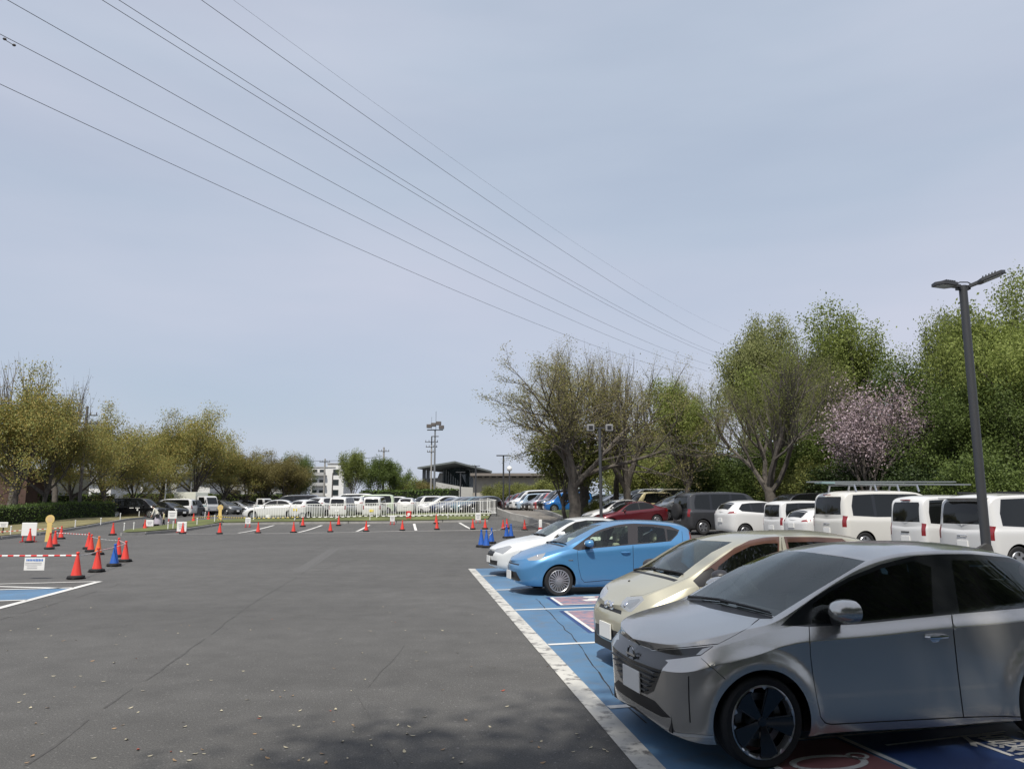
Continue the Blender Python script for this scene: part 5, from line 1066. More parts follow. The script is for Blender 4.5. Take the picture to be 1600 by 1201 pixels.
lad = tag(empty('ladder', van.location, van.rotation_euler.z), 'long metal extension ladder lying on the roof rack of the white delivery van', 'ladder')
alu = mat('aluminium', (.26, .28, .28), .45, .6); fib = mat('ladder_green', (.20, .30, .30), .6)
s = MB()
for y in (-.02, -.30): s.beam((-1.2, y, zr + .205), (4.6, y, zr + .205), .03, .05)
s.build('stile', alu, lad); s = MB()
for y in (-.06, -.26): s.beam((-.6, y, zr + .30), (5.4, y, zr + .26), .03, .045)
s.build('stile', alu, lad); s = MB()
for i in range(20): s.tube([(-1.0 + i * .29, -.31, zr + .215), (-1.0 + i * .29, -.01, zr + .215)], .016, 6)
s.build('rung', alu, lad); s = MB(); s.box((4.75, -.16, zr + .23), (.5, .42, .05)); s.build('end_hook', fib, lad)

for o, kind, k in ((van, 'box', VAN), (kei, 'box', (1, 1, 1.1)), (prado, 'box', OFF)):
    X_, H_ = PT[(kind, k)]['len'], 1.75 * k[2]; m = MB(); m.beam((X_ - .03, -.05, H_ * .615), (X_ - .055, .42 * k[1], H_ * .66), .02, .025); m.build('rear_wiper', BLACK, o)
    m = MB(); m.box((X_ + .0, 0, H_ * .46), (.03, .3, .035), bev=.008); m.build('door_handle', BLACK if o is kei else CHROME, o)
    m = MB(); m.box((X_ - .09, 0, H_ * .925), (.05, .34, .03)); m.build('brake_lamp', LAMPR, o)
    for sg in (-1, 1): m = MB(); m.box((2.05 * k[0], sg * (.737 * k[1] + .004), H_ * .5), (.2, .03, .03)); m.build('door_handle', CHROME, o)
# ------------------------------------------------------------------ trees, hedges, shrubs
def leafmat(name, cols, trans=.35, rough=.6):
    if name in MATS: return MATS[name]
    m, nt, p = new_mat(name); K = nt.links.new
    g = nt.nodes.new('ShaderNodeNewGeometry'); r = nt.nodes.new('ShaderNodeValToRGB'); el = r.color_ramp.elements
    el[0].position = 0; el[0].color = (*cols[0], 1); el[1].position = 1; el[1].color = (*cols[-1], 1)
    for i, c in enumerate(cols[1:-1]):
        e = el.new((i + 1) / (len(cols) - 1)); e.color = (*c, 1)
    oi = nt.nodes.new('ShaderNodeObjectInfo'); hs = nt.nodes.new('ShaderNodeHueSaturation')
    mr = nt.nodes.new('ShaderNodeMapRange'); mr.inputs[3].default_value = .85; mr.inputs[4].default_value = 1.15; K(oi.outputs['Random'], mr.inputs[0]); K(mr.outputs[0], hs.inputs['Value'])
    K(g.outputs['Random Per Island'], r.inputs[0]); K(r.outputs[0], hs.inputs['Color']); K(hs.outputs[0], p.inputs['Base Color'])
    p.inputs['Roughness'].default_value = rough; p.inputs['Specular IOR Level'].default_value = .25
    t = nt.nodes.new('ShaderNodeBsdfTranslucent'); K(hs.outputs[0], t.inputs[0]); mx = nt.nodes.new('ShaderNodeMixShader'); mx.inputs[0].default_value = trans
    K(p.outputs[0], mx.inputs[1]); K(t.outputs[0], mx.inputs[2]); K(mx.outputs[0], nt.nodes['Material Output'].inputs[0])
    return m
BARK = mat('bark', (.085, .073, .062), .95, var=.3, vscale=6, bump=.6, bscale=18)
BARKG = mat('bark_grey', (.105, .092, .078), .95, var=.3, vscale=6, bump=.6, bscale=18)
LM = dict(
 olive=leafmat('leaves_olive', [(0.179, 0.206, 0.066), (0.24, 0.245, 0.074), (0.299, 0.259, 0.074), (0.336, 0.252, 0.074), (0.156, 0.192, 0.066)], .3),
 olived=leafmat('leaves_brown_olive', [(0.16, 0.145, 0.05), (0.2, 0.165, 0.055), (0.14, 0.13, 0.05)], .3),
 spring=leafmat('leaves_spring', [(0.19, 0.235, 0.056), (0.246, 0.291, 0.078), (0.157, 0.196, 0.045), (0.291, 0.325, 0.101)], .4),
 pale=leafmat('leaves_pale_spring', [(0.253, 0.276, 0.103), (0.299, 0.31, 0.138), (0.196, 0.23, 0.069)], .4),
 dark=leafmat('leaves_dark', [(0.025, 0.041, 0.014), (0.04, 0.063, 0.018), (0.057, 0.081, 0.025)], .2, .45),
 mid=leafmat('leaves_mid', [(0.086, 0.122, 0.029), (0.122, 0.166, 0.038), (0.071, 0.101, 0.025)], .3),
 young=leafmat('leaves_young', [(0.299, 0.254, 0.128), (0.254, 0.247, 0.105), (0.344, 0.299, 0.179)], .4),
 wide=leafmat('leaves_bronze_green', [(0.195, 0.208, 0.058), (0.26, 0.247, 0.078), (0.325, 0.273, 0.13), (0.221, 0.221, 0.065)], .35),
 khaki=leafmat('leaves_khaki', [(0.174, 0.2, 0.052), (0.227, 0.235, 0.07), (0.148, 0.174, 0.049)], .35),
 blossom=leafmat('blossom', [(0.42, 0.33, 0.355), (0.5, 0.41, 0.44), (0.33, 0.25, 0.27), (0.2, 0.15, 0.13)], .3),
 hedge=leafmat('leaves_hedge', [(0.06, 0.093, 0.024), (0.085, 0.136, 0.031), (0.119, 0.17, 0.044)], .25))

def leaf_cloud(P, size, seed, flat=.5, aspect=.6):
    """numpy quads: one bent leaf (two faces) per point"""
    r = np.random.default_rng(seed); n = len(P)
    d = r.normal(size=(n, 3)); d /= np.linalg.norm(d, axis=1)[:, None]; q = r.normal(size=(n, 3)); q[:, 2] += flat
    w = np.cross(d, q); w /= np.linalg.norm(w, axis=1)[:, None] + 1e-9; s = size * r.uniform(.55, 1.25, (n, 1))
    a, b = d * s * .5, w * s * .5 * aspect; up = np.cross(d, w) * s * .12
    V = np.stack([P - a, P + b + up, P + a, P - b + up], 1).reshape(-1, 3)
    F = np.arange(n * 4).reshape(n, 4)
    return V, F
def fast_mesh(name, V, F, m, parent=None):
    me = bpy.data.meshes.new(name); k = F.shape[1]
    me.vertices.add(len(V)); me.vertices.foreach_set('co', np.asarray(V, np.float32).ravel())
    me.loops.add(F.size); me.loops.foreach_set('vertex_index', F.ravel().astype(np.int32))
    me.polygons.add(len(F)); me.polygons.foreach_set('loop_start', np.arange(0, F.size, k, dtype=np.int32))
    me.update(calc_edges=True); me.validate(); me.materials.append(m)
    return link(bpy.data.objects.new(name, me), parent)

def grow(seed, H, fork, r0, spread, counts, ratio=.62, up=.25, jitter=.25, limb_len=None, sides=(8, 6, 5, 3, 3), lean=(0, 0), gnarl=.12, start=.35):
    """skeleton: returns wood MB and list of twig points (with level)"""
    r = random.Random(seed); mb = MB(); sites = []
    def rv(): return Vector((r.gauss(0, 1), r.gauss(0, 1), r.gauss(0, 1)))
    def branch(p, d, ln, rad, lv):
        k = 5 if lv < 2 else 3; pts = [p]; dirs = [d]
        for i in range(k):
            d = (d + rv() * gnarl + Vector((0, 0, up * (.5 if lv else .1)))).normalized(); p = p + d * ln / k; pts.append(p); dirs.append(d)
        end = .35 if lv < len(counts) else .25
        mb.tube(pts, [rad * (1 - (1 - end) * i / k) for i in range(k + 1)], sides[min(lv, 4)], 0, cap=False)
        if lv >= len(counts):
            for t in (.4, .7, 1.): sites.append((pts[min(k, int(t * k))], lv))
            return
        n = counts[lv]
        for j in range(n):
            t = start + (1 - start) * (j + r.random() * .8) / n; t = min(t, .98)
            i = int(t * k); q = pts[i] + (pts[i + 1] - pts[i]) * (t * k - i); dd = dirs[min(i + 1, k)]
            o = dd.orthogonal().normalized(); o.rotate(Matrix.Rotation(2.4 * j + r.uniform(-.6, .6), 3, dd))
            a = spread * r.uniform(.7, 1.25) * (1.15 - .4 * t); nd = (dd * math.cos(a) + o * math.sin(a)).normalized()
            branch(q, nd, ln * ratio * r.uniform(.75, 1.2) * (1.2 - .45 * t), rad * .5 * (1.15 - .5 * t), lv + 1)
        branch(pts[-1], dirs[-1], ln * ratio * .8, rad * .34, lv + 1)
    d0 = Vector((lean[0], lean[1], 1)).normalized(); tp = [Vector((0, 0, -.1))]
    p = tp[0]
    for i in range(4): p = p + d0 * (fork + .1) / 4 + Vector((r.gauss(0, .04), r.gauss(0, .04), 0)) * fork; tp.append(p)
    mb.tube(tp, [r0 * 1.5, r0 * 1.08, r0, r0 * .95, r0 * .9], 10, 0, cap=False)
    n = counts[0]
    ll = limb_len or (H - fork) * .62
    for j in range(n):
        a = 2 * math.pi * j / n + r.uniform(-.4, .4); tilt = spread * r.uniform(.35, 1.25) if j else .12
        dd = Vector((math.sin(tilt) * math.cos(a), math.sin(tilt) * math.sin(a), math.cos(tilt)))
        branch(tp[-1] - Vector((0, 0, r.uniform(0, .25) * fork)), dd, ll * r.uniform(.75, 1.1), r0 * .55, 1)
    return mb, sites
def tree_proto(name, seed, H, fork, r0, spread, counts, leaf, size, per, sigma, bark=BARK, **kw):
    mb, sites = grow(seed, H, fork, r0, spread, counts, **kw)
    root = empty(name, (0, 0, 0)); V = np.array(mb.V); top = V[:, 2].max(); s = H / top
    mb.V = [tuple(v) for v in V * s]; mb.build('trunk', bark, root)
    if per:
        S = np.array([tuple(p) for p, l in sites]) * s; rg = np.random.default_rng(seed)
        k = rg.poisson(per, len(S)); P = np.repeat(S, k, 0); P = P + rg.normal(size=P.shape) * np.array((sigma, sigma, sigma * .7))
        v, f = leaf_cloud(P, size, seed); fast_mesh('crown', v, f, LM[leaf], root)
    root['h'] = H; return root
def place_tree(proto, px, Y, top_px, rz, label, group, first, sx=1., leaf=None, cat='tree'):
    """stand a tree in image column px at distance Y; its height follows from where its top is seen"""
    g = GY(px, Y); o = proto if first else copy_tree(proto)
    h = at(px, top_px, Y).z - g.z; s = h / proto['h']
    o.location = (g.x, g.y, g.z - .05); o.rotation_euler = (0, 0, rz); o.scale = (s * sx, s * sx, s)
    tag(o, label, cat, group)
    if leaf:
        for c in o.children:
            if c.name.startswith('crown'): c.material_slots[0].link = 'OBJECT'; c.material_slots[0].material = LM[leaf]
    return o
used_protos = set()
def T(proto, px, Y, top, label, group=None, rz=None, sx=1., leaf=None, cat='tree'):
    first = proto.name not in used_protos; used_protos.add(proto.name)
    return place_tree(proto, px, Y, top, rng.uniform(0, 6.28) if rz is None else rz, label, group, first, sx, leaf, cat)

# kinds
CAM1 = tree_proto('camphor_tree', 1, 9, 2.3, .19, .95, (8, 5, 4), 'olive', .13, 50, .33, up=.16)
CAM2 = tree_proto('camphor_tree', 5, 9, 2.2, .18, .95, (8, 5, 4), 'olive', .13, 44, .35, up=.18)
ZEL = tree_proto('zelkova_tree', 9, 11, 2.2, .30, .62, (7, 6, 5, 3), 'young', .075, 6, .17, bark=BARKG, up=.22, ratio=.6, gnarl=.16, sides=(8, 6, 4, 3, 3))
WIDE = tree_proto('spreading_tree', 12, 10, 2.9, .28, .86, (8, 6, 5, 3), 'wide', .08, 8, .17, bark=BARKG, up=.12, ratio=.6, gnarl=.17, sides=(8, 6, 4, 3, 3))
BARE = tree_proto('bare_tree', 15, 12, 3.0, .2, .38, (6, 5, 4), 'young', .14, .5, .15, bark=BARKG, up=.5, ratio=.6)
GRN1 = tree_proto('broadleaf_tree', 21, 13, 3.0, .3, .7, (7, 5, 4), 'spring', .17, 74, .42, up=.3)
GRN2 = tree_proto('broadleaf_tree', 24, 13, 3.2, .3, .6, (7, 5, 4), 'spring', .17, 50, .40, up=.4)
DRK = tree_proto('evergreen_tree', 31, 10, 1.0, .28, .8, (8, 5, 4), 'dark', .17, 74, .42, up=.2)
CHE = tree_proto('cherry_tree', 41, 7, 1.2, .18, .75, (7, 6, 4), 'blossom', .12, 14, .28, up=.25)
BUSH = tree_proto('bush', 55, 4, .25, .07, .95, (8, 5, 3), 'mid', .13, 34, .26, up=.15)
YNG = tree_proto('young_tree', 51, 8, 1.9, .14, .6, (7, 5, 3), 'khaki', .19, 30, .34, up=.3)

row = 'olive trees along the left edge of the car park'
T(CAM1, 22, 58, 568, 'large olive tree at the left edge, in front of the brown wall', row, sx=.82)
T(CAM2, 64, 62, 612, 'olive orange tree with a dark forked trunk beside the white building', row, sx=.85)
T(CAM2, 112, 68, 640, 'tree with orange olive leaves in front of the utility pole', row, sx=.85)
T(CAM1, 160, 76, 630, 'olive tree behind the black taxi, with a tuft sticking up', row, sx=.85)
T(CAM2, 206, 82, 678, 'low orange olive tree behind the black hatchback', row, sx=1.0)
T(CAM1, 250, 88, 640, 'tall olive tree behind the lorry with a cream cargo box', row, sx=.85)
T(CAM2, 302, 90, 632, 'tallest olive tree of the left row, behind the white lorry cab', row, sx=.85)
T(CAM1, 348, 96, 680, 'olive tree behind the silver hatchback', row, sx=.95)
row2 = 'brown olive trees beyond the far lot'
T(CAM2, 384, 100, 700, 'round brown olive tree behind the small pickup', row2, sx=1.25, leaf='olived')
T(CAM1, 412, 104, 704, 'brown olive tree between the pickup and the dark minivan', row2, sx=1.2, leaf='olived')
T(CAM2, 440, 104, 706, 'last brown olive tree, next to the dark green round tree', row2, sx=1.2, leaf='olived')
T(DRK, 464, 108, 708, 'dark green round tree left of the white apartment block', None, sx=.8, leaf='mid')
T(YNG, 553, 104, 702, 'light green tree right of the white apartment block', None, sx=.72, leaf='spring')
T(YNG, 588, 110, 712, 'green tree behind the utility pole right of the apartment block', None, sx=.85, leaf='mid')
T(YNG, 612, 112, 718, 'narrow green tree with a bent top left of the floodlight mast', None, sx=.7, leaf='mid')
T(BARE, 14, 72, 540, 'bare tree whose grey branches rise above the left olive trees', 'bare trees on the left', sx=1.2)
T(BARE, 84, 72, 575, 'bare thin tree behind the olive orange tree', 'bare trees on the left', sx=1.1)
for px, Y, tp, lf, lab in ((640, 118, 742, 'spring', 'small bright green shrub left of the floodlight mast'), (656, 116, 748, 'olived', 'small reddish shrub beside the floodlight mast'),
                           (778, 100, 752, 'khaki', 'olive green shrub in front of the long brick building'), (812, 104, 752, 'khaki', 'orange green shrub in front of the long brick building, left of the lamp'),
                           (842, 98, 752, 'khaki', 'orange green shrub under the spreading branches'), (872, 96, 742, 'khaki', 'green shrub left of the twin tree trunks')):
    T(BUSH, px, Y, tp, lab, 'shrubs in front of the far buildings', sx=1.2, leaf=lf, cat='shrub')
# right-hand grove
gr = 'trees of the right-hand grove'
T(WIDE, 893, 49, 552, 'wide spreading tree with thin young leaves left of the tall lamp post', gr, sx=1.13, rz=3.3)
T(YNG, 888, 51, 668, 'low green leafy tree under the spreading branches', gr, sx=1.25, leaf='khaki')
T(ZEL, 915, 53, 535, 'twiggy half bare tree with brown twigs behind the spreading tree', gr, sx=1.0)
T(BARE, 962, 55, 524, 'tall bare tree with upright grey branches behind the twin lamp', gr, sx=.95)
T(ZEL, 985, 52, 552, 'twiggy tree with pale buds right of the tall bare tree', gr, sx=.9)
T(GRN2, 1068, 50, 590, 'bright green leafy tree between the twiggy trees', gr, sx=.9)
T(ZEL, 1105, 56, 585, 'grey twiggy tree behind the bright green leafy tree', gr, sx=.9)
T(ZEL, 1205, 46, 530, 'large twiggy tree with a thick dark trunk right of the centre of the grove', gr, sx=1.1, leaf='khaki')
T(ZEL, 1258, 52, 556, 'grey brown twiggy tree beside the pink cherry', gr, sx=.95, leaf='khaki')
T(GRN2, 1190, 72, 492, 'tall pale green tree with sky showing through, behind the thick trunked tree', gr, sx=.75, leaf='pale')
T(GRN1, 1242, 72, 505, 'tall yellow green tree standing behind the twiggy trees', gr, sx=.7)
T(GRN1, 1296, 68, 494, 'tall dense light green tree behind the pink cherry', gr, sx=.95)
T(GRN2, 1338, 66, 498, 'broad light green tree right of the tall dense one, behind the cherry', gr, sx=.85)
T(CHE, 1362, 41, 582, 'cherry tree covered in pink blossom', None, sx=.95)
T(DRK, 1300, 50, 640, 'dark evergreen behind the pink cherry trunk', gr, sx=1.2)
T(DRK, 1478, 47, 556, 'dark broad evergreen between the pink cherry and the lamp post', gr, sx=1.0)
T(DRK, 1570, 36, 585, 'dark evergreen at the right edge behind the lamp post', gr, sx=1.0)
T(GRN2, 1515, 46, 480, 'yellow green tree with thin top behind the lamp head', gr, sx=.62)
T(GRN1, 1590, 41, 415, 'tallest bright green tree at the right edge', gr, sx=.78)
T(GRN1, 1650, 38, 430, 'bright green tree cut by the right edge', gr, sx=.8)
T(BUSH, 1560, 30, 700, 'low green bush at the right edge above the white off-roader', 'bushes under the grove', sx=.9, leaf='mid', cat='shrub')
for px, Y, tp, lf, lab in ((938, 52, 776, 'khaki', 'green bush at the foot of the twin trunks'), (1010, 64, 705, 'khaki', 'green bush behind the parked vans'), (1045, 66, 690, 'mid', 'dark green bush under the bright leafy tree'),
                           (1090, 62, 690, 'mid', 'leafy bush behind the dark off-roader'), (1135, 52, 715, 'mid', 'dark bush left of the thick tree trunk'), (1170, 54, 700, 'dark', 'dark bush behind the thick tree trunk'),
                           (1262, 48, 712, 'khaki', 'green bush left of the pink cherry trunk'), (1320, 46, 715, 'dark', 'dark bush under the pink blossom'), (1405, 42, 700, 'dark', 'dark bush right of the pink cherry'), (1450, 38, 712, 'dark', 'dark bush behind the roof ladder'),
                           (1235, 58, 665, 'mid', 'tall green bush deep in the grove'), (1000, 72, 660, 'khaki', 'tall green bush far behind the twiggy trees'), (1380, 52, 690, 'mid', 'green bush behind the cherry'), (1530, 34, 712, 'dark', 'dark bush at the foot of the lamp post')):
    T(BUSH, px, Y, tp, lab, 'bushes under the grove', sx=1.15, leaf=lf, cat='shrub')
# trees behind the photographer: they shade the near asphalt and mirror in the silver car
SHADE = tree_proto('broadleaf_tree', 61, 11, 4.2, .3, .95, (8, 6, 5), 'mid', .2, 42, .5, up=.1)
for i, (x, y, s, rz) in enumerate(((3.0, -1.9, 1., .3), (8.8, -1.6, 1.05, 2.), (14.5, -1., 1., 4.), (-4., -18, 1.1, 1.))):
    o = SHADE if i == 0 else copy_tree(SHADE); o.location = (x, y, 0); o.scale = (s, s, s); o.rotation_euler = (0, 0, rz)
    tag(o, 'leafy green tree behind the photographer shading the near asphalt', 'tree', 'trees behind the photographer')
for i in range(6):
    o = copy_tree(SHADE); o.location = ((-.6, -3.4, 0), (6., -3.4, 0), (-10, -20, 0), (4, -24, 0), (14, -22, 0), (24, -18, 0))[i]; o.rotation_euler = (0, 0, i * 1.3); o.scale = (1., 1., .95)
    tag(o, 'leafy green tree behind the photographer shading the near asphalt', 'tree', 'trees behind the photographer')

for i in range(8):
    o = copy_tree(DRK); o.location = (-14 + i * 6.3, -11 - 1.5 * (i % 2), 0); o.rotation_euler = (0, 0, i * 1.7); o.scale = (.8, .8, .55)
    tag(o, 'dark evergreen behind the photographer', 'tree', 'evergreens behind the photographer')

def hedge(name, px, width, h, leaf, label, dens=220, size=.13, seed=3):
    """clipped hedge: dark core, skin of small leaves"""
    root = tag(empty(name, (0, 0, 0)), label, 'hedge'); P = [GY(*p) if isinstance(p[1], float) else G(*p) for p in px]; mb = MB(); pts = []
    rg = np.random.default_rng(seed)
    for a, b in zip(P[:-1], P[1:]):
        n = max(1, int((b - a).length / 4)); d = (b - a).normalized(); nn = Vector((-d.y, d.x, 0))
        for i in range(n):
            p, q = a + (b - a) * i / n, a + (b - a) * (i + 1) / n; p.z = gzf(p.x, p.y); q.z = gzf(q.x, q.y)
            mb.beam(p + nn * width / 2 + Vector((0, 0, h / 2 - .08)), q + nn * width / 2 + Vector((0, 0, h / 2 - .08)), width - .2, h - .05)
            k = int(dens * (q - p).length * (2 * h + width) / 3); t = rg.random(k); s = rg.random(k) * (2 * h + width)
            off = np.where(s < h, 0, np.where(s < h + width, s - h, width)); z = np.where(s < h, s, np.where(s < h + width, h, s - h - width))
            base = np.array(p)[None] + (np.array(q) - np.array(p))[None] * t[:, None] + np.array(nn)[None] * off[:, None]; base[:, 2] += z
            pts.append(base + rg.normal(size=base.shape) * .07)
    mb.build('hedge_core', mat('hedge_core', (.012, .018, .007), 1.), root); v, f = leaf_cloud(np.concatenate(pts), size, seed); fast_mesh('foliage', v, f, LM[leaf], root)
    return root
hedge('hedge', [(-170, 840), (0, 824), (60, 819), (110, 812), (181, 809)], 1.4, 1.35, 'hedge', 'clipped green hedge along the left edge, ending at the black taxi', 330, .14)
hedge('hedge', [(560, 104.), (640, 104.), (702, 100.)], 2., 2.7, 'hedge', 'tall dark clipped hedge behind the cars, left of the pavilion', 90, .3)
hedge('hedge', [(30, 72.), (110, 78.), (178, 82.)], 1.5, 2.2, 'mid', 'far green hedge under the left olive trees', 90, .25)
hedge('hedge', [(200, 96.), (330, 104.), (470, 118.)], 2., 2.4, 'mid', 'long far hedge under the brown olive trees', 70, .3)
# ------------------------------------------------------------------ cones, bars, signs, fence, lamps, poles, wires, people, buildings
REDC = mat('cone_red', (.62, .045, .03), .45, var=.08, vscale=3); ORC = mat('cone_orange', (.66, .14, .03), .45); BLC = mat('cone_blue', (.015, .09, .38), .45, var=.08, vscale=3)
WHT = mat('plastic_white', (.70, .70, .68), .5); REDP = mat('plastic_red', (.55, .03, .03), .5); YEL = mat('sign_yellow', (.62, .45, .16), .6)
def cone_proto():
    root = empty('traffic_cone', (0, 0, 0)); b = MB(); b.lathe([(.15, .035), (.142, .06), (.04, .60), (.032, .66), (.046, .665), (.046, .70), (.028, .72), (.001, .72)], 20, 0); b.build('cone_body', REDC, root)
    s = MB(); s.box((0, 0, .018), (.36, .36, .036), bev=.012); s.build('base', RUBBER, root)
    w = MB(); w.lathe([(.155, .036), (.225, .04), (.215, .085), (.15, .10)], 16); w.build('weight_ring', RUBBER, root); return root
CONE = cone_proto(); cone_n = [0]
def cone(px, py, label, group, col=None, s=.9, rz=None):
    o = CONE if cone_n[0] == 0 else copy_tree(CONE); cone_n[0] += 1
    g = G(px, py); o.location = (g.x, g.y, g.z + .004); o.rotation_euler = (0, 0, rng.uniform(0, 1.5)); o.scale = (s, s, s); tag(o, label, 'cone', group)
    if col:
        for c in o.children:
            if c.name.startswith('cone_body'): c.material_slots[0].link = 'OBJECT'; c.material_slots[0].material = col
    return o
gl = 'cones roping off the left bays'
c1 = cone(118.5, 904, 'red cone nearest the camera on the left, beside the white notice', gl); c2 = cone(151, 893, 'second red cone from the notice, left of the blue cone', gl)
c3 = cone(178, 884, 'single blue cone in the left cluster of red cones', gl, BLC); c4 = cone(195, 877, 'red cone at the right end of the left cluster', gl)
c5 = cone(184, 869.5, 'red cone hidden behind the blue cone of the left cluster', gl); c6 = cone(153, 866, 'orange cone in the middle of the left cluster', gl, ORC)
c7 = cone(141.5, 861.5, 'red cone left of the orange cone', gl); c8 = cone(137.5, 857, 'red cone at the back, left of the orange cone', gl)
c9 = cone(77, 857.5, 'red cone standing by the tan lollipop sign', gl); c10 = cone(85, 852.5, 'red cone just behind the cone by the tan lollipop sign', gl)
c11 = cone(95, 841.5, 'red cone by the grass kerb behind the tan lollipop sign', gl); c12 = cone(45.5, 847, 'red cone carrying a white board on the far left', gl)
gm = 'cones along the island kerb and the entrance'
cone(176, 835.5, 'red cone alone on the entrance road below the taxi', gm, s=.95); cone(226, 827.5, 'red cone left of the pushchair', gm); cone(229, 806.5, 'red cone against the taxi, behind the woman', gm)
cone(285, 833.5, 'red cone in front of the white box at the island kerb', gm); cone(302, 815.5, 'red cone on the far road left of the tan lollipop sign', gm); cone(325.5, 812.5, 'red cone on the far road right by the tan lollipop sign', gm)
gr_ = 'red cones along the far bay line'
for i, (px, py) in enumerate(((343, 833.6), (403, 832.4), (458.5, 831.7), (516, 830.8), (572, 829.7), (628.6, 828.4), (682.6, 827), (738.7, 826.3))):
    cone(px, py, ['first', 'second', 'third', 'fourth', 'fifth', 'sixth', 'seventh', 'eighth'][i] + ' red cone from the left on the far white bay line', gr_)
gb = 'cones between the far bays and the fence'
for px, py, lab in ((473, 822, 'red cone between the bay line and the fence, below the white sedan tail'), (529, 820.5, 'red cone with a white tag below the tall white wagon'), (681.5, 817.5, 'red cone close behind the seventh cone of the bay line'),
                    (758, 826, 'red cone left of the blue cones on the far bay line'), (786, 827.5, 'red cone behind the right blue cone'), (792, 825.5, 'red cone close beside the cone behind the right blue cone'), (819.7, 828, 'red cone near the foot of the sloping path'),
                    (423, 808, 'red cone behind the fence below the white sedan door'), (449, 808, 'red cone behind the fence by the sedan rear wheel'), (690, 799, 'red cone behind the fence in front of the slanted row'), (746, 798, 'red cone behind the fence end'), (1023, 800, 'red cone tip by the wine red sedan')):
    cone(px, py, lab, gb)
c844 = cone(844, 828.5, 'red cone carrying a white tag at the path wall', gb)
gB = 'blue cones by the white sedan nose'
b1 = cone(752, 854, 'nearest left blue cone by the white sedan nose', gB, BLC, 1.0); b2 = cone(760, 855, 'blue cone touching the nearest left blue cone', gB, BLC, 1.0); b3 = cone(768, 848.5, 'blue cone behind the pair, with white chain', gB, BLC, .98)
b4 = cone(791.5, 840, 'left one of the far pair of blue cones', gB, BLC, 1.0); b5 = cone(798.5, 839.5, 'right one of the far pair of blue cones', gB, BLC, 1.0)
def topof(c, dz=.62): return Vector(c.location) + Vector((0, 0, dz * c.scale[0]))
def bar(name, a, b, cols, rad, n, label, cat, group=None, sag=0.):
    """striped bar, tape or rope between two cone tops"""
    mb = MB(); N_ = n * 2; P = [Vector(a) + (Vector(b) - Vector(a)) * i / N_ - Vector((0, 0, sag * 4 * (i / N_) * (1 - i / N_))) for i in range(N_ + 1)]
    for i in range(N_): mb.tube([P[i], P[i + 1]], rad, 6, i % 2)
    return tag(mb.build(name, cols), label, cat, group)
g_ = 'striped bars and ropes between cones'
far_l = at(-60, 868, c1.location.y)
bar('striped_bar', topof(c1), far_l, [WHT, REDP], .022, 10, 'red and white striped bar holding the white notice', 'bar', g_)
bar('striped_rope', topof(c1), topof(c2), [WHT, BLACK], .012, 16, 'striped rope from the nearest left cone to the next', 'rope', g_, .03)
bar('striped_rope', topof(c2), topof(c4), [WHT, REDP], .012, 22, 'striped rope passing in front of the blue cone', 'rope', g_, .02)
bar('striped_rope', topof(c4), topof(c5), [WHT, REDP], .012, 8, 'short striped rope at the right end of the left cluster', 'rope', g_)
bar('striped_rope', topof(c5), topof(c7), [WHT, BLACK], .012, 20, 'striped rope at the back of the left cluster', 'rope', g_, .04)
bar('striped_bar', topof(c8), topof(c10), [WHT, REDP], .016, 12, 'striped bar leading to the cone by the tan lollipop sign', 'bar', g_)
bar('striped_bar', topof(c11), at(-30, 832, c11.location.y), [WHT, REDP], .018, 16, 'striped bar along the dry grass kerb', 'bar', g_)
bar('white_chain', topof(b2), topof(b4), [WHT, BLACK], .014, 20, 'white chain between the blue cones', 'chain', g_, .06)
bar('white_chain', topof(b2), topof(b3, .5), [WHT, WHT], .012, 6, 'short white chain sagging at the blue pair', 'chain', g_, .12)
bar('striped_rope', topof(b5), topof(c844), [WHT, mat('rope_grey', (.15, .15, .15), .7)], .012, 26, 'rope from the blue cones to the path wall', 'rope', g_, .1)
# white notice on the striped bar
p = c1.location; nb = empty('notice_board', at(54, 880, p.y - .03)); tag(nb, 'white notice with blue heading lines hanging from the striped bar', 'notice')
w_ = 31 / FPX * p.y; h_ = 19 / FPX * p.y; m = MB(); m.box((0, 0, 0), (w_, .012, h_)); m.build('board', WHT, nb)
m = MB(); r = random.Random(4)
for i in range(11): m.box((-w_ * .38 + i * w_ * .076, -.009, h_ * .3), (w_ * .05, .004, h_ * r.uniform(.14, .2)))
m.build('heading', mat('ink_blue', (.03, .16, .5), .6), nb); m = MB()
for k, z in enumerate((.08, -.05, -.2, -.34)): m.box((-w_ * (.05 if k < 2 else .1), -.009, h_ * z), (w_ * (.8 if k < 2 else .5), .004, h_ * .03))
m.build('text_line', mat('ink_grey', (.25, .25, .27), .6), nb)
def stand_sign(px, py, w, h, lift, col, label, mark=None, name='sign_board', legs=True):
    g = G(px, py); root = tag(empty(name, g), label, 'sign', 'signs by the far cones'); m = MB(); m.box((0, 0, lift + h / 2), (w, .04, h), bev=.015); m.build('board', col, root)
    m = MB()
    if legs:
        for s in (-1, 1): m.box((s * w * .38, 0, lift / 2), (.04, .05, lift)); m.box((s * w * .38, 0, .02), (.05, .4, .04))
    else: m.box((0, 0, lift / 2), (.05, .05, lift)); m.box((0, 0, .03), (.4, .3, .06))
    m.build('stand', REDP if legs else RUBBER, root)
    if mark:
        m = MB()
        if mark == 'dot': m.lathe([(.001, -.024), (w * .3, -.024), (w * .3, -.021)], 16, 0, 'y', (0, 0, lift + h * .55))
        else:
            for k in range(3): m.box((0, -.024, lift + h * (.72 - .2 * k)), (w * (.7 - .1 * k), .004, h * .07))
        m.build('printing', mat('ink_grey', (.25, .25, .27), .6) if mark != 'dot' else WHT, root)
    return root
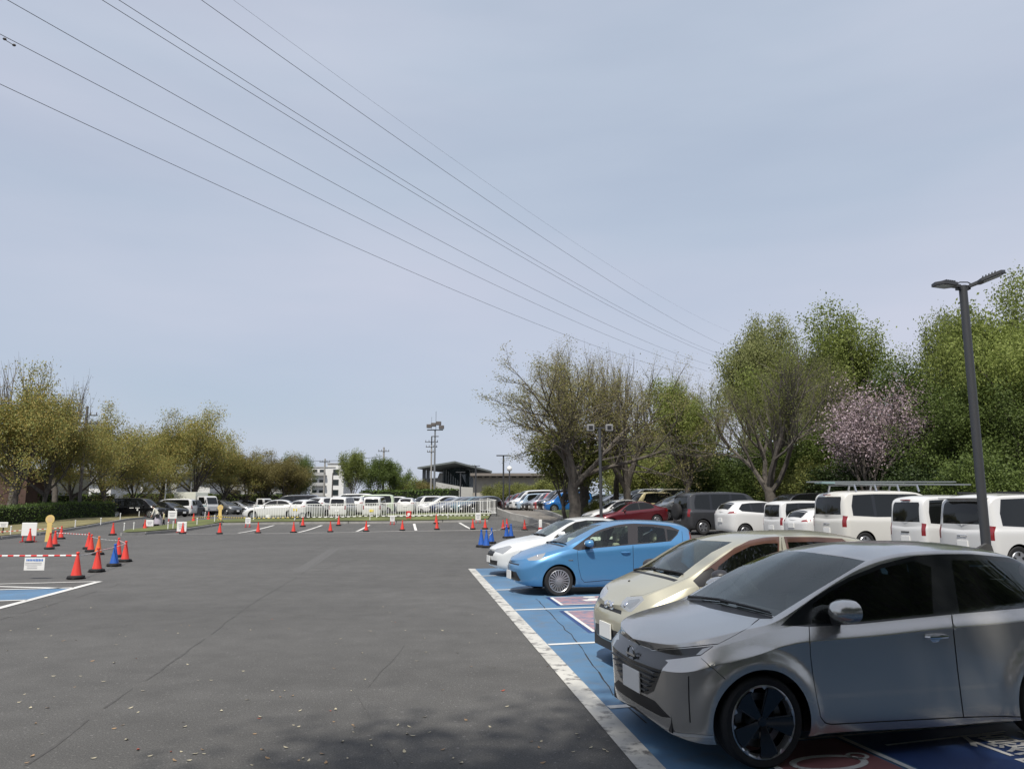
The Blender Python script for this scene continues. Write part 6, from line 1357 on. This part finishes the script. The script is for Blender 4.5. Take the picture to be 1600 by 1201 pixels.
stand_sign(387, 823, .36, .42, .22, WHT, 'white sign stand left of the fence foot on a red base', 'l'); stand_sign(613, 819, .32, .42, .22, WHT, 'white sign stand between two cones below the small white hatchback', 'l')
stand_sign(638.5, 813, .36, .5, .2, REDP, 'red sign stand with a white round mark', 'dot'); stand_sign(747, 816.5, .38, .5, .2, WHT, 'white sign stand below the right end of the fence', 'l')
stand_sign(268.5, 820, .62, .55, .45, WHT, 'white rounded board on a red leg in the island grass', 'l'); stand_sign(44, 846, .72, .62, .28, WHT, 'white board leaning behind the far left cone', None)
stand_sign(283.5, 831, .6, .6, .05, WHT, 'white box shaped sign behind a red cone at the island kerb', 'l'); stand_sign(233.5, 824, .5, .42, .1, WHT, 'white low board in front of the pushchair', 'l')
stand_sign(844.5, 830, .2, .5, .25, WHT, 'narrow white tag board at the path wall', None); stand_sign(418, 811.5, .32, .25, .12, WHT, 'small white plate at the left foot of the fence', None)
stand_sign(4, 836, .5, .3, .45, WHT, 'small white board with grey lines at the far left kerb', 'l', legs=False); stand_sign(302, 800, .3, .6, .5, mat('clear_board', (.45, .5, .42), .3), 'grey green board standing on the island beside the white box', None)
def lolly(px, py, H, label):
    """flat standing sign: round head over a flared body"""
    g = G(px, py); root = tag(empty('lollipop_sign', g), label, 'sign', 'tan lollipop signs'); k = H / 1.2
    pts = [(-.16, 0), (.16, 0), (.10, .72), (.13, .76)] + [(.2 * math.sin(a), .98 - .2 * math.cos(a)) for a in np.linspace(.5, 2 * math.pi - .5, 18)] + [(-.13, .76), (-.10, .72)]
    m = MB(); m.prism([(a * k, b * k) for a, b in pts], .035, 0, lambda a, b, h: (a, h, b)); m.build('panel', YEL, root)
    m = MB(); m.lathe([(.001, -.004), (.13 * k, -.004), (.13 * k, .0)], 18, 0, 'y', (0, 0, .98 * k)); m.build('face', mat('sign_tan', (.55, .40, .20), .6), root); return root
lolly(75, 845.5, 1.28, 'tan lollipop shaped sign standing among the left cones'); lolly(343, 814, 1.25, 'tan lollipop shaped sign on the island grass below the truck')
# short white posts with a yellow and black rope
POST = None; gp = 'short white kerb posts'; posts = []
PL = [(16, 838), (117, 826), (157, 821.5), (157.5, 808), (179.5, 808), (187.5, 813), (204, 807), (217, 808.5), (223.5, 808), (193.5, 831), (208.5, 830), (262, 829), (270, 828), (307.5, 822), (335, 817), (320, 811), (460, 816), (578, 814.5), (700, 813)]
for i, (px, py) in enumerate(PL):
    if POST is None:
        POST = empty('kerb_post', (0, 0, 0)); m = MB(); m.tube([(0, 0, 0), (0, 0, .42)], .03, 8); m.build('shaft', WHT, POST); m = MB(); m.sphere((0, 0, .44), .05, 8); m.build('cap', WHT, POST); o = POST
    else: o = copy_tree(POST)
    g = G(px, py); o.location = (g.x, g.y, g.z + .1)
    tag(o, 'short white post standing in the grass behind the kerb', 'post', gp)
YB = [mat('rope_yellow', (.6, .45, .05), .6), BLACK]
pa = [G(300, 817.5), G(335, 814), G(380, 817.5), G(470, 816.2), G(578, 814.6), G(690, 813.5), G(768, 812.5)]
for i, (a, b) in enumerate(zip(pa[:-1], pa[1:])):
    bar('tape_rope', a + Vector((0, 0, .42)), b + Vector((0, 0, .42)), YB if i < 3 else [WHT, YB[1]], .03, 12, 'yellow and black rope along the grass, stretch ' + ['beside the white box', 'under the lollipop sign', 'left of the fence end', 'below the white sedan', 'below the small white hatchback', 'below the slanted row'][i], 'rope', 'ropes along the island', .05)

# white picket fence
FM = mat('fence_white', (.74, .74, .72), .4)
fp0, fp1, fp2 = GY(396, 58.0), GY(776, 59.5), GY(750, 68.0)
fence = tag(empty('picket_fence', (0, 0, 0)), 'white metal picket fence on the grass island before the far lot', 'fence')
def fence_run(a, b, n, sp=.17):
    H_ = 1.02
    for i in range(n + 1):
        p = a + (b - a) * i / n; z = gzf(p.x, p.y); m = MB(); m.box((p.x, p.y, z + .62), (.07, .07, 1.25), bev=.01); m.build('post', FM, fence)
        if i == n: break
        q = a + (b - a) * (i + 1) / n; zq = gzf(q.x, q.y); m = MB()
        A_, B_ = Vector((p.x, p.y, z)), Vector((q.x, q.y, zq)); d = (B_ - A_)
        for h in (.26, 1.2): m.beam(A_ + Vector((0, 0, h)), B_ + Vector((0, 0, h)), .04, .05)
        k = int(d.length / sp)
        for j in range(1, k): c = A_ + d * j / k; m.box((c.x, c.y, c.z + .73), (.028, .028, .94))
        m.build('panel', FM, fence)
fence_run(fp0, fp1, 6); fence_run(fp1, fp2, 2, .62)

# lamp posts
def lamp_post(px, Y, top, label, w=.13, head='wing', group='lamp posts'):
    g = GY(px, Y); H_ = at(px, top, Y).z - g.z; root = tag(empty('lamp_post', g), label, 'lamp', group); dk = mat('lamp_grey', (.055, .057, .062), .5, .3)
    m = MB(); m.tube([(0, 0, 0), (0, 0, H_)], [w / 2 * 1.08, w / 2 * .92], 14); m.build('pole', dk, root)
    if head == 'wing':
        for s, tilt, yaw in ((-1, .0, .35), (1, .34, -.5)):
            m = MB(); ca, sa = math.cos(yaw), math.sin(yaw)
            def f(a, b, h): x = s * (.10 + a); y = b; z = H_ - .05 + a * tilt + h; return (x * ca - y * sa, x * sa + y * ca, z)
            m.prism([(0, -.05), (.14, -.06), (.2, -.15), (.52, -.15), (.60, 0), (.52, .15), (.2, .15), (.14, .06), (0, .05)], .055, 0, f)
            for j in range(5): m.prism([(.22 + j * .05, -.12), (.24 + j * .05, -.12), (.24 + j * .05, .12), (.22 + j * .05, .12)], .035, 0, lambda a, b, h: f(a, b, h + .055))
            o = m.build('lamp_head', dk, root); n = MB(); n.prism([(.24, -.11), (.5, -.11), (.55, 0), (.5, .11), (.24, .11)], .008, 0, lambda a, b, h: f(a, b, h - .009)); n.build('lens', mat('lamp_lens_grey', (.35, .36, .36), .25), o)
        m = MB(); m.box((0, 0, H_ - .04), (.24, .1, .08)); m.tube([(-.2, 0, H_ + .0), (-.05, 0, H_ + .07), (.1, 0, H_ + .07), (.22, .0, H_ + .0)], .012, 6); m.build('bracket', dk, root)
    elif head == 'twin':
        m = MB(); m.box((0, 0, H_), (.9, .06, .06)); m.build('cross_arm', dk, root)
        for s in (-1, 1): m = MB(); m.box((s * .45, -.05, H_), (.36, .3, .34), bev=.03); m.box((s * .45, -.2, H_), (.2, .03, .18), 1); m.build('lamp_head', [mat('lamp_case', (.2, .2, .2), .5), BLACK], root)
    elif head == 'flat':
        m = MB(); m.box((0, 0, H_), (1.1, .25, .08), bev=.02); m.build('lamp_head', dk, root)
    elif head == 'ball':
        m = MB(); m.sphere((0, 0, H_ + .25), .3, 14); m.build('globe', WHT, root)
    return root
lamp_post(1549.5, 14.2, 446, 'tall dark lamp post with two wing shaped heads at the right', .155)
lamp_post(940, 37.5, 668, 'lamp post with two square lamp boxes before the spreading tree', .15, 'twin'); lamp_post(786.5, 60, 711, 'dark lamp post at the start of the sloping path', .13, 'flat')
lamp_post(796, 86, 735, 'pale lamp post with a round white globe', .16, 'ball'); lamp_post(743, 100, 727, 'lamp post in front of the pavilion right end', .2, 'flat'); lamp_post(719, 90, 737, 'small lamp post in front of the pavilion glass', .15, 'flat')
# utility poles and the floodlight mast
def pole(px, Y, top, label, arms=((.4, 1.6), (1.1, 1.3)), w=.28, m_=None, name='utility_pole'):
    g = GY(px, Y); H_ = at(px, top, Y).z - g.z; root = tag(empty(name, g), label, 'pole', 'utility poles'); m = MB(); m.tube([(0, 0, 0), (0, 0, H_)], [w / 2, w / 2 * .7], 10); m.build('mast', m_ or mat('pole_concrete', (.28, .27, .25), .8), root)
    for d, L_ in arms:
        m = MB(); m.box((0, -.12, H_ - d), (L_, .08, .09))
        for t in (-.45, -.2, .2, .45): m.tube([(t * L_, -.12, H_ - d + .04), (t * L_, -.12, H_ - d + .26)], .05, 6, 1)
        m.build('cross_arm', [GREYM, mat('insulator', (.15, .14, .14), .4)], root)
    return root, H_
dkp = mat('pole_dark', (.10, .09, .085), .8)
up1 = pole(122, 66, 634, 'dark utility pole with crossarms behind the left olive trees', ((.8, 2.0), (1.5, 2.2), (2.1, 1.4)), .3, dkp)
up2 = pole(505, 118, 716, 'utility pole in front of the white apartment block', ((.5, 1.6),), .32); up3 = pole(518, 116, 738, 'thin dark pole right beside the apartment block pole', (), .22, dkp)
up4 = pole(597.5, 112, 698, 'utility pole among the green trees', ((.6, 1.6),), .34); up5 = pole(672.8, 108, 681, 'utility pole close left of the floodlight mast', ((.8, 1.8), (1.5, 1.6), (2.2, 1.2)), .26)
for px, Y, tp, lab in ((256, 84, 748, 'thin white post behind the white minivan'), (296, 88, 752, 'thin white post behind the cargo box')):
    pole(px, Y, tp, lab, (), .16, WHT, 'post')
root, H_ = pole(678., 107, 671, 'tall grey floodlight mast beside a utility pole', (), .30, mat('mast_grey', (.20, .21, .22), .5, .3), 'floodlight_mast')
m = MB(); m.box((0, 0, H_), (2.2, .3, .12)); m.box((0, 0, H_ - .9), (1.0, .3, .1)); m.tube([(0, 0, H_ - 9), (0, .3, H_ - 8)], .1, 6); m.build('platform', GREYM, root)
for x, z, tl in ((-.8, .5, 0), (-.2, .7, .2), (.5, .9, .35), (.9, .35, .2)): m = MB(); m.box((x, -.3, H_ + z), (.7, .5, .5), bev=.05); m.build('floodlight', dkp, root)
m = MB(); m.tube([(.1, 0, H_), (.1, 0, H_ + 2.6)], .03, 5); m.tube([(-.5, 0, H_), (-.5, 0, H_ + 1.8)], .02, 5); m.build('aerial', GREYM, root)
# overhead wires: hung between towers out of view, sagging towards the right
WM = mat('wire_dark', (.06, .06, .065), .5, .4)
def wire(a, Ya, b, Yb, mid, label, rad=.022, group='overhead power lines'):
    A_, B_ = at(*a, Ya), at(*b, Yb); t = .5
    for _ in range(30):                                  # the parameter whose image column is the given middle point
        P = A_ + (B_ - A_) * t; f = P.y * math.cos(PITCH) + (P.z - EYE) * math.sin(PITCH); px = CX + FPX * P.x / f
        P2 = A_ + (B_ - A_) * (t + .001); f2 = P2.y * math.cos(PITCH) + (P2.z - EYE) * math.sin(PITCH); d = (CX + FPX * P2.x / f2 - px) / .001
        t = min(.97, max(.03, t + (mid[0] - px) / d))
    P = A_ + (B_ - A_) * t; sag = (P.z - at(*mid, P.y).z) / (4 * t * (1 - t))
    pts = []
    for i in range(-6, 61):
        t = i / 60; q = A_ + (B_ - A_) * t; q.z -= sag * 4 * t * (1 - t); pts.append(q)
    m = MB(); m.tube(pts, rad, 5); return tag(m.build('power_line', WM), label, 'power line', group)
wire((0, 131), 48, (1085, 586), 210, (800, 490), 'lowest overhead power line')
w2 = wire((0, 53), 46, (1105, 579), 220, (800, 457), 'second lowest overhead power line, with a damper at the left')
wire((12, 0), 44, (1128, 575), 220, (800, 434), 'third overhead power line from below')
wire((160, 0), 46, (1130, 560), 220, (800, 392), 'lower one of the close pair of power lines'); wire((186, 0), 46, (1134, 556), 220, (800, 384), 'upper one of the close pair of power lines')
wire((315, 0), 50, (1145, 545), 230, (862, 380), 'power line above the close pair'); wire((365, 0), 60, (1140, 517), 250, (900, 380), 'faint highest power line', .011)
m = MB(); q = at(12, 61, 46.4); 
for dx in (-.12, .28): m.sphere(q + Vector((dx, dx * .9, -.12 - dx * .5)), .09, 8, 0, (1.4, 1.2, .9))
m.tube([q + Vector((-.12, -.1, -.1)), q + Vector((.28, .25, -.28))], .025, 5); m.build('vibration_damper', dkp, w2)
wire((128, 650), 66, (176, 690), 120, (150, 669), 'thin wire running right from the left utility pole', .02, 'local wires'); wire((132, 646), 66, (192, 690), 118, (160, 667), 'second thin wire from the left utility pole', .02, 'local wires')
wire((478, 719), 118, (597, 712), 112, (540, 718), 'thin wire between the two right utility poles', .03, 'local wires')

# ------------------------------------------------------------------ people
SKIN = mat('skin', (.50, .32, .24), .6); HAIRM = mat('hair_black', (.012, .010, .009), .5)
def body(name, joints, edges, m, parent, face_m=None):
    """one continuous skinned figure from a joint skeleton; joints: name -> (point, radius)"""
    keys = list(joints); me = bpy.data.meshes.new(name); me.from_pydata([joints[k][0] for k in keys], [(keys.index(a), keys.index(b)) for a, b in edges], []); o = link(bpy.data.objects.new(name, me), parent)
    md = o.modifiers.new('skin', 'SKIN')
    for i, k in enumerate(keys): me.skin_vertices[0].data[i].radius = (joints[k][1],) * 2; me.skin_vertices[0].data[i].use_root = (k == 'pelvis')
    o.modifiers.new('smooth', 'SUBSURF').levels = 2; o.modifiers['smooth'].render_levels = 2
    dg = bpy.context.evaluated_depsgraph_get(); ev = bpy.data.meshes.new_from_object(o.evaluated_get(dg)); o.modifiers.clear(); o.data = ev; ev.materials.clear()
    for mm in m['list']: ev.materials.append(mm)
    for p_ in ev.polygons: p_.use_smooth = True; p_.material_index = m['pick'](p_.center)
    return o
def figure(name, loc, rz, s, bend, cols, label, long_hair=True, arms=None, legs=None):
    """standing figure of height s*1.7; bend leans the trunk forward (towards +x)"""
    root = tag(empty(name, loc, rz), label, 'person'); cb, sb = math.cos(bend), math.sin(bend)
    def up(x, y, z):                                 # a point of the trunk, z above the hip
        return ((x * cb + z * sb) * s, y * s, (.90 + z * cb - x * sb) * s)
    lg = legs or ((.06, .02), (-.05, -.02)); J = dict(pelvis=((0, 0, .90 * s), .14 * s), waist=(up(0, 0, .18), .125 * s), chest=(up(0, 0, .40), .15 * s), neck=(up(.0, 0, .56), .055 * s), chin=(up(.03, 0, .63), .07 * s), head=(up(.02, 0, .73), .10 * s), crown=(up(.0, 0, .80), .07 * s)); E__ = [('pelvis', 'waist'), ('waist', 'chest'), ('chest', 'neck'), ('neck', 'chin'), ('chin', 'head'), ('head', 'crown')]
    for i, sg in enumerate((1, -1)):
        fx, kx = lg[i]; n = str(i)
        J['hip' + n] = ((0, sg * .09 * s, .84 * s), .10 * s); J['knee' + n] = ((kx * s + .02 * s, sg * .10 * s, .47 * s), .065 * s); J['ankle' + n] = ((fx * s, sg * .10 * s, .09 * s), .042 * s); J['toe' + n] = (((fx + .15) * s, sg * .11 * s, .035 * s), .035 * s)
        J['sh' + n] = (up(0, sg * .17, .49), .06 * s); a = (arms or ((.18, .12), (.30, .30)))
        ex, ez = a[0]; hx, hz = a[1]; J['elbow' + n] = (up(ex, sg * .22, .49 - .27 + ez * .3), .043 * s); J['wrist' + n] = (up(hx, sg * .20, .49 - .46 + hz), .03 * s); J['palm' + n] = (up(hx + .07, sg * .19, .47 - .48 + hz), .034 * s); J['tip' + n] = (up(hx + .15, sg * .18, .45 - .49 + hz), .014 * s)
        E__ += [('pelvis', 'hip' + n), ('hip' + n, 'knee' + n), ('knee' + n, 'ankle' + n), ('ankle' + n, 'toe' + n), ('chest', 'sh' + n), ('sh' + n, 'elbow' + n), ('elbow' + n, 'wrist' + n), ('wrist' + n, 'palm' + n), ('palm' + n, 'tip' + n)]
    neck = Vector(J['neck'][0]); wr = [Vector(J['wrist' + n][0]) for n in '01']; axis = Vector((sb, 0, cb))
    def pick(c):
        if (c - neck).dot(axis) > .01 * s: return 0
        if min((c - w).length for w in wr) < .1 * s or any((c - Vector(J['tip' + n][0])).length < .12 * s for n in '01'): return 0
        if c.z < .07 * s: return 3
        return 1 if c.z > .80 * s + .02 or (c - Vector(J['chest'][0])).length < .45 * s and c.z > .75 * s else 2
    b = body('body', J, E__, dict(list=[SKIN] + cols, pick=pick), root)
    h = MB(); hc = Vector(up(-.015, 0, .755)); h.sphere(hc, .115 * s, 14, 0, (1.0, .95, 1.0))
    if long_hair: h.sphere(Vector(up(-.07, 0, .64)), .09 * s, 12, 0, (.8, 1., 1.5))
    h.build('hair', HAIRM, root)
    f = MB()
    for sg in (-1, 1): f.sphere(Vector(up(.115, sg * .035, .715)), .012 * s, 6)
    f.build('eye', BLACK, root); f = MB(); f.sphere(Vector(up(.125, 0, .69)), .016 * s, 6); f.build('nose', SKIN, root); f = MB(); f.sphere(Vector(up(.105, 0, .655)), .018 * s, 6, 0, (.5, 1.3, .4)); f.build('mouth', mat('lips', (.35, .12, .1), .6), root)
    return root
CL = dict(cream=mat('cloth_cream', (.62, .60, .52), .9), mauve=mat('cloth_mauve', (.36, .33, .38), .9), yellow=mat('cloth_pale_yellow', (.68, .62, .36), .9), black=mat('cloth_black', (.015, .015, .018), .9), shoe=mat('shoe_white', (.6, .6, .58), .7))
gw = G(246, 823); woman = figure('person', gw, R(190), .93, .55, [CL['cream'], CL['mauve'], CL['shoe']], 'woman in a cream jacket and mauve skirt bending over a pushchair', True, ((.2, .2), (.36, .12)))
sk = MB(); sk.lathe([(.14, .86), (.19, .7), (.25, .45), (.27, .22)], 18, 0); sk.build('skirt', CL['mauve'], woman)
bg = MB(); bg.tube([(.35, -.2, 1.25), (.12, .02, 1.0), (-.02, .2, .85)], .02, 6); bg.box((-.02, .24, .78), (.26, .1, .22), bev=.03); bg.build('shoulder_bag', CL['black'], woman)
gc = G(255.5, 822); figure('person', gc, R(200), .58, .05, [CL['yellow'], CL['black'], CL['shoe']], 'small child in a pale yellow top and black trousers beside the woman', False, ((.03, 0), (.02, .02)), ((.1, .04), (-.1, -.04)))
# pushchair
g = G(236.5, 823); pc = tag(empty('pushchair', g, R(195)), 'dark pushchair with a grey hood in front of the bending woman', 'pushchair'); m = MB()
for s in (-1, 1): m.tube([(-.45, s * .22, 1.0), (-.2, s * .22, .75), (.35, s * .22, .18)], .014, 6); m.tube([(.0, s * .22, .6), (-.3, s * .22, .15)], .014, 6)
m.tube([(-.45, -.22, 1.0), (-.45, .22, 1.0)], .016, 6); m.build('frame', GREYM, pc)
m = MB(); m.box((.0, 0, .5), (.4, .38, .06), bev=.02); m.beam((-.2, 0, .5), (-.32, 0, .95), .36, .06); m.build('seat', CL['black'], pc)
m = MB(); m.sphere((-.2, 0, .88), .3, 14, 0, (.9, .8, .7)); m.build('hood', mat('hood_grey', (.3, .3, .3), .9), pc)
for x in (.36, -.32):
    for s in (-1, 1): m = MB(); m.lathe([(.04, -.02), (.13, -.025), (.14, 0), (.13, .025), (.04, .02)], 16, 0, 'y', (x, s * .24, .14)); m.build('wheel', RUBBER, pc)

# ------------------------------------------------------------------ buildings
GLS = mat('building_glass', (.02, .028, .03), .08); WALLW = mat('wall_white', (.62, .62, .60), .8, var=.06, vscale=.6); WALLG = mat('wall_grey', (.34, .34, .33), .85, var=.08, vscale=.5); BROWN = mat('wall_brown', (.075, .042, .032), .85, var=.2, vscale=1.5, bump=.2, bscale=6)
def building(name, label, px, Y, rz=0.): g = GY(px, Y); return tag(empty(name, g, rz), label, 'building')
def win(parent, x, y, z, w, h):
    m = MB(); m.box((x, y - .03, z), (w + .16, .1, h + .16)); o = m.build('window', WALLG, parent); m = MB(); m.box((x, y - .1, z), (w, .06, h)); m.build('pane', GLS, o)
# pavilion with the great lifted roof
Y = 170.; pv = building('pavilion', 'pavilion with a wide lifted dark roof and a glass front beyond the lot', 715, Y); u = Y / FPX
def X(px): return (px - 715) * u
def Zp(py): return at(715, py, Y).z - pv.location.z
rf = MB(); rp_ = [(X(657), -6, Zp(731)), (X(716), -12, Zp(724)), (X(769), -6, Zp(736.5)), (X(748), 30, Zp(735)), (X(690), 30, Zp(729.5))]
rf.add([p_ for p_ in rp_] + [(p_[0], p_[1], p_[2] - .35) for p_ in rp_], [(0, 1, 2, 3, 4), (9, 8, 7, 6, 5)] + [(i, 5 + i, 5 + (i + 1) % 5, (i + 1) % 5) for i in range(5)]); rf.build('roof', mat('roof_slate', (.13, .145, .14), .6), pv)
gm_ = MB(); gm_.add([(X(690), 2, 0), (X(742), 4, 0), (X(742), 4, Zp(737)), (X(716), -2, Zp(728.5)), (X(690), 2, Zp(731))], [(0, 1, 2, 3, 4)]); gm_.add([(X(690), 2, 0), (X(690), 26, 0), (X(690), 26, Zp(731)), (X(690), 2, Zp(731))], [(0, 3, 2, 1)]); gm_.build('glass_front', mat('pavilion_glass', (.05, .07, .075), .12), pv)
mu = MB()
for i in range(14): x = X(692 + i * 3.7); mu.box((x, 1.6 - .0, Zp(744) / 1.0 - 1), (.28, .5, Zp(738)))
mu.build('mullion', mat('mullion_grey', (.30, .34, .35), .5), pv)
w = MB(); w.add([(X(664), -1, 0), (X(692), -1, 0), (X(692), -1, Zp(738)), (X(687), -1, Zp(738)), (X(684), -1, Zp(746)), (X(664), -1, Zp(747))], [(0, 1, 2, 3, 4, 5)]); w.add([(X(664), -1, 0), (X(664), 20, 0), (X(664), 20, Zp(746)), (X(664), -1, Zp(746))], [(0, 3, 2, 1)]); w.build('concrete_wall', mat('pale_concrete', (.38, .38, .36), .85, var=.1, vscale=.5), pv)
cl = MB(); [cl.box((X(p_), -3, Zp(731) / 2), (.7, .7, Zp(732))) for p_ in (665, 671)]; cl.build('column', GREYM, pv)
st = MB(); st.prism([(X(686), 0), (X(742), 0), (X(742), Zp(762)), (X(728), Zp(761.5)), (X(688), Zp(754))], 6, 0, lambda a, b, h: (a, -6 + h - 4, b)); st.build('ramp', mat('pale_concrete', (.38, .38, .36), .85), pv)
# long low brick building
Y = 150.; lb = building('long_building', 'long low brown building with a flat roof right of the pavilion', 805, Y); u = Y / FPX
def Xl(px): return (px - 805) * u
zt = at(805, 739, Y).z - lb.location.z; zm = at(805, 745, Y).z - lb.location.z
m = MB(); m.box((Xl(815), 6, zm / 2), (150 * u, 12, zm)); m.build('wall', mat('wall_tan', (.31, .285, .24), .85, var=.15, vscale=.8), lb); m = MB(); m.box((Xl(815), 5.5, zt - .25), (158 * u, 15, .5)); m.build('roof', mat('roof_brown', (.17, .15, .13), .8), lb)
m = MB(); m.box((Xl(815), 6.5, (zm + zt) / 2 - .2), (148 * u, 10, zt - zm)); m.build('window_band', GLS, lb)
for i in range(14): m = MB(); m.box((Xl(745 + i * 10.6), -.1, (zm + zt) / 2 - .2), (.5, .3, zt - zm)); m.build('pier', mat('wall_tan', (.31, .285, .24)), lb)
# white apartment block
Y = 170.; ap = building('apartment_block', 'white four storey apartment block between the dark round tree and the light green tree', 511, Y); u = Y / FPX; zt = at(511, 724, Y).z - ap.location.z
m = MB(); m.box((-1.2, 5, zt / 2 - .4), (5.2, 10, zt - .8)); m.box((1.6, 5, zt / 2), (3.6, 10.05, zt)); m.build('wall', WALLW, ap)
m = MB(); m.box((-1.2, 5, zt - .7), (5.5, 10.3, .2)); m.box((1.6, 5, zt + .1), (3.9, 10.4, .2)); m.build('roof', WALLG, ap)
for k in range(4):
    z = (k + .6) * zt / 4.4
    for x in (-2.9, -1.4): win(ap, x, 0, z, .9, 1.0)
    win(ap, 1.7, -.02, z, 1.2, 1.1); m = MB(); m.box((-1.9, -.5, z - .75), (3.2, 1., .12)); m.box((-1.9, -.97, z - .4), (3.2, .06, .6)); m.build('balcony', WALLG, ap)
# left: brown building, white building, low houses
Y = 72.; bb = building('brown_building', 'dark brown walled building at the left edge behind the hedge', -28, Y); zt = at(0, 733, Y).z - bb.location.z
m = MB(); m.box((-1.2, 3, zt / 2), (10, 6, zt)); m.build('wall', BROWN, bb); m = MB(); m.box((-1.2, 3, zt + .08), (10.3, 6.3, .16)); m.build('roof', mat('roof_dark', (.05, .05, .05), .8), bb); win(bb, -2.6, 0, 1.6, 1.2, 1.1)
Y = 76.; wb = building('white_building', 'white building with dark windows between the left tree trunks', 62, Y); zt = at(62, 738, Y).z - wb.location.z
m = MB(); m.box((0, 3, zt / 2), (2.6, 6, zt)); m.build('wall', WALLW, wb); m = MB(); m.box((0, 3, zt + .07), (2.9, 6.3, .14)); m.build('roof', WALLG, wb)
for k in range(3): win(wb, .2, 0, zt * (.25 + .27 * k), 1.0, .5)
hl = 'low grey and white houses behind the left trees'
for px, Y, w, h, lab, pitch in ((118, 105, 9, 4.2, 'white house with a grey roof behind the left utility pole', 1.6), (160, 112, 11, 4.6, 'grey house behind the black taxi', 1.8), (212, 120, 12, 5.2, 'pale house behind the white minivan', 1.8), (262, 125, 13, 4.8, 'grey roofed house behind the cargo box', 2.0), (330, 132, 14, 5.4, 'white house behind the truck cab', 2.0), (398, 138, 14, 4.6, 'pale house behind the small pickup', 1.6)):
    o = building('house', lab, px, Y); o['group'] = hl; m = MB(); m.box((0, 4, h / 2), (w, 8, h)); m.build('wall', WALLW if w % 2 else WALLG, o)
    m = MB(); m.prism([(-.5, h), (8.5, h), (4, h + pitch)], w + .8, 0, lambda a, b, hh: (hh - w / 2 - .4, a, b)); m.build('roof', mat('roof_grey', (.12, .12, .125), .7), o)
    for i in range(3): win(o, -w * .3 + i * w * .3, 0, h * .55, 1.3, 1.1)
# fence of the far verge, seen as a pale band behind the trunks
o = tag(empty('wall', GY(250, 98)), 'pale low wall behind the trunks of the left olive trees', 'wall'); m = MB(); m.box((0, 0, .6), (52, .2, 1.2)); m.box((0, 0, 1.24), (52.2, .3, .1)); m.build('panel', WALLG, o)
# board on the ladder end side: blue sign among the trees
